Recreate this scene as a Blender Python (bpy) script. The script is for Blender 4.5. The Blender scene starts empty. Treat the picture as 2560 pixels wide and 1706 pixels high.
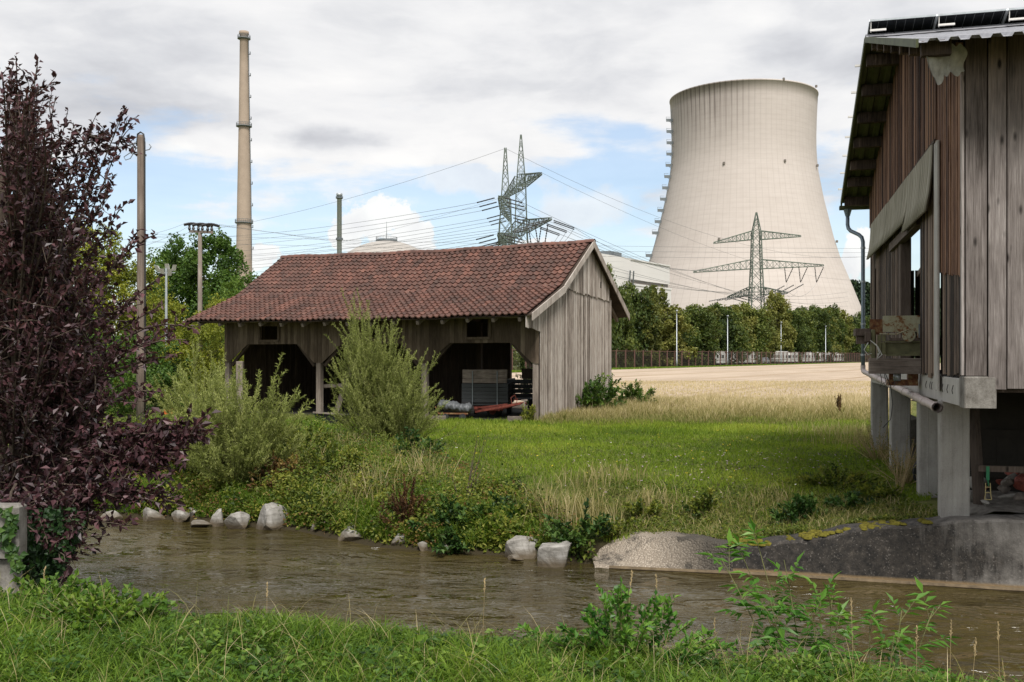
import bpy, math, random
import numpy as np
from mathutils import Vector, Matrix

S = bpy.context.scene
C = S.collection
R = math.radians
F = 2489.0          # focal length in photo pixels (35 mm on 36 mm, 2560 wide)
HZ = 890.0          # horizon row
EYE = 2.4

# ------------------------------------------------------------------ camera
cam_d = bpy.data.cameras.new("camera")
cam = bpy.data.objects.new("camera", cam_d)
C.objects.link(cam)
cam.location = (0, 0, EYE)
cam.rotation_euler = (R(90), 0, 0)
cam_d.lens = 35
cam_d.sensor_width = 36
cam_d.shift_y = (HZ - 853.0) / 2560.0
cam_d.clip_start = 0.1
cam_d.clip_end = 6000
S.camera = cam

# ------------------------------------------------------------------ sun, exposure
SUN_EL, SUN_AZ = R(54), R(170)      # azimuth measured from +Y (north) clockwise: behind the camera, to its right
sun_d = bpy.data.lights.new("sun", 'SUN')
sun_d.energy = 3.7
sun_d.angle = R(18)
sun_d.color = (1.0, 0.965, 0.91)
sun = bpy.data.objects.new("sun", sun_d)
C.objects.link(sun)
sd = Vector((math.sin(SUN_AZ) * math.cos(SUN_EL), math.cos(SUN_AZ) * math.cos(SUN_EL), math.sin(SUN_EL)))
sun.rotation_euler = sd.to_track_quat('Z', 'Y').to_euler()
S.view_settings.view_transform = 'Standard'
S.view_settings.look = 'None'
S.view_settings.exposure = 0.34
S.view_settings.gamma = 1.0
S.view_settings.use_curve_mapping = False


# ------------------------------------------------------------------ node helpers
class NT:
    def __init__(s, tree):
        s.t = tree
        s.n = tree.nodes
        s.l = tree.links

    def new(s, typ, **kw):
        n = s.n.new(typ)
        for k, v in kw.items():
            setattr(n, k, v)
        return n

    def put(s, sock, v):
        if isinstance(v, bpy.types.NodeSocket):
            s.l.new(v, sock)
        elif v is not None:
            if isinstance(v, (tuple, list)) and len(v) == 3 and sock.type == 'RGBA':
                v = (*v, 1)
            sock.default_value = v

    def math(s, op, a, b=None, c=None, clamp=False):
        n = s.new('ShaderNodeMath', operation=op, use_clamp=clamp)
        s.put(n.inputs[0], a)
        if b is not None: s.put(n.inputs[1], b)
        if c is not None: s.put(n.inputs[2], c)
        return n.outputs[0]

    def vmath(s, op, a, b=None):
        n = s.new('ShaderNodeVectorMath', operation=op)
        s.put(n.inputs[0], a)
        if b is not None:
            if op == 'SCALE': s.put(n.inputs['Scale'], b)
            else: s.put(n.inputs[1], b)
        return n.outputs['Value'] if op in ('LENGTH', 'DOT_PRODUCT') else n.outputs[0]

    def coord(s, which='Object'):
        return s.new('ShaderNodeTexCoord').outputs[which]

    def mapping(s, v, scale=(1, 1, 1), loc=(0, 0, 0), rot=(0, 0, 0)):
        n = s.new('ShaderNodeMapping')
        s.put(n.inputs['Vector'], v)
        n.inputs['Scale'].default_value = scale
        n.inputs['Location'].default_value = loc
        n.inputs['Rotation'].default_value = rot
        return n.outputs[0]

    def noise(s, v, scale=5, detail=4, rough=.55, dist=0.0):
        n = s.new('ShaderNodeTexNoise')
        s.put(n.inputs['Vector'], v)
        n.inputs['Scale'].default_value = scale
        n.inputs['Detail'].default_value = detail
        n.inputs['Roughness'].default_value = rough
        n.inputs['Distortion'].default_value = dist
        return n.outputs['Fac']

    def voronoi(s, v, scale=5, feature='F1'):
        n = s.new('ShaderNodeTexVoronoi', feature=feature)
        s.put(n.inputs['Vector'], v)
        n.inputs['Scale'].default_value = scale
        return n.outputs['Distance']

    def ramp(s, f, stops):
        n = s.new('ShaderNodeValToRGB')
        s.put(n.inputs[0], f)
        e = n.color_ramp.elements
        while len(e) < len(stops): e.new(0.5)
        for el, (p, c) in zip(e, stops):
            el.position = p
            el.color = (*c, 1) if isinstance(c, (tuple, list)) else (c, c, c, 1)
        return n.outputs[0]

    def mix(s, f, a, b, mode='MIX'):
        n = s.new('ShaderNodeMix', data_type='RGBA', blend_type=mode)
        s.put(n.inputs[0], f)
        s.put(n.inputs[6], a)
        s.put(n.inputs[7], b)
        return n.outputs[2]

    def attr(s, name):
        return s.new('ShaderNodeAttribute', attribute_name=name).outputs['Fac']

    def sep(s, v):
        n = s.new('ShaderNodeSeparateXYZ')
        s.put(n.inputs[0], v)
        return n.outputs

    def comb(s, x, y, z):
        n = s.new('ShaderNodeCombineXYZ')
        for i, v in enumerate((x, y, z)): s.put(n.inputs[i], v)
        return n.outputs[0]

    def bump(s, h, strength=.5, dist=.01):
        n = s.new('ShaderNodeBump')
        n.inputs['Strength'].default_value = strength
        n.inputs['Distance'].default_value = dist
        s.put(n.inputs['Height'], h)
        return n.outputs[0]


def material(name):
    m = bpy.data.materials.new(name)
    m.use_nodes = True
    nt = NT(m.node_tree)
    b = m.node_tree.nodes['Principled BSDF']
    return m, nt, b


def plain(name, col, rough=.7, metal=0.0, var=.25, scale=6, bump=0.0, spec=.5, grain=(1, 1, 1)):
    m, nt, b = material(name)
    v = nt.mapping(nt.coord(), scale=grain)
    n = nt.noise(v, scale, 6, .65)
    lo = tuple(c * (1 - var) for c in col)
    hi = tuple(min(1, c * (1 + var)) for c in col)
    nt.put(b.inputs['Base Color'], nt.ramp(n, [(.3, lo), (.7, hi)]))
    b.inputs['Roughness'].default_value = rough
    b.inputs['Metallic'].default_value = metal
    b.inputs['Specular IOR Level'].default_value = spec
    if bump:
        nt.put(b.inputs['Normal'], nt.bump(n, bump, .01))
    return m


# ------------------------------------------------------------------ world: Nishita sky + procedural clouds
W = bpy.data.worlds.new("World")
S.world = W
W.use_nodes = True
wn = NT(W.node_tree)
W.node_tree.nodes.clear()
skyt = wn.new('ShaderNodeTexSky', sky_type='NISHITA')
skyt.sun_disc = False
skyt.sun_elevation = SUN_EL
skyt.sun_rotation = SUN_AZ
skyt.air_density = 1.0
skyt.dust_density = 1.2
skyt.ozone_density = .6
bg1 = wn.new('ShaderNodeBackground')
wn.put(bg1.inputs[0], skyt.outputs[0])
bg1.inputs[1].default_value = 0.14
D = wn.coord('Generated')
dx, dy, dz = wn.sep(D)
dzp = wn.math('MAXIMUM', dz, 0.0)
den = wn.math('ADD', dzp, 0.14)
pl = wn.comb(wn.math('DIVIDE', dx, den), wn.math('DIVIDE', dy, den), wn.math('MULTIPLY', dzp, 2.0))
warp = wn.noise(pl, 1.3, 3, .5)
plw = wn.vmath('ADD', pl, wn.vmath('SCALE', wn.comb(warp, warp, warp), .35))
n1 = wn.noise(wn.mapping(plw, (1.15, 1.6, 1), (3.7, 1.9, 0)), 1.0, 9, .58)
n2 = wn.noise(wn.mapping(plw, (1.6, 1.6, 1), (11.2, 5.1, 2)), .8, 7, .55)
n3 = wn.noise(wn.mapping(pl, (1.0, 1.6, 1), (1.2, 7.7, 0)), .55, 4, .5)
# direction coordinates of the picture's sky quarter
dyp = wn.math('MAXIMUM', dy, 0.05)
u = wn.math('DIVIDE', dx, dyp)
v = wn.math('DIVIDE', dz, dyp)
fine = wn.noise(wn.comb(u, v, 0.0), 22, 8, .62)
fine2 = wn.noise(wn.comb(u, v, 3.0), 9, 7, .6)
fr = wn.math('GREATER_THAN', dy, 0.05)


def ellipse(px, py, w, h, rag=2.2, soft=.35, n=None):
    u0, v0 = (px - 1280) / F, (HZ - py) / F
    a = wn.math('DIVIDE', wn.math('SUBTRACT', u, u0), w / F)
    b_ = wn.math('DIVIDE', wn.math('SUBTRACT', v, v0), h / F)
    r = wn.math('SQRT', wn.math('ADD', wn.math('MULTIPLY', a, a), wn.math('MULTIPLY', b_, b_)))
    r = wn.math('ADD', r, wn.math('MULTIPLY', wn.math('SUBTRACT', n or fine, .5), rag * 2))
    q = wn.new('ShaderNodeMapRange', interpolation_type='SMOOTHSTEP')
    wn.put(q.inputs[0], r)
    q.inputs[1].default_value = 1.0
    q.inputs[2].default_value = 1.0 - soft
    q.inputs[3].default_value = 0.0
    q.inputs[4].default_value = 1.0
    return wn.math('MULTIPLY', q.outputs[0], fr)


cover = wn.math('ADD', n1, wn.math('MULTIPLY', wn.math('SUBTRACT', dzp, .165), 1.5))
for (px, py, w, h, k) in ((430, 440, 330, 130, -.24), (350, 330, 180, 50, -.10), (760, 560, 420, 90, -.16), (1000, 450, 300, 60, -.10),
                          (1250, 520, 420, 110, -.20), (1480, 440, 250, 70, -.18), (1600, 330, 120, 40, -.12), (2130, 560, 160, 150, -.20),
                          (650, 340, 400, 70, .14), (1000, 330, 500, 90, .20), (1850, 300, 500, 130, .2), (450, 230, 500, 70, .12),
                          (1250, 130, 1500, 150, .18)):
    cover = wn.math('ADD', cover, wn.math('MULTIPLY', ellipse(px, py, w, h, .8, .9, fine2), k))
mr = wn.new('ShaderNodeMapRange', interpolation_type='SMOOTHSTEP')
wn.put(mr.inputs[0], cover)
mr.inputs[1].default_value = .42
mr.inputs[2].default_value = .60
mask = mr.outputs[0]
mask = wn.math('ADD', wn.math('MULTIPLY', mask, .78), .22)      # thin veil over the blue as well
shade = wn.math('ADD', wn.math('MULTIPLY', n2, 1.15), wn.math('SUBTRACT', wn.math('MULTIPLY', n1, .40), .21))
shade = wn.math('SUBTRACT', shade, wn.math('MULTIPLY', wn.math('MAXIMUM', wn.math('SUBTRACT', dzp, .2), 0.0), .35))
grey = ellipse(840, 350, 200, 50, .7, .8, fine2)
grey2 = ellipse(1950, 110, 160, 60, .7, .9, fine2)
shade = wn.math('SUBTRACT', shade, wn.math('MULTIPLY', grey, .20))
shade = wn.math('SUBTRACT', shade, wn.math('MULTIPLY', grey2, .10))
ccol = wn.ramp(shade, [(.30, (.50, .51, .55)), (.45, (.69, .70, .73)), (.56, (.85, .85, .86)), (.70, (.96, .95, .94))])
cum = None
for (px, py, w, h) in ((945, 548, 125, 62), (1030, 590, 80, 50), (865, 590, 60, 42), (1330, 620, 60, 30), 
                       (2140, 640, 60, 60), (640, 650, 60, 40)):
    e = ellipse(px, py, w, h, 2.0, .35)
    cum = e if cum is None else wn.math('MAXIMUM', cum, e)
for (px, py, w, h) in ((455, 375, 80, 45), (1470, 520, 130, 70), (1400, 600, 80, 50), (600, 560, 160, 40), (1150, 440, 220, 60)):
    e = wn.math('MULTIPLY', ellipse(px, py, w, h, 2.4, 1.0, fine2), .75)
    cum = wn.math('MAXIMUM', cum, e)
cumc = wn.ramp(wn.math('ADD', fine2, wn.math('MULTIPLY', v, .5)), [(.40, (.80, .80, .82)), (.58, (.97, .97, .95))])
ccol = wn.mix(cum, ccol, cumc)
mask = wn.math('MAXIMUM', mask, wn.math('MULTIPLY', cum, .95))
bg2 = wn.new('ShaderNodeBackground')
wn.put(bg2.inputs[0], ccol)
bg2.inputs[1].default_value = 0.83
mx = wn.new('ShaderNodeMixShader')
wn.put(mx.inputs[0], mask)
wn.l.new(bg1.outputs[0], mx.inputs[1])
wn.l.new(bg2.outputs[0], mx.inputs[2])
wo = wn.new('ShaderNodeOutputWorld')
wn.l.new(mx.outputs[0], wo.inputs[0])


# ------------------------------------------------------------------ mesh helpers
def P(px, py, Y):
    """world point seen at photo pixel (px, py) at depth Y"""
    return Vector(((px - 1280) / F * Y, Y, EYE + (HZ - py) / F * Y))


class MB:
    def __init__(s):
        s.v, s.f, s.t = [], [], []

    def add(s, vs, fs, tint=.5):
        o = len(s.v)
        s.v += [tuple(q) for q in vs]
        s.f += [tuple(i + o for i in f) for f in fs]
        s.t += [tint] * len(vs)

    def box(s, x0, x1, y0, y1, z0, z1, tint=.5):
        s.add([(x0, y0, z0), (x1, y0, z0), (x1, y1, z0), (x0, y1, z0), (x0, y0, z1), (x1, y0, z1), (x1, y1, z1), (x0, y1, z1)],
              [(0, 3, 2, 1), (4, 5, 6, 7), (0, 1, 5, 4), (1, 2, 6, 5), (2, 3, 7, 6), (3, 0, 4, 7)], tint)

    def cbox(s, x0, x1, y0, y1, z0, z1, c=.01, tint=.5):
        """box with chamfered vertical and top edges"""
        rings = []
        for z, k in ((z0, 0), (z1 - c, 0), (z1, c)):
            a0, a1, b0, b1 = x0 + k, x1 - k, y0 + k, y1 - k
            rings.append([(a0 + c, b0, z), (a1 - c, b0, z), (a1, b0 + c, z), (a1, b1 - c, z), (a1 - c, b1, z), (a0 + c, b1, z), (a0, b1 - c, z), (a0, b0 + c, z)])
        vs = sum(rings, [])
        fs = []
        for k in range(2):
            for i in range(8):
                j = (i + 1) % 8
                fs.append((k * 8 + i, k * 8 + j, k * 8 + 8 + j, k * 8 + 8 + i))
        fs += [tuple(range(16, 24)), tuple(reversed(range(8)))]
        s.add(vs, fs, tint)

    def hexa(s, b, t, tint=.5):
        """8-corner solid: b, t = 4 bottom and 4 top corners (counter-clockwise)"""
        s.add(list(b) + list(t), [(0, 3, 2, 1), (4, 5, 6, 7), (0, 1, 5, 4), (1, 2, 6, 5), (2, 3, 7, 6), (3, 0, 4, 7)], tint)

    def bar(s, p, q, w, h=None, up=(0, 0, 1), tint=.5):
        h = h or w
        p, q = Vector(p), Vector(q)
        d = (q - p).normalized()
        a = d.cross(Vector(up))
        if a.length < 1e-3: a = d.cross(Vector((1, 0, 0)))
        a.normalize()
        b = a.cross(d)
        c = [(-w / 2, -h / 2), (w / 2, -h / 2), (w / 2, h / 2), (-w / 2, h / 2)]
        s.add([p + a * x + b * y for x, y in c] + [q + a * x + b * y for x, y in c],
              [(0, 1, 2, 3), (7, 6, 5, 4), (0, 4, 5, 1), (1, 5, 6, 2), (2, 6, 7, 3), (3, 7, 4, 0)], tint)

    def tube(s, pts, rad, n=8, caps=True, tint=.5):
        pts = [Vector(p) for p in pts]
        if not isinstance(rad, (list, tuple)): rad = [rad] * len(pts)
        rings = []
        a = None
        for i, p in enumerate(pts):
            d = (pts[min(i + 1, len(pts) - 1)] - pts[max(i - 1, 0)]).normalized()
            if a is None:
                a = d.cross(Vector((0, 0, 1)))
                if a.length < 1e-2: a = d.cross(Vector((1, 0, 0)))
            a = (a - d * a.dot(d)).normalized()
            b = d.cross(a)
            rings.append([p + (a * math.cos(2 * math.pi * k / n) + b * math.sin(2 * math.pi * k / n)) * rad[i] for k in range(n)])
        fs = []
        for i in range(len(pts) - 1):
            for k in range(n):
                j = (k + 1) % n
                fs.append((i * n + k, i * n + j, (i + 1) * n + j, (i + 1) * n + k))
        if caps:
            fs += [tuple(reversed(range(n))), tuple(range((len(pts) - 1) * n, len(pts) * n))]
        s.add(sum(rings, []), fs, tint)

    def lathe(s, c, prof, n=32, tint=.5, closed=False):
        """prof: list of (radius, z) around a vertical axis through c"""
        vs, fs = [], []
        for r, z in prof:
            for k in range(n):
                a = 2 * math.pi * k / n
                vs.append((c[0] + r * math.cos(a), c[1] + r * math.sin(a), c[2] + z))
        for i in range(len(prof) - 1):
            for k in range(n):
                j = (k + 1) % n
                fs.append((i * n + k, i * n + j, (i + 1) * n + j, (i + 1) * n + k))
        if closed:
            fs += [tuple(reversed(range(n))), tuple(range((len(prof) - 1) * n, len(prof) * n))]
        s.add(vs, fs, tint)

    def plank(s, ax, u0, u1, v, th, zb0, zb1, zt0, zt1, tint=.5):
        """upright board in the plane x=v (ax 'y') or y=v (ax 'x'), ends cut aslant"""
        if ax == 'x':
            q = lambda u_, w, z: (u_, v + w, z)
        else:
            q = lambda u_, w, z: (v + w, u_, z)
        b = [q(u0, 0, zb0), q(u1, 0, zb1), q(u1, th, zb1), q(u0, th, zb0)]
        t = [q(u0, 0, zt0), q(u1, 0, zt1), q(u1, th, zt1), q(u0, th, zt0)]
        if ax == 'y': b, t = b[::-1], t[::-1]
        s.hexa(b, t, tint)


def wall_of_planks(mb, ax, u0, u1, v, zb, zt, w=.16, th=.03, gap=.006, seed=1, rag=.03, holes=(), jit=.008, tint0=.5, tv=.3, miss=0.0):
    rg = random.Random(seed)
    u_ = u0
    while u_ < u1 - .02:
        ww = min(w * rg.uniform(.75, 1.3), u1 - u_)
        a, b = u_ + gap / 2, u_ + ww - gap / 2
        u_ += ww
        if rg.random() < miss: continue
        off = rg.uniform(-jit, jit)
        t = min(1, max(0, tint0 + rg.uniform(-tv, tv)))
        r = rg.uniform(-rag, rag)
        lo = (zb(a) + r, zb(b) + r)
        hi = (zt(a), zt(b))
        cuts = [h for h in holes if h[0] < (a + b) / 2 < h[1]]
        if not cuts:
            mb.plank(ax, a, b, v + off, th, lo[0], lo[1], hi[0], hi[1], t)
        else:
            cuts.sort(key=lambda h: h[2])
            cur = lo
            for h in cuts:
                if h[2] > max(cur) + .02:
                    mb.plank(ax, a, b, v + off, th, cur[0], cur[1], h[2], h[2], t)
                cur = (max(h[3], cur[0]), max(h[3], cur[1]))
            if min(hi) > max(cur) + .02:
                mb.plank(ax, a, b, v + off, th, cur[0], cur[1], hi[0], hi[1], t)


def tag(o, label=None, cat=None, group=None, kind=None):
    if label: o['label'] = label
    if cat: o['category'] = cat
    if group: o['group'] = group
    if kind: o['kind'] = kind
    return o


def thing(name, label, cat, loc=(0, 0, 0), rz=0.0, group=None):
    o = bpy.data.objects.new(name, None)
    o.empty_display_size = .2
    C.objects.link(o)
    o.location = loc
    o.rotation_euler = (0, 0, rz)
    return tag(o, label, cat, group)


def local_matrix_inv(o):
    m = Matrix.Identity(4)
    chain = []
    while o is not None:
        chain.append(o)
        o = o.parent
    for q in reversed(chain):
        m = m @ (Matrix.Translation(q.location) @ Matrix.Rotation(q.rotation_euler.z, 4, 'Z'))
    return m.inverted()


def build(name, mb, mat, parent=None, world=False, smooth=False, label=None):
    me = bpy.data.meshes.new(name)
    vs = mb.v
    if world and parent is not None:
        inv = local_matrix_inv(parent)
        vs = [tuple(inv @ Vector(q)) for q in vs]
    me.from_pydata(vs, [], mb.f)
    at = me.attributes.new('tint', 'FLOAT', 'POINT')
    at.data.foreach_set('value', np.array(mb.t, dtype=np.float32))
    if smooth: me.polygons.foreach_set('use_smooth', np.ones(len(me.polygons), dtype=bool))
    if mat: me.materials.append(mat)
    me.update()
    o = bpy.data.objects.new(name, me)
    C.objects.link(o)
    if parent is not None: o.parent = parent
    if label: o['label'] = label
    return o


def np_mesh(name, V, Fc, tint, mat, parent=None, smooth=False, world=True):
    """V (n,3), Fc (m,k) int, tint (n,)"""
    if parent is not None and world:
        inv = np.array(local_matrix_inv(parent))
        V = V @ inv[:3, :3].T + inv[:3, 3]
    me = bpy.data.meshes.new(name)
    n, (m, k) = len(V), Fc.shape
    me.vertices.add(n)
    me.vertices.foreach_set('co', np.ascontiguousarray(V, dtype=np.float32).ravel())
    me.loops.add(m * k)
    me.loops.foreach_set('vertex_index', np.ascontiguousarray(Fc, dtype=np.int32).ravel())
    me.polygons.add(m)
    me.polygons.foreach_set('loop_start', np.arange(0, m * k, k, dtype=np.int32))
    me.polygons.foreach_set('use_smooth', np.full(m, smooth, dtype=bool))
    at = me.attributes.new('tint', 'FLOAT', 'POINT')
    at.data.foreach_set('value', np.ascontiguousarray(tint, dtype=np.float32))
    me.materials.append(mat)
    me.update(calc_edges=True)
    o = bpy.data.objects.new(name, me)
    C.objects.link(o)
    if parent is not None: o.parent = parent
    return o


def unit(a):
    return a / np.maximum(np.linalg.norm(a, axis=-1, keepdims=True), 1e-9)


def leaf_arrays(Pp, Dr, Nn, L, Wd, tint, fold=.25, mid=.45):
    """folded leaves: base, left, tip, right - two triangles each"""
    n = len(Pp)
    L = np.broadcast_to(L, (n,))[:, None]
    Wd = np.broadcast_to(Wd, (n,))[:, None]
    side = unit(np.cross(Dr, Nn))
    nn = unit(np.cross(side, Dr))
    V = np.empty((n, 4, 3))
    V[:, 0] = Pp
    V[:, 1] = Pp + Dr * L * mid + side * Wd / 2 + nn * Wd * fold
    V[:, 2] = Pp + Dr * L - nn * L * .12
    V[:, 3] = Pp + Dr * L * mid - side * Wd / 2 + nn * Wd * fold
    i = np.arange(n)[:, None] * 4
    Fc = np.concatenate([i + np.array([[0, 2, 1]]), i + np.array([[0, 3, 2]])])
    return V.reshape(-1, 3), Fc, np.repeat(np.broadcast_to(tint, (n,)), 4)


def blade_arrays(rng, X, Y, Z, h, w, lean, tint, segs=1, az=None):
    """grass blades rooted at X,Y,Z"""
    n = len(X)
    az = rng.uniform(0, 2 * np.pi, n) if az is None else az
    la = rng.uniform(0, 2 * np.pi, n)
    base = np.stack([X, Y, Z], 1)
    sd_ = np.stack([np.cos(az), np.sin(az), np.zeros(n)], 1)
    ld = np.stack([np.cos(la), np.sin(la), np.zeros(n)], 1)
    h = np.broadcast_to(h, (n,))[:, None]
    w = np.broadcast_to(w, (n,))[:, None]
    lean = np.broadcast_to(lean, (n,))[:, None]
    if segs == 1:
        V = np.empty((n, 3, 3))
        V[:, 0] = base - sd_ * w / 2
        V[:, 1] = base + sd_ * w / 2
        V[:, 2] = base + np.array([0, 0, 1]) * h * (1 - .3 * lean) + ld * h * lean
        Fc = np.arange(n * 3).reshape(n, 3)
        return V.reshape(-1, 3), Fc, np.repeat(np.broadcast_to(tint, (n,)), 3)
    V = np.empty((n, 2 * segs + 1, 3))
    up = np.array([0, 0, 1.0])
    for k in range(segs):
        t = k / segs
        c = base + up * h * (t - .35 * lean * t * t) + ld * h * lean * t * t
        ww = w * (1 - .25 * t) / 2
        V[:, 2 * k] = c - sd_ * ww
        V[:, 2 * k + 1] = c + sd_ * ww
    V[:, 2 * segs] = base + up * h * (1 - .35 * lean) + ld * h * lean
    tri = []
    for k in range(segs - 1):
        a = 2 * k
        tri += [[a, a + 1, a + 3], [a, a + 3, a + 2]]
    a = 2 * (segs - 1)
    tri.append([a, a + 1, a + 2])
    tri = np.array(tri)
    m = 2 * segs + 1
    Fc = (np.arange(n)[:, None, None] * m + tri[None]).reshape(-1, 3)
    return V.reshape(-1, 3), Fc, np.repeat(np.broadcast_to(tint, (n,)), m)


def join(arrs):
    Vs, Fs, Ts, o = [], [], [], 0
    for V, Fc, t in arrs:
        Vs.append(V)
        Fs.append(Fc + o)
        Ts.append(t)
        o += len(V)
    return np.concatenate(Vs), np.concatenate(Fs), np.concatenate(Ts)


def rand_unit(rng, n):
    return unit(rng.normal(size=(n, 3)))


# ------------------------------------------------------------------ terrain
FAR_X = [-60, -19.3, -7.91, -5.62, -3.86, -2.17, -1.2, -.2, .76, 1.22, 3.67, 7.1, 11.6, 60]
FAR_Y = [33, 23.4, 19.96, 19.24, 18.23, 16.78, 16.3, 16.1, 15.7, 15.39, 14.86, 13.84, 12.73, 1]
CR_X = [-60, -6, -4.1, -1.7, .6, 2.0, 3.0, 8, 60]
CR_Y = [22, 8.3, 7.5, 6.75, 6.2, 5.62, 5.2, 4.0, -9]
WT_X = [1.15, 1.45, 2.12, 3.86, 5.0, 6.0, 7.1, 30]
WT_Z = [-.88, -.75, -.51, -.44, -.16, .0, .12, .16]
WATER = -.88


def sstep(t):
    t = np.clip(t, 0, 1)
    return t * t * (3 - 2 * t)


def lump(x, y):
    return (np.sin(x * 1.3 + y * .7) * np.sin(y * 1.1 - x * .4) + .5 * np.sin(x * 3.1 - y * 2.3) * np.sin(y * 2.9 + x)) * .03


def ground_z(x, y):
    x = np.asarray(x, dtype=float)
    y = np.asarray(y, dtype=float)
    yw = np.interp(x, FAR_X, FAR_Y)
    yc = np.interp(x, CR_X, CR_Y)
    wt = np.interp(x, WT_X, WT_Z)
    near = .5 - 1.5 * sstep((y - yc) / 1.7) - .6 * sstep((y - yc - 1.7) / .8)
    d = y - yw
    left = np.interp(d, [-.8, -.1, 0.15, .42, .65, 1.0, 1.7, 3, 6, 9], [-1.6, -1.0, -.93, -.82, -.66, -.52, -.38, -.2, -.02, 0])
    thr = .2 + .75 * np.clip((3.4 - x) / 1.6, 0, 1)
    right = np.where(d < thr, -1.7, wt - .03 + (0.0 - wt + .03) * sstep((d - .45) / 4.0))
    kk = sstep((x - 1.25) / .5)
    far = left * (1 - kk) + right * kk
    y0 = 35 + 15 * sstep((4.5 - x) / 4.0)
    far = far + .62 * np.clip((y - y0) / 20, 0, 1)
    mid = (yw + yc) / 2
    z = np.where(y < mid, near, far)
    return z + lump(x, y) * np.where((y > yw + 1) | (y < yc), 1, .3) * np.where(y > 60, 0, 1)


def gz(x, y):
    return float(ground_z(x, y))

# ------------------------------------------------------------------ materials
def wood_mat(name, dark, mid, light, rough=.85, grain=(9, 9, .55), knots=True, contrast=1.0, speckle=.0, tw=.32, brown_top=None):
    """weathered upright boards: grain runs along z, 'tint' differs per board"""
    m, nt, b = material(name)
    t = nt.attr('tint')
    co = nt.vmath('ADD', nt.coord(), nt.vmath('SCALE', nt.comb(t, t, t), 37.0))
    g1 = nt.noise(nt.mapping(co, scale=grain), 4.0, 8, .7, .4)
    g2 = nt.noise(nt.mapping(co, scale=(grain[0] * 4, grain[1] * 4, grain[2] * 1.2)), 4.0, 4, .6)
    big = nt.noise(nt.mapping(co, scale=(1.5, 1.5, .5)), 1.6, 4, .6)
    f = nt.math('ADD', nt.math('MULTIPLY', g1, .55 * contrast), nt.math('MULTIPLY', g2, .28 * contrast))
    f = nt.math('ADD', f, nt.math('MULTIPLY', nt.math('SUBTRACT', t, .5), tw))
    f = nt.math('ADD', f, nt.math('MULTIPLY', nt.math('SUBTRACT', big, .5), .5))
    f = nt.math('ADD', f, .5 - .415 * contrast)
    col = nt.ramp(f, [(.25, dark), (.5, mid), (.75, light)])
    if brown_top:
        zz = nt.math('ADD', nt.sep(nt.coord())[2], nt.math('MULTIPLY', nt.math('SUBTRACT', g1, .5), 2.2))
        mr_ = nt.new('ShaderNodeMapRange')
        nt.put(mr_.inputs[0], zz)
        mr_.inputs[1].default_value = brown_top
        mr_.inputs[2].default_value = brown_top + 1.5
        mr_.inputs[4].default_value = .75
        col = nt.mix(mr_.outputs[0], col, nt.ramp(f, [(.3, (.035, .022, .016)), (.7, (.25, .165, .12))]))
    if knots:
        kv = nt.voronoi(nt.mapping(co, scale=(5.0, 5.0, 1.9)), 1.0)
        kk = nt.ramp(kv, [(.07, 0.0), (.17, 1.0)])
        col = nt.mix(kk, tuple(c * .35 for c in dark), col)
    nt.put(b.inputs['Base Color'], col)
    b.inputs['Roughness'].default_value = rough
    b.inputs['Specular IOR Level'].default_value = .2
    nt.put(b.inputs['Normal'], nt.bump(nt.math('ADD', g1, g2), .55, .012))
    return m


def foliage_mat(name, dark, mid, light, trans=.25, rough=.55, rnd=0.0, spec=.3, tsc=1.3):
    m, nt, b = material(name)
    t = nt.attr('tint')
    if rnd:
        oi = nt.new('ShaderNodeObjectInfo').outputs['Random']
        t = nt.math('ADD', t, nt.math('MULTIPLY', nt.math('SUBTRACT', oi, .5), rnd))
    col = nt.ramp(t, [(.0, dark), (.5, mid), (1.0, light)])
    nt.put(b.inputs['Base Color'], col)
    b.inputs['Roughness'].default_value = rough
    b.inputs['Specular IOR Level'].default_value = spec
    tr = nt.new('ShaderNodeBsdfTranslucent')
    nt.put(tr.inputs[0], nt.mix(1.0, col, (tsc, tsc * 1.05, tsc * .6), 'MULTIPLY'))
    mx_ = nt.new('ShaderNodeMixShader')
    mx_.inputs[0].default_value = trans
    nt.l.new(b.outputs[0], mx_.inputs[1])
    nt.l.new(tr.outputs[0], mx_.inputs[2])
    nt.l.new(mx_.outputs[0], m.node_tree.nodes['Material Output'].inputs[0])
    return m


def concrete_mat(name, base, dark, scale=3, streak=.6, stain=.5, board=False, speck=.4):
    m, nt, b = material(name)
    co = nt.coord()
    n = nt.noise(co, scale, 8, .65)
    st = nt.noise(nt.mapping(co, scale=(6, 6, .7)), 1.6, 6, .65)
    fine_ = nt.noise(co, 60, 4, .7)
    f = nt.math('ADD', nt.math('MULTIPLY', n, .5), nt.math('MULTIPLY', st, streak))
    f = nt.math('ADD', f, nt.math('MULTIPLY', fine_, .22))
    col = nt.ramp(f, [(stain - .18, dark), (stain + .02, tuple((a * .6 + c * .4) for a, c in zip(base, dark))), (stain + .22, base)])
    sp = nt.voronoi(co, 26)
    col = nt.mix(nt.math('MULTIPLY', nt.ramp(sp, [(.10, 1.0), (.2, 0.0)]), speck), col, tuple(c * .45 for c in base))
    nt.put(b.inputs['Base Color'], col)
    b.inputs['Roughness'].default_value = .9
    b.inputs['Specular IOR Level'].default_value = .2
    h = nt.math('ADD', n, nt.math('MULTIPLY', fine_, .5))
    if board:
        x, y, z = nt.sep(co)
        bw = nt.math('ABSOLUTE', nt.math('SUBTRACT', nt.math('FRACT', nt.math('MULTIPLY', nt.math('ADD', x, y), 7.5)), .5))
        h = nt.math('ADD', h, nt.math('MULTIPLY', nt.ramp(bw, [(.42, 0.0), (.5, 1.0)]), .8))
    nt.put(b.inputs['Normal'], nt.bump(h, .4, .02))
    return m


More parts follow.
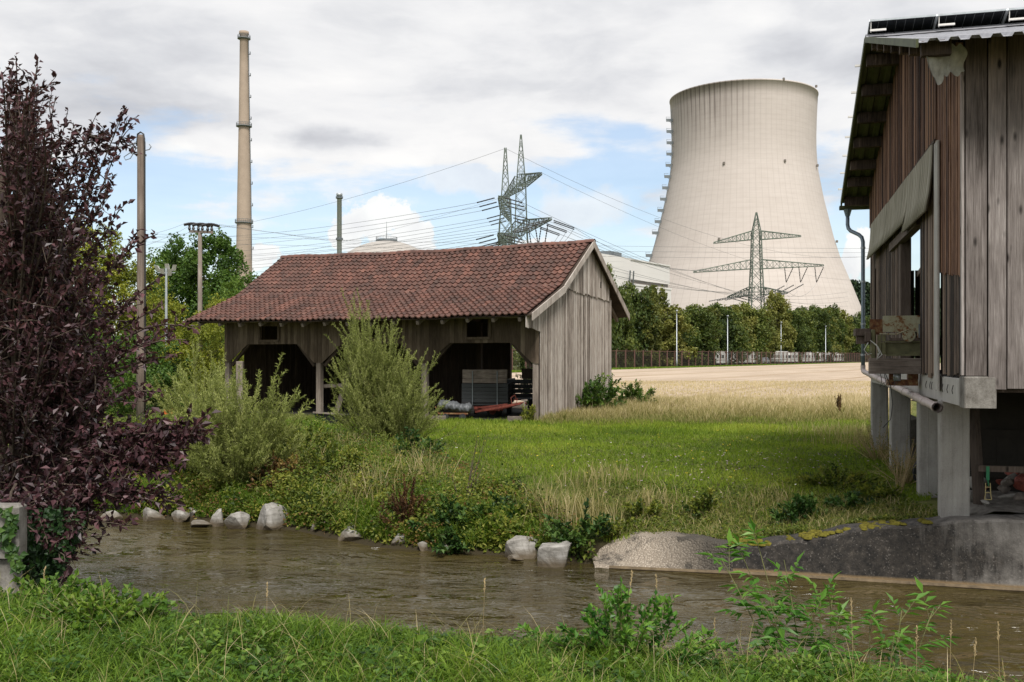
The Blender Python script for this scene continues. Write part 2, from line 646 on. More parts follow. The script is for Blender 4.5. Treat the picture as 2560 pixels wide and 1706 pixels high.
# ground: soil under the grass
m_ground, nt, b = material("soil_and_grass")
co = nt.coord()
n = nt.noise(co, .35, 6, .6)
nf = nt.noise(co, 9, 6, .7)
f = nt.math('ADD', nt.math('MULTIPLY', n, .6), nt.math('MULTIPLY', nf, .4))
gcol = nt.ramp(f, [(.36, (.045, .040, .018)), (.47, (.075, .085, .024)), (.55, (.12, .13, .035)), (.66, (.17, .14, .075))])
z_ = nt.sep(co)[2]
lowm = nt.ramp(nt.math('ADD', nt.math('MULTIPLY', z_, .5), nt.math('MULTIPLY', nf, .2)), [(-.0, 1.0), (.001, 0.0)])
wet = nt.new('ShaderNodeMapRange')
nt.put(wet.inputs[0], z_)
wet.inputs[1].default_value = -.42
wet.inputs[2].default_value = -.72
gcol = nt.mix(wet.outputs[0], gcol, (.040, .032, .018))
nt.put(b.inputs['Base Color'], gcol)
b.inputs['Roughness'].default_value = .95
b.inputs['Specular IOR Level'].default_value = .1
nt.put(b.inputs['Normal'], nt.bump(nf, .6, .05))

# stubble field
m_field, nt, b = material("stubble")
co = nt.coord()
rot = nt.mapping(co, rot=(0, 0, R(30.3)))
rx, ry, rz_ = nt.sep(rot)
n = nt.noise(nt.mapping(rot, scale=(1, .12, 1)), .5, 6, .65)
rows = nt.noise(nt.mapping(rot, scale=(7, .15, 1)), 1.0, 3, .5)
tr_ = nt.math('ABSOLUTE', nt.math('SUBTRACT', nt.math('FRACT', nt.math('ADD', nt.math('MULTIPLY', rx, 1 / 9.0), nt.math('MULTIPLY', nt.noise(nt.mapping(rot, scale=(.02, .02, 1)), 1, 2), .5))), .5))
trk = nt.ramp(tr_, [(.0, 1.0), (.03, .8), (.06, 0.0), (.10, 0.0), (.125, .7), (.155, 0.0)])
fn = nt.noise(co, 14, 5, .7)
f = nt.math('ADD', nt.math('MULTIPLY', n, .5), nt.math('ADD', nt.math('MULTIPLY', rows, .25), nt.math('MULTIPLY', fn, .25)))
fcol = nt.ramp(f, [(.36, (.33, .255, .185)), (.5, (.46, .365, .275)), (.64, (.55, .45, .35))])
fcol = nt.mix(nt.math('MULTIPLY', trk, .6), fcol, (.25, .17, .09))
nt.put(b.inputs['Base Color'], fcol)
b.inputs['Roughness'].default_value = .95
b.inputs['Specular IOR Level'].default_value = .1
nt.put(b.inputs['Normal'], nt.bump(fn, .8, .06))

# river water
m_water, nt, b = material("river_water")
co = nt.coord()
wv = nt.mapping(co, rot=(0, 0, R(12)))
wd = nt.noise(nt.mapping(wv, scale=(.45, .9, 1)), .9, 3, .5)
wv2 = nt.vmath('ADD', wv, nt.vmath('SCALE', nt.comb(wd, wd, 0.0), 1.2))
w1 = nt.noise(nt.mapping(wv2, scale=(1.0, 2.6, 1)), 1.3, 4, .55)
w2 = nt.noise(nt.mapping(wv2, scale=(1.0, 2.8, 1)), 1.5, 3, .5)
w2 = nt.math('SUBTRACT', 1.0, nt.math('ABSOLUTE', nt.math('SUBTRACT', nt.math('MULTIPLY', w2, 4.0), 2.0)))
w3 = nt.noise(nt.mapping(wv2, scale=(1.2, 3.0, 1)), 4.0, 2, .5)
patch = nt.ramp(nt.noise(nt.mapping(wv, scale=(.35, .6, 1), loc=(2.3, 0, 0)), 1.0, 4, .55), [(.42, .05), (.60, 1.0)])
h = nt.math('ADD', nt.math('MULTIPLY', w1, 1.0), nt.math('MULTIPLY', nt.math('ADD', nt.math('MULTIPLY', w2, .32), nt.math('MULTIPLY', w3, .22)), patch))
mud = nt.noise(nt.mapping(wv, scale=(.5, 1, 1)), .7, 4, .6)
nt.put(b.inputs['Base Color'], nt.ramp(mud, [(.3, (.034, .0265, .009)), (.7, (.066, .051, .018))]))
b.inputs['Roughness'].default_value = .02
b.inputs['IOR'].default_value = 1.333
nt.put(b.inputs['Normal'], nt.bump(h, 1.0, .17))

# woods
m_gable = wood_mat("silver_grey_boards", (.060, .044, .034), (.285, .240, .205), (.54, .485, .435), knots=False, contrast=1.5, tw=.45)
m_front = wood_mat("brown_sheltered_boards", (.035, .024, .017), (.095, .070, .050), (.20, .155, .115), knots=False)
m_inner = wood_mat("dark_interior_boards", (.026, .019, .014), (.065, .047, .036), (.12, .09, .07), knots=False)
m_barnside = wood_mat("dark_weathered_slats", (.018, .014, .012), (.085, .062, .050), (.29, .215, .165), knots=False, contrast=1.6, tw=.6)
m_barnred = wood_mat("red_brown_slats", (.028, .014, .010), (.125, .062, .040), (.33, .19, .12), knots=False, contrast=1.6, tw=.6)
m_barnfront = wood_mat("wide_grey_boards", (.058, .046, .040), (.21, .182, .168), (.45, .41, .385), grain=(13, 13, .5), knots=True, contrast=1.3, tw=.45, brown_top=5.0)
m_beam = wood_mat("squared_timber", (.045, .034, .028), (.13, .10, .082), (.25, .20, .17), knots=True)
m_post = wood_mat("grey_post_timber", (.075, .060, .050), (.20, .165, .14), (.36, .31, .27), knots=False)
m_pole = wood_mat("pole_timber", (.050, .036, .028), (.165, .128, .104), (.32, .265, .225), grain=(7, 7, .25), knots=False)
m_planklong, nt, b = material("lengthwise_plank")
co = nt.coord()
g1 = nt.noise(nt.mapping(co, scale=(.8, 9, 14)), 3.0, 7, .7, .3)
g2 = nt.noise(co, 2.2, 4, .6)
nt.put(b.inputs['Base Color'], nt.ramp(nt.math('ADD', nt.math('MULTIPLY', g1, .6), nt.math('MULTIPLY', g2, .4)), [(.35, (.05, .04, .033)), (.5, (.15, .12, .10)), (.66, (.30, .25, .21))]))
b.inputs['Roughness'].default_value = .85
nt.put(b.inputs['Normal'], nt.bump(g1, .5, .01))

# roof tiles
m_tile, nt, b = material("clay_tiles")
t = nt.attr('tint')
co = nt.coord()
n = nt.noise(co, 1.1, 5, .6)
nf = nt.noise(co, 22, 5, .7)
f = nt.math('ADD', nt.math('MULTIPLY', t, .45), nt.math('ADD', nt.math('MULTIPLY', n, .42), nt.math('MULTIPLY', nf, .22)))
tc = nt.ramp(f, [(.28, (.045, .027, .022)), (.46, (.105, .050, .038)), (.60, (.165, .074, .054)), (.80, (.27, .13, .092))])
li = nt.ramp(nt.noise(co, 6, 7, .8), [(.54, 0.0), (.68, .7)])
tc = nt.mix(li, tc, (.15, .13, .105))
drt = nt.ramp(nt.noise(nt.mapping(co, scale=(1.6, .35, .35)), 1.4, 5, .6), [(.42, 0.0), (.65, .55)])
tc = nt.mix(drt, tc, (.055, .038, .032))
nt.put(b.inputs['Base Color'], tc)
b.inputs['Roughness'].default_value = .62
b.inputs['Specular IOR Level'].default_value = .35
nt.put(b.inputs['Normal'], nt.bump(nf, .35, .01))

m_concrete = concrete_mat("pillar_concrete", (.44, .42, .385), (.17, .155, .14), 2.2, .45, .55, board=True)
m_beamc = concrete_mat("beam_concrete", (.52, .50, .46), (.22, .20, .18), 2.2, .45, .50)
m_blockc = concrete_mat("weathered_block_concrete", (.34, .32, .29), (.085, .075, .062), 5, .4, .60, speck=.9)

# retaining wall: pale at the right end, black algae in the middle, rust line near the water
m_rwall, nt, b = material("stained_concrete")
co = nt.coord()
x, y, z = nt.sep(co)
n = nt.noise(co, 3.0, 8, .7)
st = nt.noise(nt.mapping(co, scale=(5, 5, .5)), 2.0, 6, .65)
base = nt.ramp(nt.math('ADD', nt.math('MULTIPLY', n, .5), nt.math('MULTIPLY', st, .5)), [(.35, (.10, .09, .08)), (.65, (.27, .25, .225))])
am = nt.new('ShaderNodeMapRange', interpolation_type='SMOOTHSTEP')
nt.put(am.inputs[0], nt.math('ADD', x, nt.math('MULTIPLY', nt.math('SUBTRACT', n, .5), 3.0)))
am.inputs[1].default_value = 5.2
am.inputs[2].default_value = 1.2
am.inputs[4].default_value = .96
zlim = nt.math('MULTIPLY', nt.math('SUBTRACT', .45, nt.math('ABSOLUTE', nt.math('SUBTRACT', z, -.5))), 1.2)
alg = nt.math('ADD', nt.math('ADD', nt.math('MULTIPLY', st, .8), nt.math('MULTIPLY', n, .5)), nt.math('SUBTRACT', am.outputs[0], 1.05))
alg = nt.math('ADD', alg, nt.math('MULTIPLY', zlim, .35))
af = nt.ramp(alg, [(.18, 0.0), (.50, 1.0)])
wcol = nt.mix(af, base, nt.ramp(nt.noise(co, 9, 8, .75), [(.38, (.010, .009, .008)), (.58, (.040, .034, .028)), (.72, (.10, .085, .07))]))
jn = nt.ramp(nt.math('ABSOLUTE', nt.math('SUBTRACT', nt.math('FRACT', nt.math('MULTIPLY', nt.math('ADD', x, nt.math('MULTIPLY', n, .03)), .62)), .5)), [(.488, 0.0), (.5, .7)])
wcol = nt.mix(jn, wcol, (.03, .026, .022))
spk = nt.ramp(nt.math('ADD', nt.math('MULTIPLY', nt.noise(co, 38, 3, .6), .75), nt.math('MULTIPLY', st, .25)), [(.58, 0.0), (.66, 1.0)])
wcol = nt.mix(nt.math('MULTIPLY', spk, .38), wcol, (.33, .30, .27))
low = nt.new('ShaderNodeMapRange')
nt.put(low.inputs[0], nt.math('ADD', z, nt.math('MULTIPLY', n, .03)))
low.inputs[1].default_value = -.77
low.inputs[2].default_value = -.81
wcol = nt.mix(low.outputs[0], wcol, (.22, .15, .075))
nt.put(b.inputs['Base Color'], wcol)
b.inputs['Roughness'].default_value = .9
nt.put(b.inputs['Normal'], nt.bump(n, .8, .04))

m_gravelc, nt, b = material("exposed_pebble_concrete")
co = nt.coord()
vv = nt.voronoi(co, 30)
n = nt.noise(co, 2.2, 6, .65)
pc = nt.ramp(vv, [(.1, (.52, .45, .36)), (.5, (.26, .215, .165))])
bl = nt.ramp(n, [(.54, 0.0), (.68, 1.0)])
x, y, z = nt.sep(co)
xm = nt.new('ShaderNodeMapRange')
nt.put(xm.inputs[0], x)
xm.inputs[1].default_value = -1.9
xm.inputs[2].default_value = -1.0
nt.put(b.inputs['Base Color'], nt.mix(nt.math('MULTIPLY', nt.math('ADD', bl, xm.outputs[0], clamp=True), .85), pc, (.018, .016, .012)))
b.inputs['Roughness'].default_value = .95
nt.put(b.inputs['Normal'], nt.bump(vv, .9, .03))

m_rock, nt, b = material("limestone")
co = nt.coord()
n = nt.noise(co, 2.5, 9, .7, .6)
v2 = nt.noise(nt.mapping(co, rot=(.5, .3, .2), scale=(1, 1, 5)), 3.2, 6, .65)
rc = nt.ramp(nt.math('ADD', nt.math('MULTIPLY', n, .6), nt.math('MULTIPLY', v2, .4)), [(.36, (.07, .063, .052)), (.48, (.24, .225, .20)), (.64, (.44, .42, .39))])
x, y, z = nt.sep(nt.new('ShaderNodeNewGeometry').outputs['Position'])
wl = nt.new('ShaderNodeMapRange')
nt.put(wl.inputs[0], nt.math('ADD', z, nt.math('MULTIPLY', nt.math('SUBTRACT', n, .5), .12)))
wl.inputs[1].default_value = -.70
wl.inputs[2].default_value = -.83
nt.put(b.inputs['Base Color'], nt.mix(nt.math('MULTIPLY', wl.outputs[0], .9), rc, (.085, .06, .03)))
b.inputs['Roughness'].default_value = .85
nt.put(b.inputs['Normal'], nt.bump(n, .9, .04))

m_moss = plain("moss", (.12, .105, .018), .95, 0, .6, 16, .8, .1)

# cooling tower shell
m_tower, nt, b = material("tower_concrete")
co = nt.coord()
x, y, z = nt.sep(co)
ang = nt.math('ARCTAN2', y, x)
af_ = nt.math('FRACT', nt.math('ADD', nt.math('MULTIPLY', ang, 84 / (2 * math.pi)), 10.0))
ln = nt.ramp(nt.math('ABSOLUTE', nt.math('SUBTRACT', af_, .5)), [(.455, 0.0), (.5, 1.0)])
zf = nt.math('FRACT', nt.math('MULTIPLY', z, 1 / 2.9))
lz = nt.ramp(nt.math('ABSOLUTE', nt.math('SUBTRACT', zf, .5)), [(.42, 0.0), (.5, 1.0)])
n = nt.noise(co, .03, 6, .6)
st = nt.noise(nt.comb(nt.math('MULTIPLY', ang, 60.0), nt.math('MULTIPLY', z, .025), 0.0), 1.0, 5, .6)
# narrow lifts poured with slightly different concrete
nb = nt.noise(nt.comb(nt.math('MULTIPLY', ang, 4.0), nt.math('MULTIPLY', z, .34), 1.0), 1.0, 3, .6)
cc = nt.ramp(nt.math('ADD', nt.math('ADD', nt.math('MULTIPLY', n, .40), nt.math('MULTIPLY', st, .2)), nt.math('MULTIPLY', nb, .4)), [(.3, (.44, .388, .352)), (.7, (.545, .49, .45))])
cc = nt.mix(nt.math('MULTIPLY', ln, .34), cc, (.20, .165, .145))
cc = nt.mix(nt.math('MULTIPLY', lz, .13), cc, (.22, .18, .16))
# soot-dark streaks under the rim on the left side
top = nt.new('ShaderNodeMapRange', interpolation_type='SMOOTHSTEP')
nt.put(top.inputs[0], z)
top.inputs[1].default_value = 108.0
top.inputs[2].default_value = 163.0
dl = nt.math('ABSOLUTE', nt.math('ADD', ang, 2.4))
lf = nt.new('ShaderNodeMapRange', interpolation_type='SMOOTHSTEP')
nt.put(lf.inputs[0], dl)
lf.inputs[1].default_value = 1.0
lf.inputs[2].default_value = .15
stk = nt.math('MULTIPLY', nt.math('MULTIPLY', top.outputs[0], lf.outputs[0]), nt.ramp(st, [(.30, .2), (.55, 1.0)]))
near_line = nt.ramp(nt.math('ABSOLUTE', nt.math('SUBTRACT', af_, .5)), [(.25, .5), (.45, 1.0)])
stk = nt.math('MULTIPLY', stk, near_line)
cc = nt.mix(stk, cc, (.12, .10, .09))
rim = nt.new('ShaderNodeMapRange')
nt.put(rim.inputs[0], nt.math('ADD', z, nt.math('MULTIPLY', st, 6.0)))
rim.inputs[1].default_value = 160.0
rim.inputs[2].default_value = 166.0
cc = nt.mix(nt.math('MULTIPLY', nt.math('MULTIPLY', rim.outputs[0], lf.outputs[0]), .55), cc, (.15, .13, .115))
nt.put(b.inputs['Base Color'], cc)
b.inputs['Roughness'].default_value = .9
b.inputs['Specular IOR Level'].default_value = .2

m_chim = concrete_mat("chimney_concrete", (.40, .32, .25), (.20, .155, .12), .25, .35, .42, speck=0)
m_dome, nt, b = material("dome_concrete")
co = nt.coord()
x, y, z = nt.sep(co)
ang = nt.math('ARCTAN2', y, x)
ln = nt.ramp(nt.math('ABSOLUTE', nt.math('SUBTRACT', nt.math('FRACT', nt.math('ADD', nt.math('MULTIPLY', ang, 36 / (2 * math.pi)), 10)), .5)), [(.47, 0.0), (.5, 1.0)])
lz = nt.ramp(nt.math('ABSOLUTE', nt.math('SUBTRACT', nt.math('FRACT', nt.math('MULTIPLY', z, .5)), .5)), [(.42, 0.0), (.5, 1.0)])
cc = nt.ramp(nt.noise(co, .15, 5, .6), [(.3, (.34, .315, .285)), (.7, (.42, .39, .355))])
cc = nt.mix(nt.math('MULTIPLY', nt.math('MAXIMUM', ln, lz), .35), cc, (.22, .2, .18))
nt.put(b.inputs['Base Color'], cc)
b.inputs['Roughness'].default_value = .8
m_white, nt, b = material("pale_facade_panels")
co = nt.coord()
x, y, z = nt.sep(co)
jz = nt.ramp(nt.math('ABSOLUTE', nt.math('SUBTRACT', nt.math('FRACT', nt.math('MULTIPLY', z, .5)), .5)), [(.46, 0.0), (.5, 1.0)])
cc = nt.ramp(nt.noise(co, .05, 3), [(.3, (.68, .65, .625)), (.7, (.74, .71, .68))])
nt.put(b.inputs['Base Color'], nt.mix(nt.math('MULTIPLY', jz, .15), cc, (.35, .33, .31)))
b.inputs['Roughness'].default_value = .6
m_darkgap = plain("dark_recess", (.16, .14, .12), .8)
m_plantgrey = plain("plant_steel", (.16, .18, .19), .5, .3, .2)
m_galv = plain("galvanised_steel", (.42, .45, .47), .45, .6, .15, 8)
m_zincp = plain("blue_grey_zinc", (.22, .27, .32), .45, .45, .15, 8)
m_pylon = plain("pylon_steel_green", (.135, .165, .135), .6, .3, .3, .5)
m_wire = plain("wire", (.16, .165, .17), .5, .5, .1)
m_insul = plain("insulator", (.020, .018, .018), .35)
m_fencepost = plain("brown_fence_post", (.12, .060, .045), .8, 0, .25, 2)
m_mesh, nt, b = material("wire_netting")
b.inputs['Base Color'].default_value = (.055, .040, .034, 1)
b.inputs['Roughness'].default_value = .7
m_pvc = plain("pale_pipe", (.50, .42, .39), .55, 0, .12, 6)
m_barnroof = plain("barn_sheet_metal", (.34, .34, .365), .5, .25, .2, 5)
m_roofunder = plain("green_sheet_underside", (.10, .11, .055), .7, 0, .3, 4)
m_fibre, nt, b = material("fibre_cement")
co = nt.coord()
n = nt.noise(nt.mapping(co, scale=(1, 7, .35)), 3, 6, .65)
nt.put(b.inputs['Base Color'], nt.ramp(n, [(.3, (.20, .18, .13)), (.5, (.38, .35, .28)), (.7, (.52, .48, .40))]))
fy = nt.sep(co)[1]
gr = nt.ramp(nt.math('ABSOLUTE', nt.math('SUBTRACT', nt.math('FRACT', nt.math('MULTIPLY', fy, 5.0)), .5)), [(.2, 0.0), (.5, .6)])  # dark stripes paint groove dirt and the shade of the corrugation into the colour
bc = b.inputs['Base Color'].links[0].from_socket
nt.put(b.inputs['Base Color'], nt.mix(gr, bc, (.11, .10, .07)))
b.inputs['Roughness'].default_value = .9
m_panel, nt, b = material("solar_cells")
co = nt.coord()
x, y, z = nt.sep(co)
gx = nt.ramp(nt.math('ABSOLUTE', nt.math('SUBTRACT', nt.math('FRACT', nt.math('MULTIPLY', x, 6.2)), .5)), [(.47, 0.0), (.49, 1.0)])
nt.put(b.inputs['Base Color'], nt.mix(gx, (.012, .014, .017), (.16, .17, .18)))
b.inputs['Roughness'].default_value = .25
m_rustplate, nt, b = material("rusty_painted_plate")
co = nt.coord()
n = nt.noise(co, 7, 8, .7)
n2_ = nt.noise(co, 26, 5, .7)
nt.put(b.inputs['Base Color'], nt.ramp(nt.math('ADD', nt.math('MULTIPLY', n, .7), nt.math('MULTIPLY', n2_, .3)), [(.36, (.07, .022, .010)), (.45, (.20, .085, .025)), (.50, (.33, .31, .20)), (.7, (.42, .42, .31))]))
b.inputs['Roughness'].default_value = .75
m_rust, nt, b = material("rust")
n = nt.noise(nt.coord(), 12, 8, .7)
nt.put(b.inputs['Base Color'], nt.ramp(n, [(.35, (.045, .018, .010)), (.5, (.16, .060, .022)), (.68, (.26, .20, .09))]))
b.inputs['Roughness'].default_value = .85
m_olive = plain("olive_paint", (.145, .14, .065), .65, 0, .35, 7)
m_redpaint = plain("faded_red_paint", (.20, .045, .030), .7, 0, .45, 9)
m_orange = plain("orange_paint", (.50, .11, .02), .6, 0, .3, 6)
m_rubber = plain("tyre_rubber", (.018, .018, .018), .8)
m_dkgrey = plain("dark_grey_boards", (.022, .025, .026), .65, 0, .35, 5, .2, .5, (.5, 3, 6))
m_tarp = plain("grey_tarpaulin", (.085, .09, .095), .55, 0, .25, 5, .5)
m_fleece = plain("dirty_fleece", (.40, .385, .35), .95, 0, .3, 9, .7)
m_green = plain("green_strap", (.03, .20, .09), .7)
m_brass = plain("buckle_metal", (.40, .33, .17), .4, .8)
m_black = plain("black_plastic", (.02, .02, .02), .5)
m_ledge = plain("tan_waterline", (.13, .095, .055), .9, 0, .4, 9, .5)
m_cable = plain("white_cable", (.55, .55, .52), .5)
m_red = plain("machine_red", (.30, .02, .03), .4, 0, .2)
m_caravan = plain("caravan_white", (.66, .64, .61), .45, 0, .08, 1)
m_stripe = plain("caravan_stripe", (.25, .22, .20), .5)
m_glass = plain("dark_glass", (.05, .055, .06), .15)
m_carpaint = plain("car_paint", (.45, .46, .47), .3, .3, .05)
m_cardark = plain("dark_car_paint", (.05, .055, .06), .3, .2, .1)
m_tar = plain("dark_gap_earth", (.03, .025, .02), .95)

# foliage
m_belt = foliage_mat("belt_leaves", (.014, .030, .006), (.062, .092, .016), (.175, .195, .040), rnd=.45)
m_beltdry = foliage_mat("yellowing_leaves", (.030, .040, .008), (.115, .130, .026), (.24, .23, .055), rnd=.3)
m_leafgreen = foliage_mat("broad_green_leaves", (.014, .040, .006), (.060, .120, .016), (.155, .225, .035), rnd=.2)
m_leafyellow = foliage_mat("yellow_green_leaves", (.045, .065, .006), (.18, .205, .018), (.36, .34, .045), rnd=.1)
m_plum = foliage_mat("purple_leaves", (.013, .0065, .0075), (.053, .022, .027), (.140, .062, .068), trans=.16, rough=.45, spec=.4, tsc=1.2)
m_willow = foliage_mat("willow_leaves", (.062, .082, .016), (.235, .27, .070), (.47, .49, .19), trans=.32)
m_grass = foliage_mat("grass_blades", (.036, .080, .007), (.125, .215, .017), (.29, .35, .050), trans=.38, rough=.6)
m_lawn = foliage_mat("lawn_blades", (.068, .118, .010), (.185, .265, .022), (.34, .37, .060), trans=.38, rough=.7)
m_dry = foliage_mat("dry_grass", (.110, .135, .026), (.34, .285, .12), (.60, .49, .32), trans=.3, rough=.8)
m_weed = foliage_mat("weed_leaves", (.022, .046, .007), (.110, .148, .018), (.26, .255, .045), trans=.32)
m_nearweed = foliage_mat("near_bank_leaves", (.018, .052, .006), (.072, .150, .015), (.185, .265, .034), trans=.34)
m_weedred = foliage_mat("reddish_weeds", (.045, .020, .010), (.16, .085, .030), (.28, .23, .05), trans=.2)
m_bramble = foliage_mat("bramble_leaves", (.009, .030, .006), (.034, .080, .014), (.095, .16, .030), trans=.2)
m_elder = foliage_mat("elder_leaves", (.018, .070, .010), (.065, .175, .022), (.17, .30, .045), trans=.35, rough=.42)
m_hill = foliage_mat("hill_forest", (.008, .018, .010), (.022, .042, .016), (.050, .078, .024), trans=.1)
m_bark = plain("bark", (.085, .065, .05), .9, 0, .4, 8, .6, .2, (3, 3, .6))
m_stem = plain("green_stem", (.13, .13, .045), .8, 0, .3, 8)
m_straw = plain("dry_stems", (.36, .27, .14), .9, 0, .3, 8)
m_flower = plain("white_petals", (.75, .73, .68), .8)
m_rubble = plain("broken_rubble", (.16, .135, .115), .95, 0, .6, 6, .7)

# ------------------------------------------------------------------ ground, field, river, hill
def grid_lines(segs):
    out = []
    for a, b_, st in segs:
        k = max(1, int(round((b_ - a) / st)))
        out += list(np.linspace(a, b_, k, endpoint=False))
    out.append(segs[-1][1])
    return np.array(out)


gxs = grid_lines([(-1800, -200, 160), (-200, -40, 16), (-40, -14, 1.0), (-14, 12, .2), (12, 40, 1.0), (40, 200, 16), (200, 2000, 180)])
gys = grid_lines([(-60, -10, 10), (-10, 4, 1.0), (4, 24, .16), (24, 60, .6), (60, 320, 10), (320, 2600, 190)])
GX, GY = np.meshgrid(gxs, gys)
GZ = ground_z(GX, GY)
V = np.stack([GX.ravel(), GY.ravel(), GZ.ravel()], 1)
nx, ny = len(gxs), len(gys)
idx = np.arange(nx * ny).reshape(ny, nx)
Fq = np.stack([idx[:-1, :-1].ravel(), idx[:-1, 1:].ravel(), idx[1:, 1:].ravel(), idx[1:, :-1].ravel()], 1)
tag(np_mesh("ground", V, Fq, np.full(len(V), .5), m_ground, smooth=True), kind='structure')

# stubble field between the rough grass strip and the fence
FN = (Vector((13.3, 133, 0)), Vector((.505, .865, 0)).normalized())


def fence_pt(s, off=0.0):
    """along the fence; off > 0 lies on the camera's side (right of it)"""
    nrm = Vector((FN[1].y, -FN[1].x, 0))
    return FN[0] + FN[1] * s + nrm * off


rowsf = []
for s_ in np.linspace(-75, 190, 54):
    far_p = fence_pt(s_, 4.0)
    rowsf.append(far_p)
V, Fq = [], []
NR = 24
for i, far_p in enumerate(rowsf):
    k = i / 53
    nearp = Vector((-3 + 70 * k, 43.2 + .5 * math.sin(i * 1.7) + (2.6 if i < 3 else 0) + 6 * k, 0))
    for j in range(NR + 1):
        q = nearp.lerp(far_p, (j / NR) ** 1.4)
        V.append((q.x, q.y, gz(q.x, q.y) + .05))
for i in range(53):
    for j in range(NR):
        a = i * (NR + 1) + j
        Fq.append((a, a + NR + 1, a + NR + 2, a + 1))
tag(np_mesh("stubble_field", np.array(V), np.array(Fq), np.full(len(V), .5), m_field, smooth=True), kind='structure')

# river surface
wx = grid_lines([(-60, -14, 2.0), (-14, 14, .25), (14, 60, 4.0)])
wy = grid_lines([(-20, 5, 2.5), (5, 24, .25), (24, 40, 2.0)])
GX, GY = np.meshgrid(wx, wy)
GZ = WATER + .012 * np.sin(GX * .9 + GY * 2.1 + 1.3 * np.sin(GX * .5)) * np.sin(GY * 1.3 - GX * .3) + .006 * np.sin(GX * 2.7 - GY * 4.1 + 2 * np.sin(GX * .8 + GY * .3))
V = np.stack([GX.ravel(), GY.ravel(), GZ.ravel()], 1)
nx, ny = len(wx), len(wy)
idx = np.arange(nx * ny).reshape(ny, nx)
Fq = np.stack([idx[:-1, :-1].ravel(), idx[:-1, 1:].ravel(), idx[1:, 1:].ravel(), idx[1:, :-1].ravel()], 1)
tag(np_mesh("river", V, Fq, np.full(len(V), .5), m_water, smooth=True), kind='structure')

# far hill on the right
rng = np.random.default_rng(5)
hx = np.linspace(-150, 1500, 90)
hy = np.linspace(880, 1500, 24)
GX, GY = np.meshgrid(hx, hy)


def hill_z(x, y):
    prof = np.interp(x, [-150, 120, 250, 318, 352, 420, 620, 1000, 1500], [0, 0, 30, 73, 66, 58, 84, 70, 40])
    return prof * sstep((y - 885) / 120) * (1 - .3 * sstep((y - 1200) / 300)) + .55


GZ = hill_z(GX, GY)
V = np.stack([GX.ravel(), GY.ravel(), GZ.ravel()], 1)
nx, ny = len(hx), len(hy)
idx = np.arange(nx * ny).reshape(ny, nx)
Fq = np.stack([idx[:-1, :-1].ravel(), idx[:-1, 1:].ravel(), idx[1:, 1:].ravel(), idx[1:, :-1].ravel()], 1)
tag(np_mesh("hill", V, Fq, np.full(len(V), .2), m_hill, smooth=True), kind='structure')
# its wood: leaf clumps gathered in crowns over the slope
arrs = []
nc = 1500
cx = rng.uniform(230, 640, nc)
cy = 890 + rng.uniform(0, 1, nc) ** 1.3 * 150
for i in range(nc):
    r_ = rng.uniform(5, 9)
    k = 40
    dirs = rand_unit(rng, k)
    dirs[:, 2] = np.abs(dirs[:, 2])
    cen = np.array([cx[i], cy[i], float(hill_z(cx[i], cy[i])) + 2])
    pts = cen + dirs * r_ * rng.uniform(.75, 1.05, (k, 1))
    D_ = unit(dirs + rng.normal(size=(k, 3)) * .8)
    tn = np.clip(rng.uniform(.2, .7) + rng.uniform(-.2, .2, k), 0, 1)
    arrs.append(leaf_arrays(pts, D_, rand_unit(rng, k), rng.uniform(2.5, 4, k), rng.uniform(2, 3.5, k), tn))
V, Fc, T = join(arrs)
tag(np_mesh("woodland", V, Fc, T, m_hill), kind='stuff')

# ------------------------------------------------------------------ cooling tower
TX, TY = (1857 - 1280) / F * 621, 621.0
t = thing("cooling_tower", "huge pale concrete cooling tower with waisted shell rising over the trees", "cooling tower", (TX, TY, .6))
prof = [(79, 0), (76.5, 8), (72.8, 20), (70.2, 30), (64.0, 46), (58.2, 60.2), (54.0, 74), (51.2, 85.7), (48.4, 97), (46.7, 106), (45.2, 114), (44.4, 121), (44.0, 128), (43.9, 136),
        (44.1, 145), (44.5, 154), (44.9, 161.3), (45.2, 161.4), (45.2, 162.2), (44.2, 162.2), (43.4, 150), (43.0, 130), (44.8, 110), (50, 86), (57, 60), (69, 30)]
mb = MB()
mb.lathe((0, 0, 0), prof, 160)
build("shell", mb, m_tower, t, smooth=True)
# stair tower with landings up the left flank
mb = MB()
for k in range(20):
    z0 = 22 + k * 7.0
    r0 = np.interp(z0, [q[1] for q in prof[:17]], [q[0] for q in prof[:17]])
    r1 = np.interp(z0 + 7, [q[1] for q in prof[:17]], [q[0] for q in prof[:17]])
    a = math.radians(184)
    d_ = Vector((math.cos(a), math.sin(a), 0))
    p0, p1 = d_ * (r0 + .8) + Vector((0, 0, z0)), d_ * (r1 + .8) + Vector((0, 0, z0 + 7))
    if z0 < 155:
        for o_ in (-.5, .5):
            mb.bar(p0 + Vector((0, o_, 0)), p1 + Vector((0, o_, 0)), .14)
        if k % 2 == 0 or k > 8:
            q0 = d_ * r0 + Vector((0, 0, z0))
            mb.bar(q0, q0 + d_ * 4.2, .35, 1.8)
            mb.bar(q0 + d_ * 4.2 + Vector((0, 0, 0)), q0 + d_ * 4.2 + Vector((0, 0, 2.0)), .16)
            mb.bar(q0 + d_ * 1.5 + Vector((0, 0, 1.9)), q0 + d_ * 4.2 + Vector((0, 0, 1.9)), .16)
            mb.bar(q0 + Vector((0, 0, -2.4)), q0 + d_ * 3.2, .2)
build("access_ladder", mb, m_plantgrey, t)
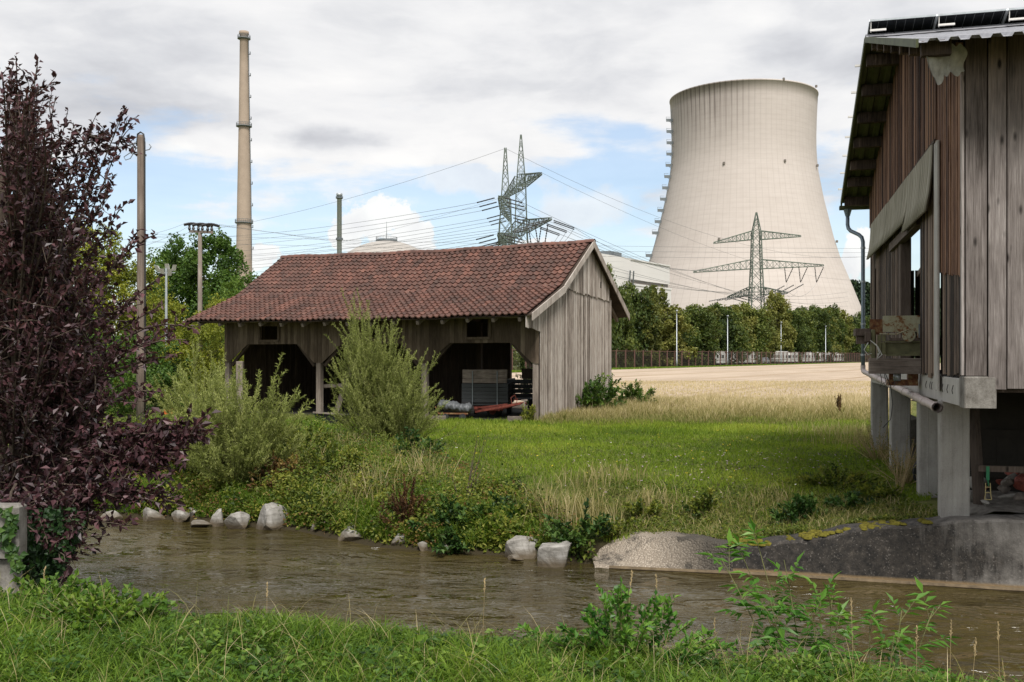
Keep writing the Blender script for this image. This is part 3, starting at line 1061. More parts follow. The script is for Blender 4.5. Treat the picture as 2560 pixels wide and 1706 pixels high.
for (px, py) in ((1771, 408), (1918, 402), (2022, 414), (1915, 198), (2021, 216), (1751, 598), (2069, 604)):
    zz = (HZ - py) / F * 580
    rr = np.interp(zz, [q[1] for q in prof[:17]], [q[0] for q in prof[:17]])
    xx = (px - 1857) / F * 590
    a = -math.acos(max(-1, min(1, xx / rr)))
    zz = EYE + (HZ - py) / F * (TY + rr * math.sin(a)) - .6
    mb = MB()
    c_ = Vector((math.cos(a) * (rr + .2), math.sin(a) * (rr + .2), zz))
    mb.cbox(c_.x - .6, c_.x + .6, c_.y - .6, c_.y + .6, zz - .7, zz + .7, .15)
    build("warning_light", mb, m_darkgap, t)

# ------------------------------------------------------------------ chimneys
def ring_platform(parent, r, z, w=1.4, hgt=1.3, n=28, name="platform"):
    mb = MB()
    mb.lathe((0, 0, z), [(r - .05, -.5), (r + w, -.1), (r + w, .15), (r - .05, .15)], n)
    for k in range(n):
        a = 2 * math.pi * k / n
        c_, s_ = math.cos(a), math.sin(a)
        mb.bar(((r + w - .1) * c_, (r + w - .1) * s_, z + .1), ((r + w - .1) * c_, (r + w - .1) * s_, z + hgt), .09)
    for hh in (.6, hgt):
        mb.tube([((r + w - .1) * math.cos(2 * math.pi * k / n), (r + w - .1) * math.sin(2 * math.pi * k / n), z + hh) for k in range(n + 1)], .06, 4, False)
    build(name, mb, m_plantgrey, parent)


cy_ = 395.0
t = thing("tall_chimney", "very tall tapering beige concrete chimney with three ringed platforms", "chimney", ((610 - 1280) / F * cy_, cy_, .6))
mb = MB()
mb.lathe((0, 0, 0), [(3.75, 0), (3.05, 42), (2.55, 70), (2.1, 93), (1.75, 115), (1.62, 129), (1.9, 129.3), (1.9, 130.4), (1.3, 130.4), (1.3, 126)], 36)
build("shaft", mb, m_chim, t, smooth=True)
ring_platform(t, 2.55, 54.5, 1.0)
ring_platform(t, 2.1, 92.8, 1.0)
ring_platform(t, 1.65, 127.6, .9)
mb = MB()
for sgn in (-.3, .3):
    mb.tube([(3.1 + .0, sgn, 40), (2.75, sgn, 70), (2.3, sgn, 93), (1.95, sgn, 115), (1.8, sgn, 128)], .07, 5)
for k in range(10):
    zz = 44 + k * 8.6
    rr = np.interp(zz, [40, 70, 93, 115, 128], [3.0, 2.6, 2.2, 1.85, 1.7])
    mb.box(rr, rr + .75, -.4, .4, zz, zz + .18)
    mb.box(rr + .6, rr + .75, -.4, .4, zz, zz + 1.1)
for k in range(120):
    zz = 41 + k * .72
    rr = np.interp(zz, [40, 70, 93, 115, 128], [3.1, 2.75, 2.3, 1.95, 1.8])
    mb.bar((rr, -.3, zz), (rr, .3, zz), .06)
build("access_ladder", mb, m_plantgrey, t)

t = thing("vent_stack", "slim pale grey exhaust stack behind the tiled roof", "chimney", ((848.5 - 1280) / F * 400, 400, .6))
mb = MB()
mb.lathe((0, 0, 0), [(1.0, 0), (.95, 66), (1.25, 66.2), (1.25, 67), (.7, 67), (.7, 64)], 24)
build("shaft", mb, m_galv, t, smooth=True)
for zz in (48.5, 65.2):
    ring_platform(t, .95, zz, .55, .5, 16, "collar")

# ------------------------------------------------------------------ reactor dome
t = thing("reactor_dome", "pale round concrete reactor dome with a railed cap and mast above the roof ridge", "dome", ((966.5 - 1280) / F * 520, 520, .6))
mb = MB()
RD, ZD = 34.0, 28.4
prof_d = [(RD, 0), (RD, ZD)] + [(RD * math.cos(a), ZD + RD * math.sin(a)) for a in np.linspace(.05, 1.5, 26)]
mb.lathe((0, 0, -.6), prof_d, 96)
build("shell", mb, m_dome, t, smooth=True)
mb = MB()
mb.lathe((0, 0, ZD + RD - .9), [(0.1, .9), (5.4, .9), (5.4, 0), (5.6, 0), (5.6, .7)], 40)
for k in range(40):
    a = 2 * math.pi * k / 40
    mb.bar((5.5 * math.cos(a), 5.5 * math.sin(a), ZD + RD - .9), (5.5 * math.cos(a), 5.5 * math.sin(a), ZD + RD + 1.3), .09)
mb.tube([(5.5 * math.cos(2 * math.pi * k / 40), 5.5 * math.sin(2 * math.pi * k / 40), ZD + RD + 1.3) for k in range(41)], .07, 4, False)
build("railing", mb, m_plantgrey, t)
mb = MB()
mb.tube([(0, 0, ZD + RD), (0, 0, ZD + RD + 4), (0, 0, ZD + RD + 9.5)], [.22, .14, .07], 6)
mb.bar((-.6, 0, ZD + RD + 3), (.6, 0, ZD + RD + 3), .12)
build("mast", mb, m_plantgrey, t)

# ------------------------------------------------------------------ turbine hall
c0 = P(1571, 646, 350)
d1 = (P(1687, 666.5, 381) - c0); d1.z = 0; d1.normalize()
d2 = Vector((-d1.y, d1.x, 0))
t = thing("turbine_hall", "windowless pale box-shaped power station hall left of the cooling tower", "building", (c0.x, c0.y, .6), math.atan2(d1.y, d1.x))
HT = c0.z - .6
Lh = 33.2
mb = MB()
mb.box(0, Lh, 0, 30, 28.8, HT - .5)
mb.box(1.2, Lh - .3, .8, 30, 26.9, 28.8)
build("upper_wall", mb, m_white, t)
mb = MB()
mb.box(-.25, Lh + .15, -.25, 30.2, HT - .5, HT)
build("roof_edge", mb, m_white, t)
mb = MB()
mb.box(.6, Lh - .5, .5, 20, 27.4, 28.75)
build("recess", mb, m_darkgap, t)
mb = MB()
mb.box(-.8, Lh - .1, -.6, 31, 0, 27.3)
mb.box(-1.0, Lh + .1, -.8, 31.2, 26.7, 27.35)
build("lower_wall", mb, m_white, t)
for (x0, x1, y0) in ((1, 10, 8), (-9, -1.5, 12), (16, 24, 14)):
    mb = MB()
    y1 = y0 + 5
    hh = 3.2 if x0 == 1 else 2.2
    mb.cbox(x0, x1, y0, y1, HT, HT + hh, .1)
    for k in range(6):
        mb.box(x0 - .1 + k * .6, x0 + .2 + k * .6, y0 - .15, y0, HT + .3, HT + hh - .3)
    build("roof_unit", mb, m_plantgrey if x0 == 1 else m_galv, t)
mb = MB()
mb.box(-26, -.2, -1, 30, 0, HT - .15)
build("side_wing", mb, m_white, t)
mb = MB()
for k in range(2):
    mb.tube([(-1.5 + k * 2.6, -1.2, 26), (-2.8 + k * 2.6, -2.2, 31.5)], .25, 6)
build("exhaust_pipe", mb, m_plantgrey, t)


# ------------------------------------------------------------------ pylons
def lattice_mast(mb, c, w0, w1, z0, z1, n, r=.10, apex=False, bias=1.0):
    lv = []
    for k in range(n + 1):
        f = k / n
        f = 1 - (1 - f) ** bias
        z = z0 + (z1 - z0) * f
        w = w0 + (w1 - w0) * f
        lv.append([Vector((c[0] + sx * w / 2, c[1] + sy * w / 2, z)) for sx, sy in ((-1, -1), (1, -1), (1, 1), (-1, 1))])
    for k in range(n):
        for i in range(4):
            j = (i + 1) % 4
            mb.bar(lv[k][i], lv[k + 1][i], r * 2)
            mb.bar(lv[k][i], lv[k + 1][j], r)
            mb.bar(lv[k][j], lv[k + 1][i], r)
            if k % 2 == 0: mb.bar(lv[k][i], lv[k][j], r)
    return lv


def cross_arm(mb, base, tip, depth, wid, n=8, r=.09, drop=.0):
    """triangular truss from the mast at base out to tip; bottom chords flat, top chord falling to the tip"""
    base, tip = Vector(base), Vector(tip)
    d = (tip - base)
    d.z = 0
    d.normalize()
    sd_ = Vector((-d.y, d.x, 0))
    b0, b1 = base + sd_ * wid / 2, base - sd_ * wid / 2
    t0, t1 = base + sd_ * wid / 2 + Vector((0, 0, depth)), base - sd_ * wid / 2 + Vector((0, 0, depth))
    tp = tip + Vector((0, 0, .35))
    prev = None
    for k in range(n + 1):
        f = k / n
        q = [b0.lerp(tip + sd_ * .25, f), b1.lerp(tip - sd_ * .25, f), t0.lerp(tp + sd_ * .2, f), t1.lerp(tp - sd_ * .2, f)]
        if prev:
            for i in range(4): mb.bar(prev[i], q[i], r * 1.7)
            a, b_ = (0, 1) if k % 2 else (1, 0)
            mb.bar(prev[a], q[b_], r)
            mb.bar(prev[a], q[a + 2], r)
            mb.bar(prev[b_ + 2], q[b_], r)
            mb.bar(prev[2], q[3], r)
        mb.bar(q[0], q[2], r)
        mb.bar(q[1], q[3], r)
        mb.bar(q[0], q[1], r)
        prev = q


def insulator(parent, p, q, r=.2, n=12, name="insulator"):
    mb = MB()
    p, q = Vector(p), Vector(q)
    pts, rad = [p], [.05]
    for k in range(n):
        for f_, rr in ((.1, .07), (.3, r), (.6, r), (.9, .07)):
            pts.append(p.lerp(q, (k + f_) / n))
            rad.append(rr)
    pts.append(q)
    rad.append(.05)
    mb.tube(pts, rad, 6)
    build(name, mb, m_insul, parent)


def wire(name, pts_ends, sag, r=.035, label=None, group=None, n=22):
    p, q = Vector(pts_ends[0]), Vector(pts_ends[1])
    mid = (p + q) / 2
    r *= .72
    mb = MB()
    pts = []
    for k in range(n + 1):
        f = k / n
        w = p.lerp(q, f)
        w.z -= sag * 4 * f * (1 - f)
        pts.append(w)
    mb.tube(pts, r, 4)
    vs = [(a - p.x, b_ - p.y, c_ - p.z) for a, b_, c_ in mb.v]
    mb.v = vs
    o = build(name, mb, m_wire)
    o.location = p
    tag(o, label, "power line", group)
    return o


G = .62
# left mast of the pair: arms point towards the camera
pyA = P(1263.5, 0, 170)
tA = thing("power_pylon", "green lattice pylon seen end-on, the shorter left one of the close pair above the ridge", "pylon", (pyA.x, 170, G), math.atan2(.0, 1))
mb = MB()
lattice_mast(mb, (0, 0), 4.6, 1.9, 0, 24.8, 9, .085)
lattice_mast(mb, (0, 0), 1.9, .25, 24.8, 37.3, 9, .06)
build("mast", mb, m_pylon, tA)
dA = Vector((.06, 1, 0)).normalized()
for zz, half in ((26.6, 13.5), (20.6, 15)):
    for sg in (-1, 1):
        mb = MB()
        cross_arm(mb, dA * sg * .9 + Vector((0, 0, zz)), dA * sg * half + Vector((0, 0, zz)), 1.9, 1.8, 9, .07)
        build("cross_arm", mb, m_pylon, tA)
insA = []
for zz, half in ((26.6, 13.5), (20.6, 15)):
    for k, f_ in enumerate((-1, -.68, -.36, .36, .68, 1)):
        c_ = dA * half * f_ + Vector((0, 0, zz))
        for sx in (-1, 1):
            e = c_ + Vector((sx * 3.6, .3, -.7))
            insulator(tA, c_ + Vector((sx * .8, 0, 0)), e, .13, 14)
            insA.append((sx, tA.location + e))

# right mast of the pair: arms cross the picture aslant
tB = thing("power_pylon", "taller grey lattice pylon with two slanting cross arms, right one of the close pair", "pylon", (1.8, 200, G))
mb = MB()
lattice_mast(mb, (0, 0), 5.4, 2.4, 0, 27, 8, .10)
lattice_mast(mb, (0, 0), 2.4, 1.9, 27, 36.0, 4, .08)
lattice_mast(mb, (0, 0), 1.9, .2, 36.0, 46.2, 7, .065)
build("mast", mb, m_pylon, tB)
dB = Vector((.24, -.97, 0)).normalized()
for zz, half, dep in ((35.6, 14.8, 2.4), (26.3, 21.4, 2.6)):
    for sg in (-1, 1):
        mb = MB()
        cross_arm(mb, dB * sg * 1.0 + Vector((0, 0, zz)), dB * sg * half + Vector((0, 0, zz)), dep, 2.0, 10, .085)
        build("cross_arm", mb, m_pylon, tB)
insB = []
for f_ in (1.0, .78, .56, -.6, -.95):
    c_ = dB * 21.2 * f_ + Vector((0, 0, 26.2))
    for sx in (-1, 1):
        e = c_ + Vector((sx * 4.4, sx * 1.2, -1.2 if sx > 0 else -1.0))
        for dz_ in (0, .3):
            insulator(tB, c_ + Vector((sx * .6, 0, -dz_)), e + Vector((0, 0, -dz_)), .12, 16)
        insB.append((sx, tB.location + e))
for f_ in (.72, .5):
    c_ = dB * 21.2 * f_ + Vector((0, 0, 26.2))
    for o_ in (-1.2, 1.2):
        insulator(tB, c_ + Vector((o_, 0, 0)), c_ + Vector((0, 0, -7.6)), .14, 16)
# jumper loops under the arm tip
for k, f_ in enumerate((1.0, .78, .56)):
    c_ = dB * 21.2 * f_ + Vector((0, 0, 26.2))
    a_, b_ = c_ + Vector((4.4, 1.2, -1.2)), c_ + Vector((-4.4, -1.2, -1.0))
    mb = MB()
    mb.tube([a_.lerp(b_, q / 14) + Vector((0, 0, -5.0 * 4 * (q / 14) * (1 - q / 14) * .8)) for q in range(15)], .035, 4)
    build("jumper_cable", mb, m_wire, tB)

# pylon in front of the cooling tower
tC = thing("power_pylon", "grey lattice pylon with two wide level cross arms standing in front of the cooling tower", "pylon", ((1891 - 1280) / F * 300, 300, G))
mb = MB()
lattice_mast(mb, (0, 0), 5.2, 3.0, 0, 28, 8, .13)
lattice_mast(mb, (0, 0), 3.0, 2.4, 28, 38.8, 4, .12)
lattice_mast(mb, (0, 0), 2.4, .25, 38.8, 45, 4, .10)
build("mast", mb, m_pylon, tC)
for zz, hl, hr, dep in ((36.8, 12.6, 13.0, 2.6), (28.0, 18.7, 19.8, 2.8)):
    for sg, hh in ((-1, hl), (1, hr)):
        mb = MB()
        tipz = zz - (1.0 if sg < 0 else -.7)
        cross_arm(mb, (sg * 1.3, 0, zz), (sg * hh, -sg * 1.5, tipz), dep, 2.0, 10, .11)
        build("cross_arm", mb, m_pylon, tC)
for sg, hh in ((-1, 9), (1, 8.5)):
    mb = MB()
    cross_arm(mb, (sg * 1.3, 0, 20.2), (sg * 6.2, -sg * 11, 20.2 - .3), 2.4, 2.0, 8, .11)
    build("cross_arm", mb, m_pylon, tC)
for xx in (9.5, 13.8, 18.6):
    zz = 28.4
    for o_ in (-1.3, 1.3):
        insulator(tC, (xx + o_, -1, zz), (xx - .8, -1, zz - 4.6), .17, 10)
for k in range(3):
    f_ = .4 + k * .3
    for sg in (-1, 1):
        c_ = Vector((sg * 6.2 * f_, -sg * 11 * f_, 20))
        insulator(tC, c_, c_ + Vector((-6.0 if sg < 0 else 4.8, 0, -1.2 if sg < 0 else 2.6)), .2, 12)
        insulator(tC, c_, c_ + Vector((5.2 if sg < 0 else -4, 0, -1.4)), .2, 12)
for k in range(3):
    a_, b_ = Vector((9 + k * 4.4, -1, 23.6)), Vector((4.8 + k, -6, 21.8))
    mb = MB()
    mb.tube([a_.lerp(b_, q / 12) + Vector((0, 0, -3.2 * 4 * (q / 12) * (1 - q / 12))) for q in range(13)], .035, 4)
    build("jumper_cable", mb, m_wire, tC)

# overhead wires
LG = "overhead wires strung between the pylons"
top_a = tA.location + Vector((0, 0, 37.2))
wire("power_line", (P(300, 600, 260), top_a), 3.0, .035, "thin top wire rising from the left to the tip of the shorter pylon", LG)
wire("power_line", (top_a, P(2180, 640, 330)), 6.5, .035, "thin top wire falling from the shorter pylon tip across the cooling tower", LG)
tipB = tB.location + dB * 14.8 + Vector((0, 0, 36))
wire("power_line", (tipB, P(2180, 700, 420)), 6.0, .035, "wire from the upper slanting arm tip falling right to the cooling tower", LG)
wire("power_line", (P(420, 690, 300), tB.location + dB * -14.8 + Vector((0, 0, 36))), 2.0, .03, "faint wire climbing from the left to the far tip of the upper slanting arm", LG)
lab_l = "one of the parallel wires fanning out left from the pylon pair"
lab_r = "one of the parallel wires fanning out right from the pylon pair"
k = 0
for sx, e in insA:
    if sx < 0:
        wire("power_line", (e, P(330, 590 + 13 * k, 330)), 2.5, .04, lab_l, LG)
        k += 1
    elif k % 2 == 0 or True:
        pass
k = 0
for sx, e in insA:
    if sx > 0 and k % 2 == 0:
        wire("power_line", (e, P(2120, 790 - 6 * k, 360)), 4.0, .04, lab_r, LG)
    k += 1 if sx > 0 else 0
k = 0
for sx, e in insB:
    if sx > 0:
        wire("power_line", (e, Vector((tC.location.x - 16 + 5 * k, 300, 21 + G + (7 if k < 3 else 0)))), 3.0, .045, lab_r, LG)
        k += 1
    else:
        wire("power_line", (e, P(300, 640 + 14 * k, 420)), 3.0, .045, lab_l, LG)
wire("power_line", (P(380, 585, 330), P(2200, 622, 330)), 1.0, .05, "long nearly level wire crossing behind both pylons, upper of two", LG)
wire("power_line", (P(380, 604, 330), P(2200, 632, 330)), 1.0, .05, "long nearly level wire crossing behind both pylons, lower of two", LG)
wire("power_line", (P(1450, 640, 330), P(2200, 642, 330)), .5, .05, "level wire crossing low over the pale hall to the cooling tower", LG)

# ------------------------------------------------------------------ wire fence
ORD = ["first", "second", "third", "fourth", "fifth", "sixth", "seventh", "eighth", "ninth", "tenth", "eleventh", "twelfth", "thirteenth", "fourteenth",
       "fifteenth", "sixteenth", "seventeenth", "eighteenth", "nineteenth", "twentieth", "twenty-first", "twenty-second", "twenty-third", "twenty-fourth", "twenty-fifth",
       "twenty-sixth", "twenty-seventh", "twenty-eighth", "twenty-ninth", "thirtieth"]
f0 = fence_pt(-45)
t = thing("wire_fence", "long wire netting fence on brown posts between stubble field and trees", "fence", (f0.x, f0.y, gz(f0.x, f0.y)), math.atan2(FN[1].y, FN[1].x))
FL, FH = 235.0, 2.55
post = None
nfp = int(FL / 3.1)
for k in range(nfp + 1):
    x = k * 3.1
    if post is None:
        mb = MB()
        mb.box(-.09, .09, -.07, .07, -.6, FH)
        mb.bar((0, 0, FH), (0, -.3, FH + .18), .05)
        post = build("post", mb, m_fencepost, t)
    else:
        o = post.copy()
        C.objects.link(o)
        o.parent = t
        o.location = (x, 0, 0)
mb = MB()
for z_ in (.12, FH - .1):
    mb.bar((0, 0, z_), (FL, 0, z_), .07)
build("rail", mb, m_fencepost, t)
# netting: fine crossed wires, cell about 20 cm
mb = MB()
x = 0
while x < FL:
    mb.box(x, x + .014, .015, .03, .1, FH - .05)
    x += .22
for k in range(9):
    mb.box(0, FL, .03, .045, .12 + k * .29, .12 + k * .29 + .014)
build("netting", mb, m_mesh, t)

# ------------------------------------------------------------------ lamp posts by the fence
def lamp_post(name, x, y, h, label, group, r=.075, head=True, mat=None, z=None):
    z = gz(x, y) if z is None else z
    t = thing(name, label, "lamp post", (x, y, z), 0, group)
    mb = MB()
    mb.tube([(0, 0, 0), (0, 0, 1.2), (0, 0, 1.25), (0, 0, h)], [r * 1.35, r * 1.35, r, r * .7], 10)
    build("pole", mb, mat or m_galv, t, smooth=True)
    if not head:
        mb = MB()
        mb.cbox(-.16, .16, -.34, .12, h - .02, h + .16, .04)
        build("lamp_head", mb, mat or m_galv, t)
    if head:
        mb = MB()
        mb.tube([(0, 0, h - .1), (-.15, -.15, h + .25), (-.75, -.6, h + .36)], [.05, .045, .04], 6)
        mb.cbox(-1.15, -.5, -.75, -.45, h + .27, h + .45, .04)
        build("lamp_head", mb, mat or m_galv, t)
    return t


LPG = "slim steel lamp posts along the fence"
lamp_post("lamp_post", *fence_pt(22, .8).xy[:], 8.6, "slim steel lamp post before the fence, nearest the tiled shed", LPG, .085, False)
lamp_post("lamp_post", *fence_pt(55, -2).xy[:], 9.0, "slim steel lamp post at the left end of the white caravans", LPG, .09, False)
lamp_post("lamp_post", *fence_pt(91, -2).xy[:], 8.9, "slim steel lamp post standing between the two groups of caravans", LPG, .09, False)
lamp_post("lamp_post", *fence_pt(132, -2).xy[:], 9.1, "slim steel lamp post over the caravans, nearest the plank barn", LPG, .10, False)
lamp_post("lamp_post", *fence_pt(80, -9).xy[:], 8.6, "faint lamp post half hidden in the trees above the caravans", LPG, .07, False)

# ------------------------------------------------------------------ caravans and cars behind the fence
FA = math.atan2(FN[1].y, FN[1].x)


def caravan(s, L, label, motor=False, off=-4.2):
    p = fence_pt(s, off)
    t = thing("caravan" if not motor else "motorhome", label, "caravan" if not motor else "motorhome", (p.x, p.y, gz(p.x, p.y)), FA, "white caravans parked behind the fence")
    prof = [(0, .45), (0, 2.0), (.35, 2.55), (L - .45, 2.6), (L, 2.1), (L, .45)] if not motor else [(0, .5), (-.1, 1.1), (.5, 1.3), (.15, 1.9), (.3, 2.8), (L, 2.75), (L, .45)]
    mb = MB()
    n = len(prof)
    vs = [(x_, -1.1, z_) for x_, z_ in prof] + [(x_, 1.1, z_) for x_, z_ in prof]
    fs = [tuple(range(n)), tuple(reversed(range(n, 2 * n)))] + [(i, n + i, n + (i + 1) % n, (i + 1) % n) for i in range(n)]
    mb.add(vs, fs)
    build("body", mb, m_caravan, t)
    mb = MB()
    mb.box(.1, L - .1, -1.112, -1.101, .95, 1.08)
    build("stripe", mb, m_stripe, t)
    for x0, x1 in ((.7, 1.7), (2.5, 3.3), (L - 2.0, L - .9)):
        mb = MB()
        mb.cbox(x0, x1, -1.125, -1.10, 1.35, 1.95, .02)
        build("window", mb, m_glass, t)
    mb = MB()
    mb.cbox(-.012, .0, -.8, .8, 1.3, 1.9, .003)
    if not motor: build("window", mb, m_glass, t)
    for x_ in ((L * .5,) if not motor else (1.0, L - 1.6)):
        mb = MB()
        mb.tube([(x_, -1.13, .33), (x_, -.9, .33)], .33, 14)
        build("wheel", mb, m_rubber, t)
    mb = MB()
    mb.cbox(L * .4, L * .4 + .6, -.4, .4, 2.57, 2.72, .05)
    build("roof_hatch", mb, m_caravan, t)
    return t


def car(s, label, mat, off=-4.0):
    p = fence_pt(s, off)
    t = thing("parked_car", label, "car", (p.x, p.y, gz(p.x, p.y)), FA)
    prof = [(0, .35), (0, .8), (.9, .95), (1.5, 1.42), (3.2, 1.45), (3.9, .98), (4.3, .9), (4.35, .35)]
    mb = MB()
    n = len(prof)
    vs = [(x_, -.85 + (.12 if z_ > 1.2 else 0), z_) for x_, z_ in prof] + [(x_, .85 - (.12 if z_ > 1.2 else 0), z_) for x_, z_ in prof]
    mb.add(vs, [tuple(range(n)), tuple(reversed(range(n, 2 * n)))] + [(i, n + i, n + (i + 1) % n, (i + 1) % n) for i in range(n)])
    build("body", mb, mat, t)
    mb = MB()
    mb.hexa([(1.15, -.87, .98), (3.7, -.87, .98), (3.7, -.84, .98), (1.15, -.84, .98)], [(1.6, -.78, 1.36), (3.15, -.78, 1.36), (3.15, -.76, 1.36), (1.6, -.76, 1.36)])
    build("side_window", mb, m_glass, t)
    for x_ in (.8, 3.5):
        mb = MB()
        mb.tube([(x_, -.88, .32), (x_, -.66, .32)], .32, 14)
        build("wheel", mb, m_rubber, t)


caravan(51.5, 5.6, "white caravan at the left end of its row, with a round dish by its corner")
caravan(58.5, 5.8, "white caravan parked second from the left behind the fence posts")
caravan(65.6, 5.6, "white caravan in the middle of the left caravan group")
caravan(72.6, 6.4, "white caravan at the right end of the left group, beside a small car")
caravan(94, 7.0, "white motorhome with overhanging cab roof behind the fence", True)
caravan(104, 5.8, "white caravan directly right of the motorhome")
caravan(113, 6.0, "pale caravan second to the right of the motorhome")
caravan(122, 5.6, "pale caravan third to the right of the motorhome")
caravan(131, 6.2, "pale caravan left of the last lamp post behind fence")
caravan(141, 6.0, "pale caravan right of the last lamp post behind fence")
caravan(152, 6.2, "pale caravan showing just left of the barn downpipe")
car(82.0, "pale small car parked right of the left caravan group", m_carpaint)
car(42.5, "dark car parked left of the caravans behind the fence", m_cardark, -6)
p = fence_pt(51, -3.2)
t = thing("satellite_dish", "grey round dish on a short mast before the leftmost caravan", "dish", (p.x, p.y, gz(p.x, p.y)))
mb = MB()
mb.tube([(0, 0, 0), (0, 0, 2.1)], .05, 6)
build("mast", mb, m_galv, t)
mb = MB()
mb.tube([(0, 0, 2.2), (-.05, -.08, 2.2)], [.5, .35], 14)
build("reflector", mb, m_plantgrey, t)

# ------------------------------------------------------------------ trees
def crown_arrays(rng, h, rad, n, leaf, base=.18, lobes=18, squash=1.0, loose=.12, prof=None):
    """leaf clumps gathered on overlapping lobes"""
    L = []
    for k in range(lobes):
        f = (k + .5) / lobes
        z = h * (base + (1 - base) * (f ** .9) * .93)
        env = prof(f) if prof else math.sin(math.pi * (0.12 + .80 * f)) ** .7
        a = k * 2.399 + rng.uniform(-.4, .4)
        rr = rad * env * rng.uniform(.35, .72)
        lr = rad * rng.uniform(.30, .48) * (.55 + .5 * env)
        L.append((np.array([rr * math.cos(a), rr * math.sin(a), z - lr * .25]), lr, rng.uniform(-.18, .18)))
    A = []
    for c, lr, tt in L:
        m = int(n / lobes)
        # sub-clumps make the lobe outline uneven
        ns = 9
        sc = rand_unit(rng, ns) * lr * rng.uniform(.55, 1.0, (ns, 1))
        sc[:, 2] *= .8 * squash
        which = rng.integers(0, ns, m)
        rs = lr * rng.uniform(.25, .5, ns)
        d = rand_unit(rng, m)
        pts = c + sc[which] + d * rs[which][:, None] * rng.uniform(.5, 1.1, (m, 1))
        out = unit(pts - c + np.array([0, 0, .3 * lr]))
        D_ = unit(out * .5 + rng.normal(size=(m, 3)) * .8 - np.array([0, 0, .25]))
        N_ = unit(out + rng.normal(size=(m, 3)) * .6)
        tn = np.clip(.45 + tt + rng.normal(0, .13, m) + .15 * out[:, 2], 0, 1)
        l_ = leaf * rng.uniform(.6, 1.3, m)
        A.append(leaf_arrays(pts, D_, N_, l_, l_ * .75, tn, .15))
    return join(A), L


def make_tree(name, x, y, h, rad, n, leaf, mat, label, group, seed, cat="tree", lobes=18, base=.18, trunk_r=None, prof=None, z=None, squash=1.0):
    rng = np.random.default_rng(seed)
    t = thing(name, label, cat, (x, y, gz(x, y) if z is None else z), rng.uniform(0, 6.28), group)
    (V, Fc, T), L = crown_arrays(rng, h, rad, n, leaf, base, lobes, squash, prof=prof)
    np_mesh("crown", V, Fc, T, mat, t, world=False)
    r = trunk_r or h * .016
    mb = MB()
    pts = [(0, 0, -.3), (.05 * r, .1 * r, h * .12), (r * .6, -r * .4, h * .35), (r, r * .3, h * .6), (0, 0, h * .85)]
    mb.tube(pts, [r * 1.5, r * 1.05, r * .85, r * .5, r * .12], 8)
    for c, lr, _ in L[::2]:
        z0 = max(h * .12, c[2] * .62)
        mb.tube([(r * .3, 0, z0), (c[0] * .5, c[1] * .5, z0 + (c[2] - z0) * .6), tuple(c)], [r * .4, r * .25, r * .08], 5)
    build("trunk", mb, m_bark, t, smooth=True)
    return t


def copy_thing(src, loc, rz, scale=1.0, label=None, group=None):
    o = src.copy()
    C.objects.link(o)
    o.location = loc
    o.rotation_euler = (0, 0, rz)
    o.scale = (scale,) * 3 if not isinstance(scale, tuple) else scale
    if label: o['label'] = label
    if group: o['group'] = group
    for ch in src.children:
        c_ = ch.copy()
        C.objects.link(c_)
        c_.parent = o
    return o


# belt of trees behind the fence
protos = [
    make_tree("broadleaf_tree", 0, 0, 12, 5.2, 9000, .50, m_belt, "x", "x", 101, base=.04, lobes=22),
    make_tree("broadleaf_tree", 0, 0, 12, 4.6, 9000, .46, m_beltdry, "x", "x", 102, base=.05, lobes=20),
    make_tree("broadleaf_tree", 0, 0, 12, 5.8, 9500, .48, m_belt, "x", "x", 103, base=.03, lobes=24),
    make_tree("broadleaf_tree", 0, 0, 12, 4.2, 8000, .44, m_beltdry, "x", "x", 104, base=.18, lobes=16),
]
BG = "trees in the belt behind the fence"
belt = [  # px, top row, metres behind the fence, prototype
    (1470, 655, 8, 0), (1503, 672, 10, 2), (1545, 712, 9, 0), (1583, 720, 12, 2), (1612, 745, 9, 3), (1632, 716, 14, 1), (1660, 758, 10, 1),
    (1695, 780, 12, 0), (1722, 772, 14, 2), (1755, 765, 13, 3), (1785, 775, 15, 2), (1812, 770, 14, 0), (1838, 750, 16, 1), (1868, 768, 14, 2), (1900, 765, 15, 1),
    (1942, 740, 16, 3), (1972, 768, 14, 2), (2004, 763, 16, 0), (2030, 772, 15, 2), (2052, 761, 17, 1), (2078, 772, 16, 0), (2100, 774, 18, 3), (2128, 786, 17, 0),
    (2150, 790, 18, 2), (2180, 792, 18, 1), (1690, 830, 10, 0), (1835, 830, 13, 2), (2010, 835, 15, 0)]
desc = {0: "dark green bushy tree", 1: "yellowing green tree", 2: "broad deep green tree", 3: "loose olive-toned tree"}
used = set()
for i, (px, top, beh, k) in enumerate(belt):
    top += (i * 37 % 5 - 2) * 4
    r_ = (px - 1280) / F
    s_ = (r_ * FN[0].y - FN[0].x) / (FN[1].x - r_ * FN[1].y)
    x, Y = FN[0].x + FN[1].x * s_, FN[0].y + FN[1].y * s_
    Y *= 1 + beh / (.9 * Y) * (1 + s_ / 220)
    x = r_ * Y
    hgt = (HZ - top) / F * Y + EYE - .62 + .4
    sc = hgt / 12.0
    wsc = min(1.25, max(.75, 1.05 / max(sc, .6))) * sc * (.55 if px < 1560 else .75 if px < 1640 else 1)
    lab = f"{desc[k]}, {ORD[i]} counted from the tiled shed in the belt behind the fence" if i < 25 else f"low {desc[k]} at the foot of the fence belt, {ORD[i - 25]} from the shed"
    src = protos[k]
    if k not in used:
        used.add(k)
        src.location = (x, Y, .6)
        src.scale = (wsc, wsc, sc)
        src['label'] = lab
        src['group'] = BG
    else:
        copy_thing(src, (x, Y, .6), i * 1.9, (wsc, wsc, sc), lab, BG)
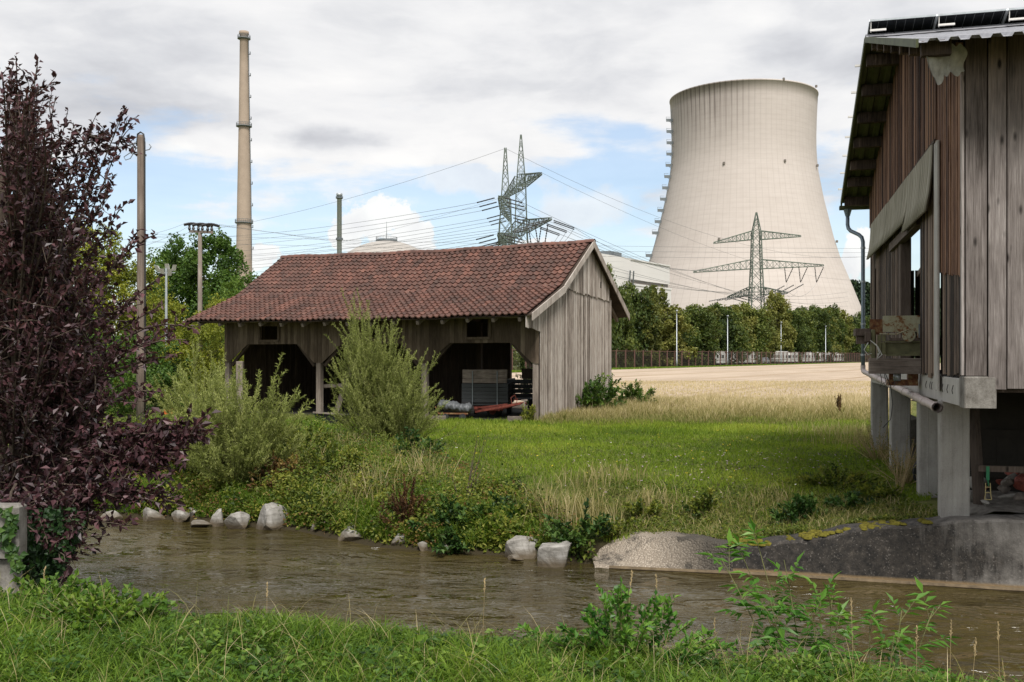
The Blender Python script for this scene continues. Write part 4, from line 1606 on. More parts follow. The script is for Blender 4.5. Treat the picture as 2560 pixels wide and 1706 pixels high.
# undergrowth along the foot of the belt
hp = make_tree("hedge_bush", 0, 0, 3.2, 3.4, 2600, .34, m_belt, "x", "x", 120, cat="bush", base=.0, lobes=12, trunk_r=.05)
HG = "undergrowth bushes along the fence"
first = True
for i in range(30):
    s_ = -30 + i * 6.3
    p = fence_pt(s_, -6.5 - 2.5 * ((i * 7) % 3) / 2)
    if s_ > 45: p = fence_pt(s_, -12 - ((i * 7) % 3))
    lab = "dark green bush in the undergrowth right behind the wire fence"
    if first:
        hp.location = (p.x, p.y, .55)
        hp['label'] = lab
        hp['group'] = HG
        first = False
    else:
        copy_thing(hp, (p.x, p.y, .55), i * 2.2, (1, 1, .75 + .12 * ((i * 5) % 4)), lab, HG)


def tree_at(px, top, Y, rad, n, leaf, mat, label, seed, group="trees on the left behind the poles", **kw):
    x = (px - 1280) / F * Y
    zb = gz(x, Y)
    h = (HZ - top) / F * Y + EYE - zb
    return make_tree("broadleaf_tree" if h > 4.5 else "round_bush", x, Y, h, rad, n, leaf, mat, label, group, seed, cat="tree" if h > 4.5 else "bush", **kw)


tree_at(505, 566, 82, 5.0, 26000, .25, m_leafgreen, "tall green tree behind the crossarm pole, highest of the left trees", 201, lobes=30, base=.05)
tree_at(590, 672, 80, 3.5, 12000, .24, m_leafgreen, "green tree with its crown in front of the tall chimney foot", 202, lobes=20, base=.05)
tree_at(430, 610, 88, 4.0, 15000, .25, m_leafgreen, "dark green tree left of the crossarm pole, behind the floodlight mast", 203, lobes=22, base=.05)
tree_at(650, 700, 96, 2.6, 6000, .20, m_leafgreen, "small green treetop peeping over the left corner of the tiled roof", 204, lobes=16, base=.05)
tree_at(310, 620, 62, 3.6, 16000, .17, m_leafyellow, "yellow-green tree behind the wooden utility pole", 205, lobes=24, base=.04)
tree_at(395, 745, 66, 2.9, 12000, .17, m_leafyellow, "bright yellow-green tree round the foot of the floodlight mast", 206, lobes=20, base=.04)
tree_at(550, 742, 60, 2.4, 9000, .13, m_leafyellow, "pale yellow bush against the left verge of the tiled roof", 207, lobes=18, base=.04)
tree_at(590, 700, 66, 2.4, 9000, .15, m_leafgreen, "mid-green bush between the crossarm pole and the tiled roof", 208, lobes=18, base=.04)
tree_at(490, 790, 57, 2.2, 8000, .13, m_leafyellow, "low yellow-green bush at the foot of the crossarm pole", 209, lobes=16, base=.02)
tree_at(235, 545, 75, 4.4, 14000, .22, m_leafyellow, "yellow-green tree shimmering through the upper purple branches", 210, lobes=24, base=.04)
tree_at(100, 500, 78, 4.8, 12000, .24, m_leafgreen, "green tree hidden behind the purple tree", 211, lobes=24, base=.04)
tree_at(150, 760, 48, 3.2, 9000, .17, m_leafgreen, "lower green tree behind the purple tree", 212, lobes=18, base=.02)
tree_at(360, 830, 45, 2.2, 9000, .12, m_leafgreen, "low green bush at the foot of the wooden utility pole", 213, lobes=16, base=.0)
tree_at(250, 850, 40, 2.2, 9000, .12, m_leafgreen, "dense low bush on the far bank behind the purple tree", 214, lobes=16, base=.0)
tree_at(440, 860, 47, 1.8, 7000, .11, m_leafyellow, "small yellow-green bush left of the shed's open end", 215, lobes=14, base=.0)
tree_at(20, 700, 60, 4, 8000, .2, m_leafgreen, "green tree at the left picture edge behind purple leaves", 216, lobes=16, base=.02)

# ------------------------------------------------------------------ poles on the left
YP = 31.0
xb = (353 - 1280) / F * YP
t = thing("utility_pole", "old round wooden utility pole with a metal hoop cap and black riser cable", "utility pole", (xb, YP, gz(xb, YP)))
zt = P(353, 338, YP).z - gz(xb, YP)
mb = MB()
mb.tube([(0, 0, -.3), (0, 0, 2), (.01, 0, 5), (0, 0, zt - .1), (0, 0, zt)], [.15, .145, .135, .12, .09], 14)
build("pole", mb, m_pole, t, smooth=True)
mb = MB()
mb.tube([(.13, -.06, .2), (.135, -.06, 4), (.125, -.05, zt - .25), (.09, -.05, zt + .02), (0, -.05, zt + .08), (-.09, -.05, zt + .02), (-.115, -.05, zt - .35)], .028, 6)
build("riser_cable", mb, m_black, t, smooth=True)
mb = MB()
for k, (zz, a) in enumerate(((zt - .42, -1), (zt - .62, -1), (zt - .5, 1))):
    mb.tube([(a * .1, -.05, zz), (a * .28, -.08, zz + .03), (a * .34, -.08, zz + .12), (a * .28, -.08, zz + .2)], .016, 5)
mb.tube([(-.1, -.1, zt - .4), (-.3, -.1, zt - .75), (-.45, -.1, zt - .8), (-.5, -.1, zt - .7), (-.38, -.1, zt - .62), (-.2, -.1, zt - .5)], .014, 5)
mb.box(-.16, .16, -.02, .02, zt - .66, zt - .6)
build("cable_bracket", mb, m_plantgrey, t)
wire("power_line", (Vector((xb - .1, YP, P(353, 358, YP).z)), P(-40, 412, 30)), .12, .028, "thick dark cable running left from the wooden pole into the purple leaves", None)
wire("power_line", (Vector((xb - .1, YP, P(353, 352, YP).z)), P(240, 372, 30.8)), .15, .012, "thin slack wire hanging left of the wooden pole top", None)

YT = 60.0
xb = (500 - 1280) / F * YT
zb = gz(xb, YT)
t = thing("utility_pole", "grey pole with slanting crossarm and three black insulator bundles", "utility pole", (xb, YT, zb))
zt = P(500, 582, YT).z - zb
mb = MB()
mb.tube([(0, 0, -.3), (0, 0, 3), (0, 0, zt)], [.165, .15, .115], 12)
build("pole", mb, m_post, t, smooth=True)
mb = MB()
pa, pb = Vector((-.95, 1.1, zt + .22)), Vector((1.05, -1.1, zt - .12))
mb.bar(pa, pb, .14, .16)
build("crossarm", mb, m_post, t)
for k in range(3):
    c_ = pa.lerp(pb, .06 + .42 * k)
    mb = MB()
    for o_ in (-.12, .12):
        mb.tube([c_ + Vector((o_, 0, .05)), c_ + Vector((o_, 0, .16)), c_ + Vector((o_, 0, .28)), c_ + Vector((o_, 0, .38))], [.05, .10, .06, .09], 8)
    pts, rad = [], []
    for q in range(25):
        f_ = q / 24
        pts.append(c_ + Vector((-.52 + 1.04 * f_, .2, .42 + .10 * math.sin(math.pi * f_) - .05 * f_)))
        rad.append(.10 if q % 2 else .07)
    mb.tube(pts, rad, 8)
    build("insulator", mb, m_insul, t)
wg = "three wires of the crossarm pole"
for k, (yl, yr, nm) in enumerate(((565, 560, "upper"), (594, 598, "middle"), (614, 632, "lower"))):
    c_ = pa.lerp(pb, .06 + .42 * k) + t.location + Vector((0, .2, .5))
    wire("power_line", (c_ + Vector((-.5, 0, 0)), P(350, yl + 25, 54)), .1, .011, f"{nm} wire leaving the crossarm pole to the left", wg)
    wire("power_line", (c_ + Vector((.5, 0, 0)), P(1560, 640 + 14 * k, 150)), .8, .009, f"{nm} wire leaving the crossarm pole to the right", wg)

YL = 57.0
xb = (415.5 - 1280) / F * YL
zb = gz(xb, YL)
t = thing("floodlight_mast", "slim white mast with a cluster of white floodlights left of the crossarm pole", "floodlight mast", (xb, YL, zb))
zt = P(415, 680, YL).z - zb
mb = MB()
mb.tube([(0, 0, 0), (0, 0, zt)], [.10, .06], 10)
mb.bar((-.5, 0, zt - .05), (.5, 0, zt - .05), .05)
mb.bar((0, 0, zt), (0, 0, zt + .4), .1)
build("pole", mb, m_galv, t, smooth=False)
for k, (ox, oz, an) in enumerate(((-.48, .18, -.5), (-.20, .0, 0.1), (.08, .28, 0), (.22, -.05, .3), (.48, .22, .5))):
    mb = MB()
    c_ = Vector((ox, -.1, zt + oz))
    up_ = Vector((math.sin(an) * .15, -.12, .17))
    sd_ = Vector((.11, 0, 0))
    bk = Vector((0, .12, .05))
    mb.hexa([c_ - sd_ - up_, c_ + sd_ - up_, c_ + sd_ * .8 - up_ * .7 + bk, c_ - sd_ * .8 - up_ * .7 + bk], [c_ - sd_ + up_, c_ + sd_ + up_, c_ + sd_ * .8 + up_ * .7 + bk, c_ - sd_ * .8 + up_ * .7 + bk])
    build("floodlight", mb, m_caravan, t)

# ------------------------------------------------------------------ the open shed with the tiled roof
SA = math.atan2(-.415, .910)
shed = thing("open_shed", "long weathered plank shed with red tiled roof and open bays, by the lawn", "shed", (.998, 36.0, 0), SA)
YR, ZR = 4.97, 7.0        # ridge
YK, ZK = 1.74, 5.02       # kink in the front slope
YE, ZE = -1.34, 3.86      # front eave
YB, ZB = 9.64, 4.17       # back eave
XL, XR = -15.25, .28
LW = -14.4


def roof_z(y):
    return float(np.interp(y, [YE, YK, YR, YB], [ZE, ZK, ZR, ZB]))


def sag(x):
    f = (x - XL) / (XR - XL)
    return -.10 * math.sin(math.pi * min(1, max(0, f))) - .14 * max(0, .16 - f) + .02 * math.sin(x * 2.1)


def tiles(mb, segs, x0, x1, rows_len=.345, w=.252, seed=3):
    """segs: list of ((y,z),(y,z)) from eave up to ridge"""
    rg = random.Random(seed)
    prof = [(0, .015), (.12, .055), (.28, .066), (.45, .03), (.60, .0), (.84, .0), (1.02, .016)]
    for (ya, za), (yb, zb_) in segs:
        L = math.hypot(yb - ya, zb_ - za)
        n = max(1, round(L / rows_len))
        dy_, dz_ = (yb - ya) / L, (zb_ - za) / L
        ny_, nz_ = -dz_ * (1 if dy_ > 0 else -1), abs(dy_)
        cols = int((x1 - x0) / w)
        for r in range(n):
            rt = rg.uniform(-.06, .06)
            for c in range(cols):
                x = x0 + c * w + rg.uniform(-.006, .006)
                t_ = min(1, max(0, rg.gauss(.42, .11) + rt))
                s0 = L * r / n - .05 + rg.uniform(-.012, .012)
                s1 = L * (r + 1) / n + .01
                lift = .066 + rg.uniform(-.006, .012)
                sk = rg.uniform(-.008, .008)
                vs = []
                for (s_, up, dx_) in ((s0, lift - .045, 0), (s0, lift, 0), (s1, .004, sk)):
                    for (u_, hh) in prof:
                        hx = hh * (1.0 if up != lift - .045 else .9)
                        xx = x + u_ * w + dx_
                        vs.append((xx, ya + dy_ * s_ + ny_ * (hx + up), za + dz_ * s_ + nz_ * (hx + up) + sag(xx)))
                k = len(prof)
                fs = []
                for j in range(k - 1):
                    if dy_ > 0:
                        fs += [(j, j + 1, k + j + 1, k + j), (k + j, k + j + 1, 2 * k + j + 1, 2 * k + j)]
                    else:
                        fs += [(j + 1, j, k + j, k + j + 1), (k + j + 1, k + j, 2 * k + j, 2 * k + j + 1)]
                mb.add(vs, fs, t_)


mb = MB()
tiles(mb, [((YE, ZE), (YK, ZK)), ((YK, ZK), (YR, ZR))], XL, XR)
tiles(mb, [((YB, ZB), (YR, ZR))], XL, XR, .40, .5, 8)
roof = build("roof", mb, m_tile, shed)
mb = MB()
rg = random.Random(4)
x = XL
while x < XR - .1:
    t_ = rg.gauss(.45, .15)
    x1 = min(x + .40, XR + .02)
    rr0, rr1 = .15, .125
    vs, k = [], 7
    for (xx, rr) in ((x, rr0 - .02), (x, rr0), (x1 + .03, rr1)):
        for j in range(k):
            a = math.pi * j / (k - 1)
            vs.append((xx, YR - math.cos(a) * rr * 1.1, ZR + .0 + math.sin(a) * rr + sag(xx) + .01))
    fs = []
    for j in range(k - 1):
        fs += [(j, k + j, k + j + 1, j + 1), (k + j, 2 * k + j, 2 * k + j + 1, k + j + 1)]
    mb.add(vs, fs, t_)
    x += .37 + rg.uniform(-.01, .01)
build("ridge_tiles", mb, m_tile, roof)
# underlay boards, battens and rafters
mb = MB()
for (ya, za), (yb, zb_) in (((YE + .03, ZE), (YK, ZK)), ((YK, ZK), (YR, ZR)), ((YR, ZR), (YB, ZB))):
    n = 16
    for i in range(n):
        xa, xb_ = XL + .02 + (XR - XL - .04) * i / n, XL + .02 + (XR - XL - .04) * (i + 1) / n
        d = .05
        mb.add([(xa, ya, za + sag(xa) - d), (xb_, ya, za + sag(xb_) - d), (xb_, yb, zb_ + sag(xb_) - d), (xa, yb, zb_ + sag(xa) - d),
                (xa, ya, za + sag(xa) - .02), (xb_, ya, za + sag(xb_) - .02), (xb_, yb, zb_ + sag(xb_) - .02), (xa, yb, zb_ + sag(xa) - .02)],
               [(0, 3, 2, 1), (4, 5, 6, 7), (0, 1, 5, 4), (2, 3, 7, 6), (0, 4, 7, 3), (1, 2, 6, 5)], .4)
build("roof_boards", mb, m_inner, shed)
rf0 = None
for k in range(15):
    x = -.25 - k * 1.03
    mb = MB()
    if rf0 is None:
        mb.bar((0, YE + .10, ZE - .14), (0, YK, ZK - .16), .11, .14, (0, 0, 1), .6)
        mb.bar((0, YK, ZK - .16), (0, YR, ZR - .17), .11, .14, (0, 0, 1), .4)
        mb.bar((0, YR, ZR - .17), (0, YB - .1, ZB - .16), .11, .14, (0, 0, 1), .4)
        rf0 = build("rafter", mb, m_post, shed)
        rf0.location = (x, 0, sag(x) - .02)
    else:
        o = rf0.copy()
        C.objects.link(o)
        o.parent = shed
        o.location = (x, 0, sag(x) - .02)
mb = MB()
mb.bar((XL + .3, YE + .45, ZE - .08), (XR - .3, YE + .45, ZE - .08), .1, .07)
mb.bar((LW - .1, .0, 4.12), (.0, .0, 4.12), .16, .18)
build("eaves_beam", mb, m_post, shed)
# barge boards at the near gable
mb = MB()
for (ya, za, yb, zb_) in ((YE - .02, ZE - .06, YK + .05, ZK - .06), (YK + .0, ZK - .05, YR + .02, ZR - .0)):
    mb.hexa([(XR, ya, za - .17), (XR + .04, ya, za - .17), (XR + .04, yb, zb_ - .17), (XR, yb, zb_ - .17)],
            [(XR, ya, za + .10), (XR + .04, ya, za + .10), (XR + .04, yb, zb_ + .10), (XR, yb, zb_ + .10)], .75)
mb.hexa([(XR, YR, ZR - .20), (XR + .035, YR, ZR - .20), (XR + .035, YB, ZB - .20), (XR, YB, ZB - .20)],
        [(XR, YR, ZR + .11), (XR + .035, YR, ZR + .11), (XR + .035, YB, ZB + .11), (XR, YB, ZB + .11)], .5)
build("barge_board", mb, m_gable, shed)
mb = MB()
mb.bar((XL - .04, YE, ZE - .12), (XL - .04, YK, ZK - .1), .05, .2)
mb.bar((XL - .04, YK, ZK - .1), (XL - .04, YR, ZR - .1), .05, .2)
build("barge_board", mb, m_front, shed)

# gable wall (plane x = 0): lower boards, overlapping upper boards, eaves gusset
under = lambda y: roof_z(y) - .06
mb = MB()
wall_of_planks(mb, 'y', .0, 7.95, .0, lambda y: -.12, lambda y: min(5.05 - .03 * y, under(y)), .17, .028, .013, 11, .05, holes=[(5.05, 5.12, 3.2, 3.75), (6.75, 6.8, 1.4, 4.2)], tint0=.55, tv=.42, jit=.010)
for y in np.arange(.1, 7.9, .171):
    mb.bar((.034, y, -.05), (.034, y, min(4.9, under(y) - .05)), .035, .012, tint=.45)
gable_w = build("gable_wall", mb, m_gable, shed)
mb = MB()
wall_of_planks(mb, 'y', 1.9, 7.6, .045, lambda y: 5.03 - .05 * (y - 2) - .03, lambda y: under(y), .16, .026, .013, 12, .05, holes=[(6.35, 6.5, 5.25, 5.5)], tint0=.55, tv=.42)
build("upper_gable_boards", mb, m_gable, shed)
mb = MB()
wall_of_planks(mb, 'y', YE + .03, .0, .02, lambda y: 3.27 - .11 * y + .0, lambda y: under(y) - .02, .15, .026, .005, 13, .02, tint0=.5, tv=.4)
build("eaves_gusset", mb, m_gable, shed)

# front wall (plane y = 0), openings with slanted corners
def front_bottom(x):
    """underside of the boarding along the three bays; x runs from LW (left) to 0"""
    for (l, r) in ((-14.15, -9.85), (-9.45, -5.0), (-4.62, -.28)):
        if l <= x <= r:
            top = 2.88
            if x < l + .95: return 2.12 + (top - 2.12) * (x - l) / .95
            if x > r - .80: return 2.12 + (top - 2.12) * (r - x) / .80
            return top
    return 2.12


mb = MB()
hl = [(-12.52, -11.62, 3.06, 3.62), (-2.92, -2.0, 3.10, 3.76), (-7.6, -6.8, 3.08, 3.7)]
wall_of_planks(mb, 'x', LW, -.02, -.03, front_bottom, lambda x: 4.28 + sag(x), .175, .028, .006, 14, .0, holes=hl, tint0=.5, tv=.4)
fw = build("front_wall", mb, m_front, shed)
for (a, b_, c_, d) in hl:
    mb = MB()
    mb.box(a - .06, b_ + .06, -.085, -.045, c_ - .09, c_)
    mb.box(a - .09, a, -.08, -.045, c_, d + .3)
    mb.box(b_, b_ + .09, -.08, -.045, c_, d + .3)
    build("hatch_frame", mb, m_front, fw)
for x in (-14.3, -9.66, -4.8, -.17):
    mb = MB()
    mb.cbox(x - .11, x + .11, .0, .22, -.2, 4.1, .012, .55)
    build("post", mb, m_post, shed)
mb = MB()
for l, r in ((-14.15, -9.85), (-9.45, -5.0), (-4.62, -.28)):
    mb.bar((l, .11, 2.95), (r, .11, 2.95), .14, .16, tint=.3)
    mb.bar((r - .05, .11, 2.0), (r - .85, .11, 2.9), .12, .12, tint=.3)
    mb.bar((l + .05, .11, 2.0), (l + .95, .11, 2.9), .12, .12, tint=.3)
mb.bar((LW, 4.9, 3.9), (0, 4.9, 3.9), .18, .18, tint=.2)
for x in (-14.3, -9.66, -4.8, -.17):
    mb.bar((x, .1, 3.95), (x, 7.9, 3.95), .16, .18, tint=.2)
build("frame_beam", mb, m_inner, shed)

# back wall and left end wall, gappy and dark inside
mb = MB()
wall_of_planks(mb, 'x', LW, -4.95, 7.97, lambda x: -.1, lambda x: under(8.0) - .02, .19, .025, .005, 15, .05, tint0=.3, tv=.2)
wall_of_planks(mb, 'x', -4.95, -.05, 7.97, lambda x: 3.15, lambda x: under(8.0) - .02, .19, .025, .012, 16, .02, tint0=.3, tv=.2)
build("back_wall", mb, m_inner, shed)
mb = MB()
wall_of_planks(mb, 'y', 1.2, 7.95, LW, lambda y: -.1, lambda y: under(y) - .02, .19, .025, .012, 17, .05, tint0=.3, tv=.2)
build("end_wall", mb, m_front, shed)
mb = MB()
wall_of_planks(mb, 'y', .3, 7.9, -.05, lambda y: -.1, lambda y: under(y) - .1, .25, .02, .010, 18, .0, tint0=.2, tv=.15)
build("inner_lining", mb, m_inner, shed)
mb = MB()
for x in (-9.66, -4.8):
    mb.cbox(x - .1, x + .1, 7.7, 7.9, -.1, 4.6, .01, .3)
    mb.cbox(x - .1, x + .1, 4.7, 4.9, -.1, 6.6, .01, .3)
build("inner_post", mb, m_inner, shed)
mb = MB()
mb.box(LW + .05, -.1, .3, 7.9, -.3, .03)
tag(build("floor", mb, m_tar, shed))


def shed_pt(x, y, z=0):
    c_, s_ = math.cos(SA), math.sin(SA)
    return Vector((.998 + x * c_ - y * s_, 36 + x * s_ + y * c_, z))


# ------------------------------------------------------------------ trailer in the right bay
tp = P(1212, 1058, 37.6)
t = thing("farm_trailer", "farm trailer with grey sides, raised wooden front board and red drawbar", "trailer", (tp.x, 37.8, 0), R(-4))
mb = MB()
W2 = .89
for k in range(5):
    mb.cbox(-W2, W2, 0, .05, .63 + k * .145, .63 + k * .145 + .135, .01, .3 + .1 * (k % 3))
for sx in (-1, 1):
    for k in range(5):
        mb.box(sx * W2 - (.05 if sx > 0 else 0), sx * W2 + (0 if sx > 0 else .05), .05, 3.4, .63 + k * .145, .63 + k * .145 + .135, .4)
mb.box(-W2, W2, 0.05, 3.4, .52, .60)
build("body", mb, m_dkgrey, t)
mb = MB()
for k in range(3):
    mb.cbox(-W2 + .03, W2 - .05 + .01 * k, -.03, .012, 1.37 + k * .172, 1.37 + k * .172 + .165, .012, .5)
build("top_board", mb, m_planklong, t)
for x_ in (-.47, .47):
    mb = MB()
    mb.bar((x_, -.055, .5), (x_, -.055, 1.82), .05, .03)
    for z_ in (1.78, 1.62, 1.48, 1.3, 1.0):
        mb.tube([(x_, -.075, z_), (x_, -.095, z_)], .016, 6)
    build("strap", mb, m_plantgrey, t)
mb = MB()
mb.cbox(-.55, .55, .1, .3, .30, .50, .02)
mb.cbox(-.45, .5, .05, .9, .36, .46, .02)
mb.bar((-.35, -.1, .28), (1.45, -1.1, .66), .06, .08)
mb.bar((.45, .3, .34), (1.45, -1.1, .66), .06, .08)
mb.bar((-.35, .1, .42), (.9, -.70, .60), .04, .05)
mb.bar((.1, -.2, .36), (.6, .2, .36), .05)
mb.bar((-.6, .55, .33), (.65, .55, .33), .09)
mb.tube([(1.4, -1.08, .65), (1.55, -1.16, .69), (1.62, -1.22, .66), (1.54, -1.24, .62)], .03, 6)
mb.box(-.1, .0, .2, 3.2, .42, .53)
mb.tube([(1.1, -.9, .55), (1.05, -.9, .85), (1.2, -.85, .95), (1.25, -.8, .75)], .018, 5)
mb.tube([(1.25, -1.0, .6), (1.3, -.9, .82), (1.15, -.85, .75)], .015, 5)
build("drawbar", mb, m_redpaint, t)


def wheel(parent, c, ax, r=.33, w=.18, rim_mat=None):
    c, ax = Vector(c), Vector(ax).normalized()
    mb = MB()
    mb.tube([c - ax * w / 2, c - ax * w / 2.4, c + ax * w / 2.4, c + ax * w / 2], [r * .86, r, r, r * .86], 22)
    wh = build("wheel", mb, m_rubber, parent, smooth=False)
    mb = MB()
    mb.tube([c - ax * (w / 2 + .012), c - ax * (w / 2 + .005)], [r * .60, r * .60], 20)
    mb.tube([c - ax * (w / 2 + .06), c - ax * (w / 2)], [r * .16, r * .22], 12)
    build("rim", mb, rim_mat or m_redpaint, wh)


wheel(t, (-.70, -.15, .33), (.62, .78, 0), .34, .22)
wheel(t, (.30, .75, .33), (.62, .78, 0), .34, .22)
wheel(t, (-.72, 2.9, .33), (1, 0, 0), .33)
wheel(t, (.72, 2.9, .33), (1, 0, 0), .33)

s_p = P(1312, 1058, 36.2)
t = thing("wooden_stake", "thin upright wooden stake with a short top board propping the drawbar", "stake", (s_p.x, 36.2, gz(s_p.x, 36.2)))
mb = MB()
mb.bar((0, 0, -.1), (-.02, 0, .74), .06, .05)
mb.bar((-.13, 0, .76), (.1, 0, .77), .05, .05)
build("stake_post", mb, m_post, t)

# second, dark trailer further back
q = P(1310, 1000, 39.6)
t = thing("farm_trailer", "dark second trailer with stepped side boards behind the red drawbar", "trailer", (q.x - .1, 40.2, 0), R(-10))
mb = MB()
for k in range(4):
    mb.box(-.75, 1.3, 0, .05, .70 + k * .19, .70 + k * .19 + .175)
    mb.box(-.75, -.70, .05, 2.6, .70 + k * .19, .70 + k * .19 + .175)
mb.box(-.75, 1.3, .05, 2.6, .6, .68)
build("body", mb, m_dkgrey, t)
mb = MB()
mb.box(.02, 1.25, -.03, .02, 1.47, 1.88)
build("top_board", mb, m_inner, t)
wheel(t, (.35, .4, .33), (1, .1, 0), .33, rim_mat=m_dkgrey)
wheel(t, (1.1, .4, .33), (1, .1, 0), .33, rim_mat=m_dkgrey)

# tarpaulin bundle on a small cart
q = P(1136, 1058, 36.8)
t = thing("hand_cart", "low dark cart frame carrying the grey tarpaulin bundle", "cart", (q.x, 36.9, 0), R(-6))
mb = MB()
mb.bar((-.62, 0, .26), (.5, 0, .26), .05)
mb.bar((-.62, .5, .26), (.5, .5, .26), .05)
for x_ in (-.6, -.1, .45): mb.bar((x_, 0, .26), (x_, .5, .26), .05)
mb.bar((-.62, 0, .28), (-.72, -.05, .52), .04)
build("frame", mb, m_rust, t)
wheel(t, (-.35, 0, .13), (.1, 1, 0), .13, .06, m_dkgrey)
wheel(t, (.3, 0, .13), (.1, 1, 0), .13, .06, m_dkgrey)
rng = np.random.default_rng(9)
nu, nv = 40, 20
V, Fq = [], []
for i in range(nu + 1):
    f = i / nu
    for j in range(nv):
        a = 2 * math.pi * j / nv
        rr = (.20 - .045 * math.exp(-((f - .68) / .06) ** 2) + .018 * math.sin(f * 31 + a * 3) + .012 * math.sin(f * 50 - a * 5)) * (min(1, 9 * f + .45) if f < .5 else min(1, 6 * (1 - f) + .55))
        y_ = math.cos(a) * rr * 1.2
        z_ = math.sin(a) * rr * .92 + .06 * math.sin(f * 5 + .6) + .02 * math.sin(a * 5 + f * 14)
        V.append((-.66 + f * 1.28, .2 + y_, .50 + max(z_, -.2)))
for i in range(nu):
    for j in range(nv):
        k = (j + 1) % nv
        Fq.append((i * nv + j, (i + 1) * nv + j, (i + 1) * nv + k, i * nv + k))
mb = MB()
mb.add(V, Fq + [tuple(range(nv)), tuple(reversed(range(nu * nv, nu * nv + nv)))])
b_ = build("tarpaulin_bundle", mb, m_tarp, None, smooth=True)
b_.location = (q.x, 36.9, 0)
b_.rotation_euler = (0, 0, R(-6))
tag(b_, "lumpy grey tarpaulin bundle lying on the low cart left of the trailer", "bundle")

for (px, Y, w_, h_, rz_, mt, lab, nm) in ((1092, 35.9, .66, .24, 5, m_planklong, "short grey plank box in the grass beside the tall willow's foot", "plank_box"),
                                          (1291, 36.0, .66, .20, -3, m_planklong, "low wooden board lying in the grass under the drawbar stake", "plank_box")):
    q = P(px, 1058, Y)
    z0 = gz(q.x, Y)
    mb = MB()
    mb.cbox(-w_ / 2, w_ / 2, 0, .06, 0, h_, .01)
    mb.box(-w_ / 2, -w_ / 2 + .05, .06, .5, 0, h_ * .9)
    mb.box(w_ / 2 - .05, w_ / 2, .06, .5, 0, h_ * .9)
    mb.box(-w_ / 2 + .05, w_ / 2 - .05, .06, .5, .02, .08)
    o = build(nm, mb, mt)
    o.location = (q.x, Y, z0)
    o.rotation_euler = (0, 0, R(rz_))
    tag(o, lab, "box")

# clutter by the left bay
q = P(818, 1030, 37.5)
t = thing("leaning_timber", "grey squared timber leaning inside the middle bay with a short cross board", "timber", (q.x, 40.2, .02), SA)
mb = MB()
mb.bar((-.22, 0, 0), (.30, .5, 2.15), .22, .18)
build("timber", mb, m_post, t)
mb = MB()
mb.bar((-.75, -.15, 1.15), (.6, -.1, 1.22), .05, .14)
build("cross_board", mb, m_post, t)
q = P(908, 1045, 36.8)
t = thing("orange_implement", "narrow orange-painted implement frame standing behind the tall willow", "farm implement", (q.x, 38.0, .0), SA)
mb = MB()
mb.bar((-.12, 0, 0), (-.02, 0, 1.6), .13, .08)
mb.bar((.35, .1, 0), (.2, .1, 1.1), .10, .07)
mb.bar((-.1, 0, .35), (.4, .1, .35), .08)
build("frame", mb, m_orange, t)
mb = MB()
mb.tube([(.35, -.1, .5), (.45, -.3, .2), (.5, -.35, .0)], .05, 8)
build("tine", mb, m_rust, t)
q = P(820, 1060, 33.8)
t = thing("black_trough", "black plastic trough with a pale rim lying in the weeds before the shed", "trough", (q.x, 33.8, gz(q.x, 33.8) + .2), R(-16))
mb = MB()
mb.hexa([(-.42, 0, -.1), (.60, 0, -.1), (.60, .4, -.1), (-.42, .4, -.1)], [(-.5, -.05, .26), (.66, -.05, .2), (.66, .46, .2), (-.5, .46, .26)])
build("tub", mb, m_black, t)
mb = MB()
mb.bar((-.52, -.07, .27), (.68, -.07, .21), .06, .05)
build("rim_bar", mb, m_post, t)
q = P(570, 1058, 39)
mb = MB()
mb.cbox(-.14, .14, 0, .2, 0, 2.2, .02)
o = build("grey_gatepost", mb, m_post)
o.location = (q.x, 40.6, gz(q.x, 40.6))
tag(o, "squat grey timber post against the shed's left corner", "post")
for k, (px, py, Y) in enumerate(((415, 1032, 33), (432, 1030, 33))):
    q = P(px, py, Y)
    mb = MB()
    mb.hexa([(-.09, 0, -.08), (.09, 0, -.05), (.12, .1, -.04), (-.08, .1, -.08)], [(-.06, 0, .1), (.05, 0, .07), (.07, .1, .09), (-.05, .1, .12)])
    o = build("orange_scrap", mb, m_orange)
    o.location = (q.x, Y, q.z)
    tag(o, ["small orange scrap in the bank weeds, left of two", "small orange scrap in the bank weeds, right of two"][k], "scrap")

# ------------------------------------------------------------------ the plank barn on concrete pillars
BA = math.atan2(-.2556, .967)
barn = thing("plank_barn", "tall plank barn on concrete pillars at the right, with a sheet metal roof", "barn", (6.27, 14.5, 0), BA)
TF, TB_, TR = -1.75, 11.25, 4.6       # front plane, back plane, ridge
ZRB = 8.42
ZBOT = 2.12
XE = 8.5


def bz(y):
    return ZRB - (.31 * (TR - y) if y < TR else .283 * (y - TR))


def barn_pt(x, y, z):
    c_, s_ = math.cos(BA), math.sin(BA)
    return Vector((6.27 + x * c_ - y * s_, 14.5 + x * s_ + y * c_, z))


# roof sheets: trapezoid corrugation running up the slopes
def sheet(mb, x0, x1, ya, yb, off=.04, per=.235, dep=.045, th=.006):
    prof = []
    x = x0
    while x < x1:
        prof += [(x, 0), (x + per * .40, 0), (x + per * .52, dep), (x + per * .88, dep)]
        x += per
    n = len(prof)
    vs = []
    for y in (ya, yb):
        for (px_, h_) in prof:
            vs.append((px_, y, bz(y) + off + h_))
        for (px_, h_) in prof:
            vs.append((px_, y, bz(y) + off + h_ - th))
    fs = []
    for i in range(n - 1):
        fs += [(i, i + 1, 2 * n + i + 1, 2 * n + i), (n + i + 1, n + i, 3 * n + i, 3 * n + i + 1), (i + 1, i, n + i, n + i + 1), (2 * n + i, 2 * n + i + 1, 3 * n + i + 1, 3 * n + i)]
    mb.add(vs, fs)


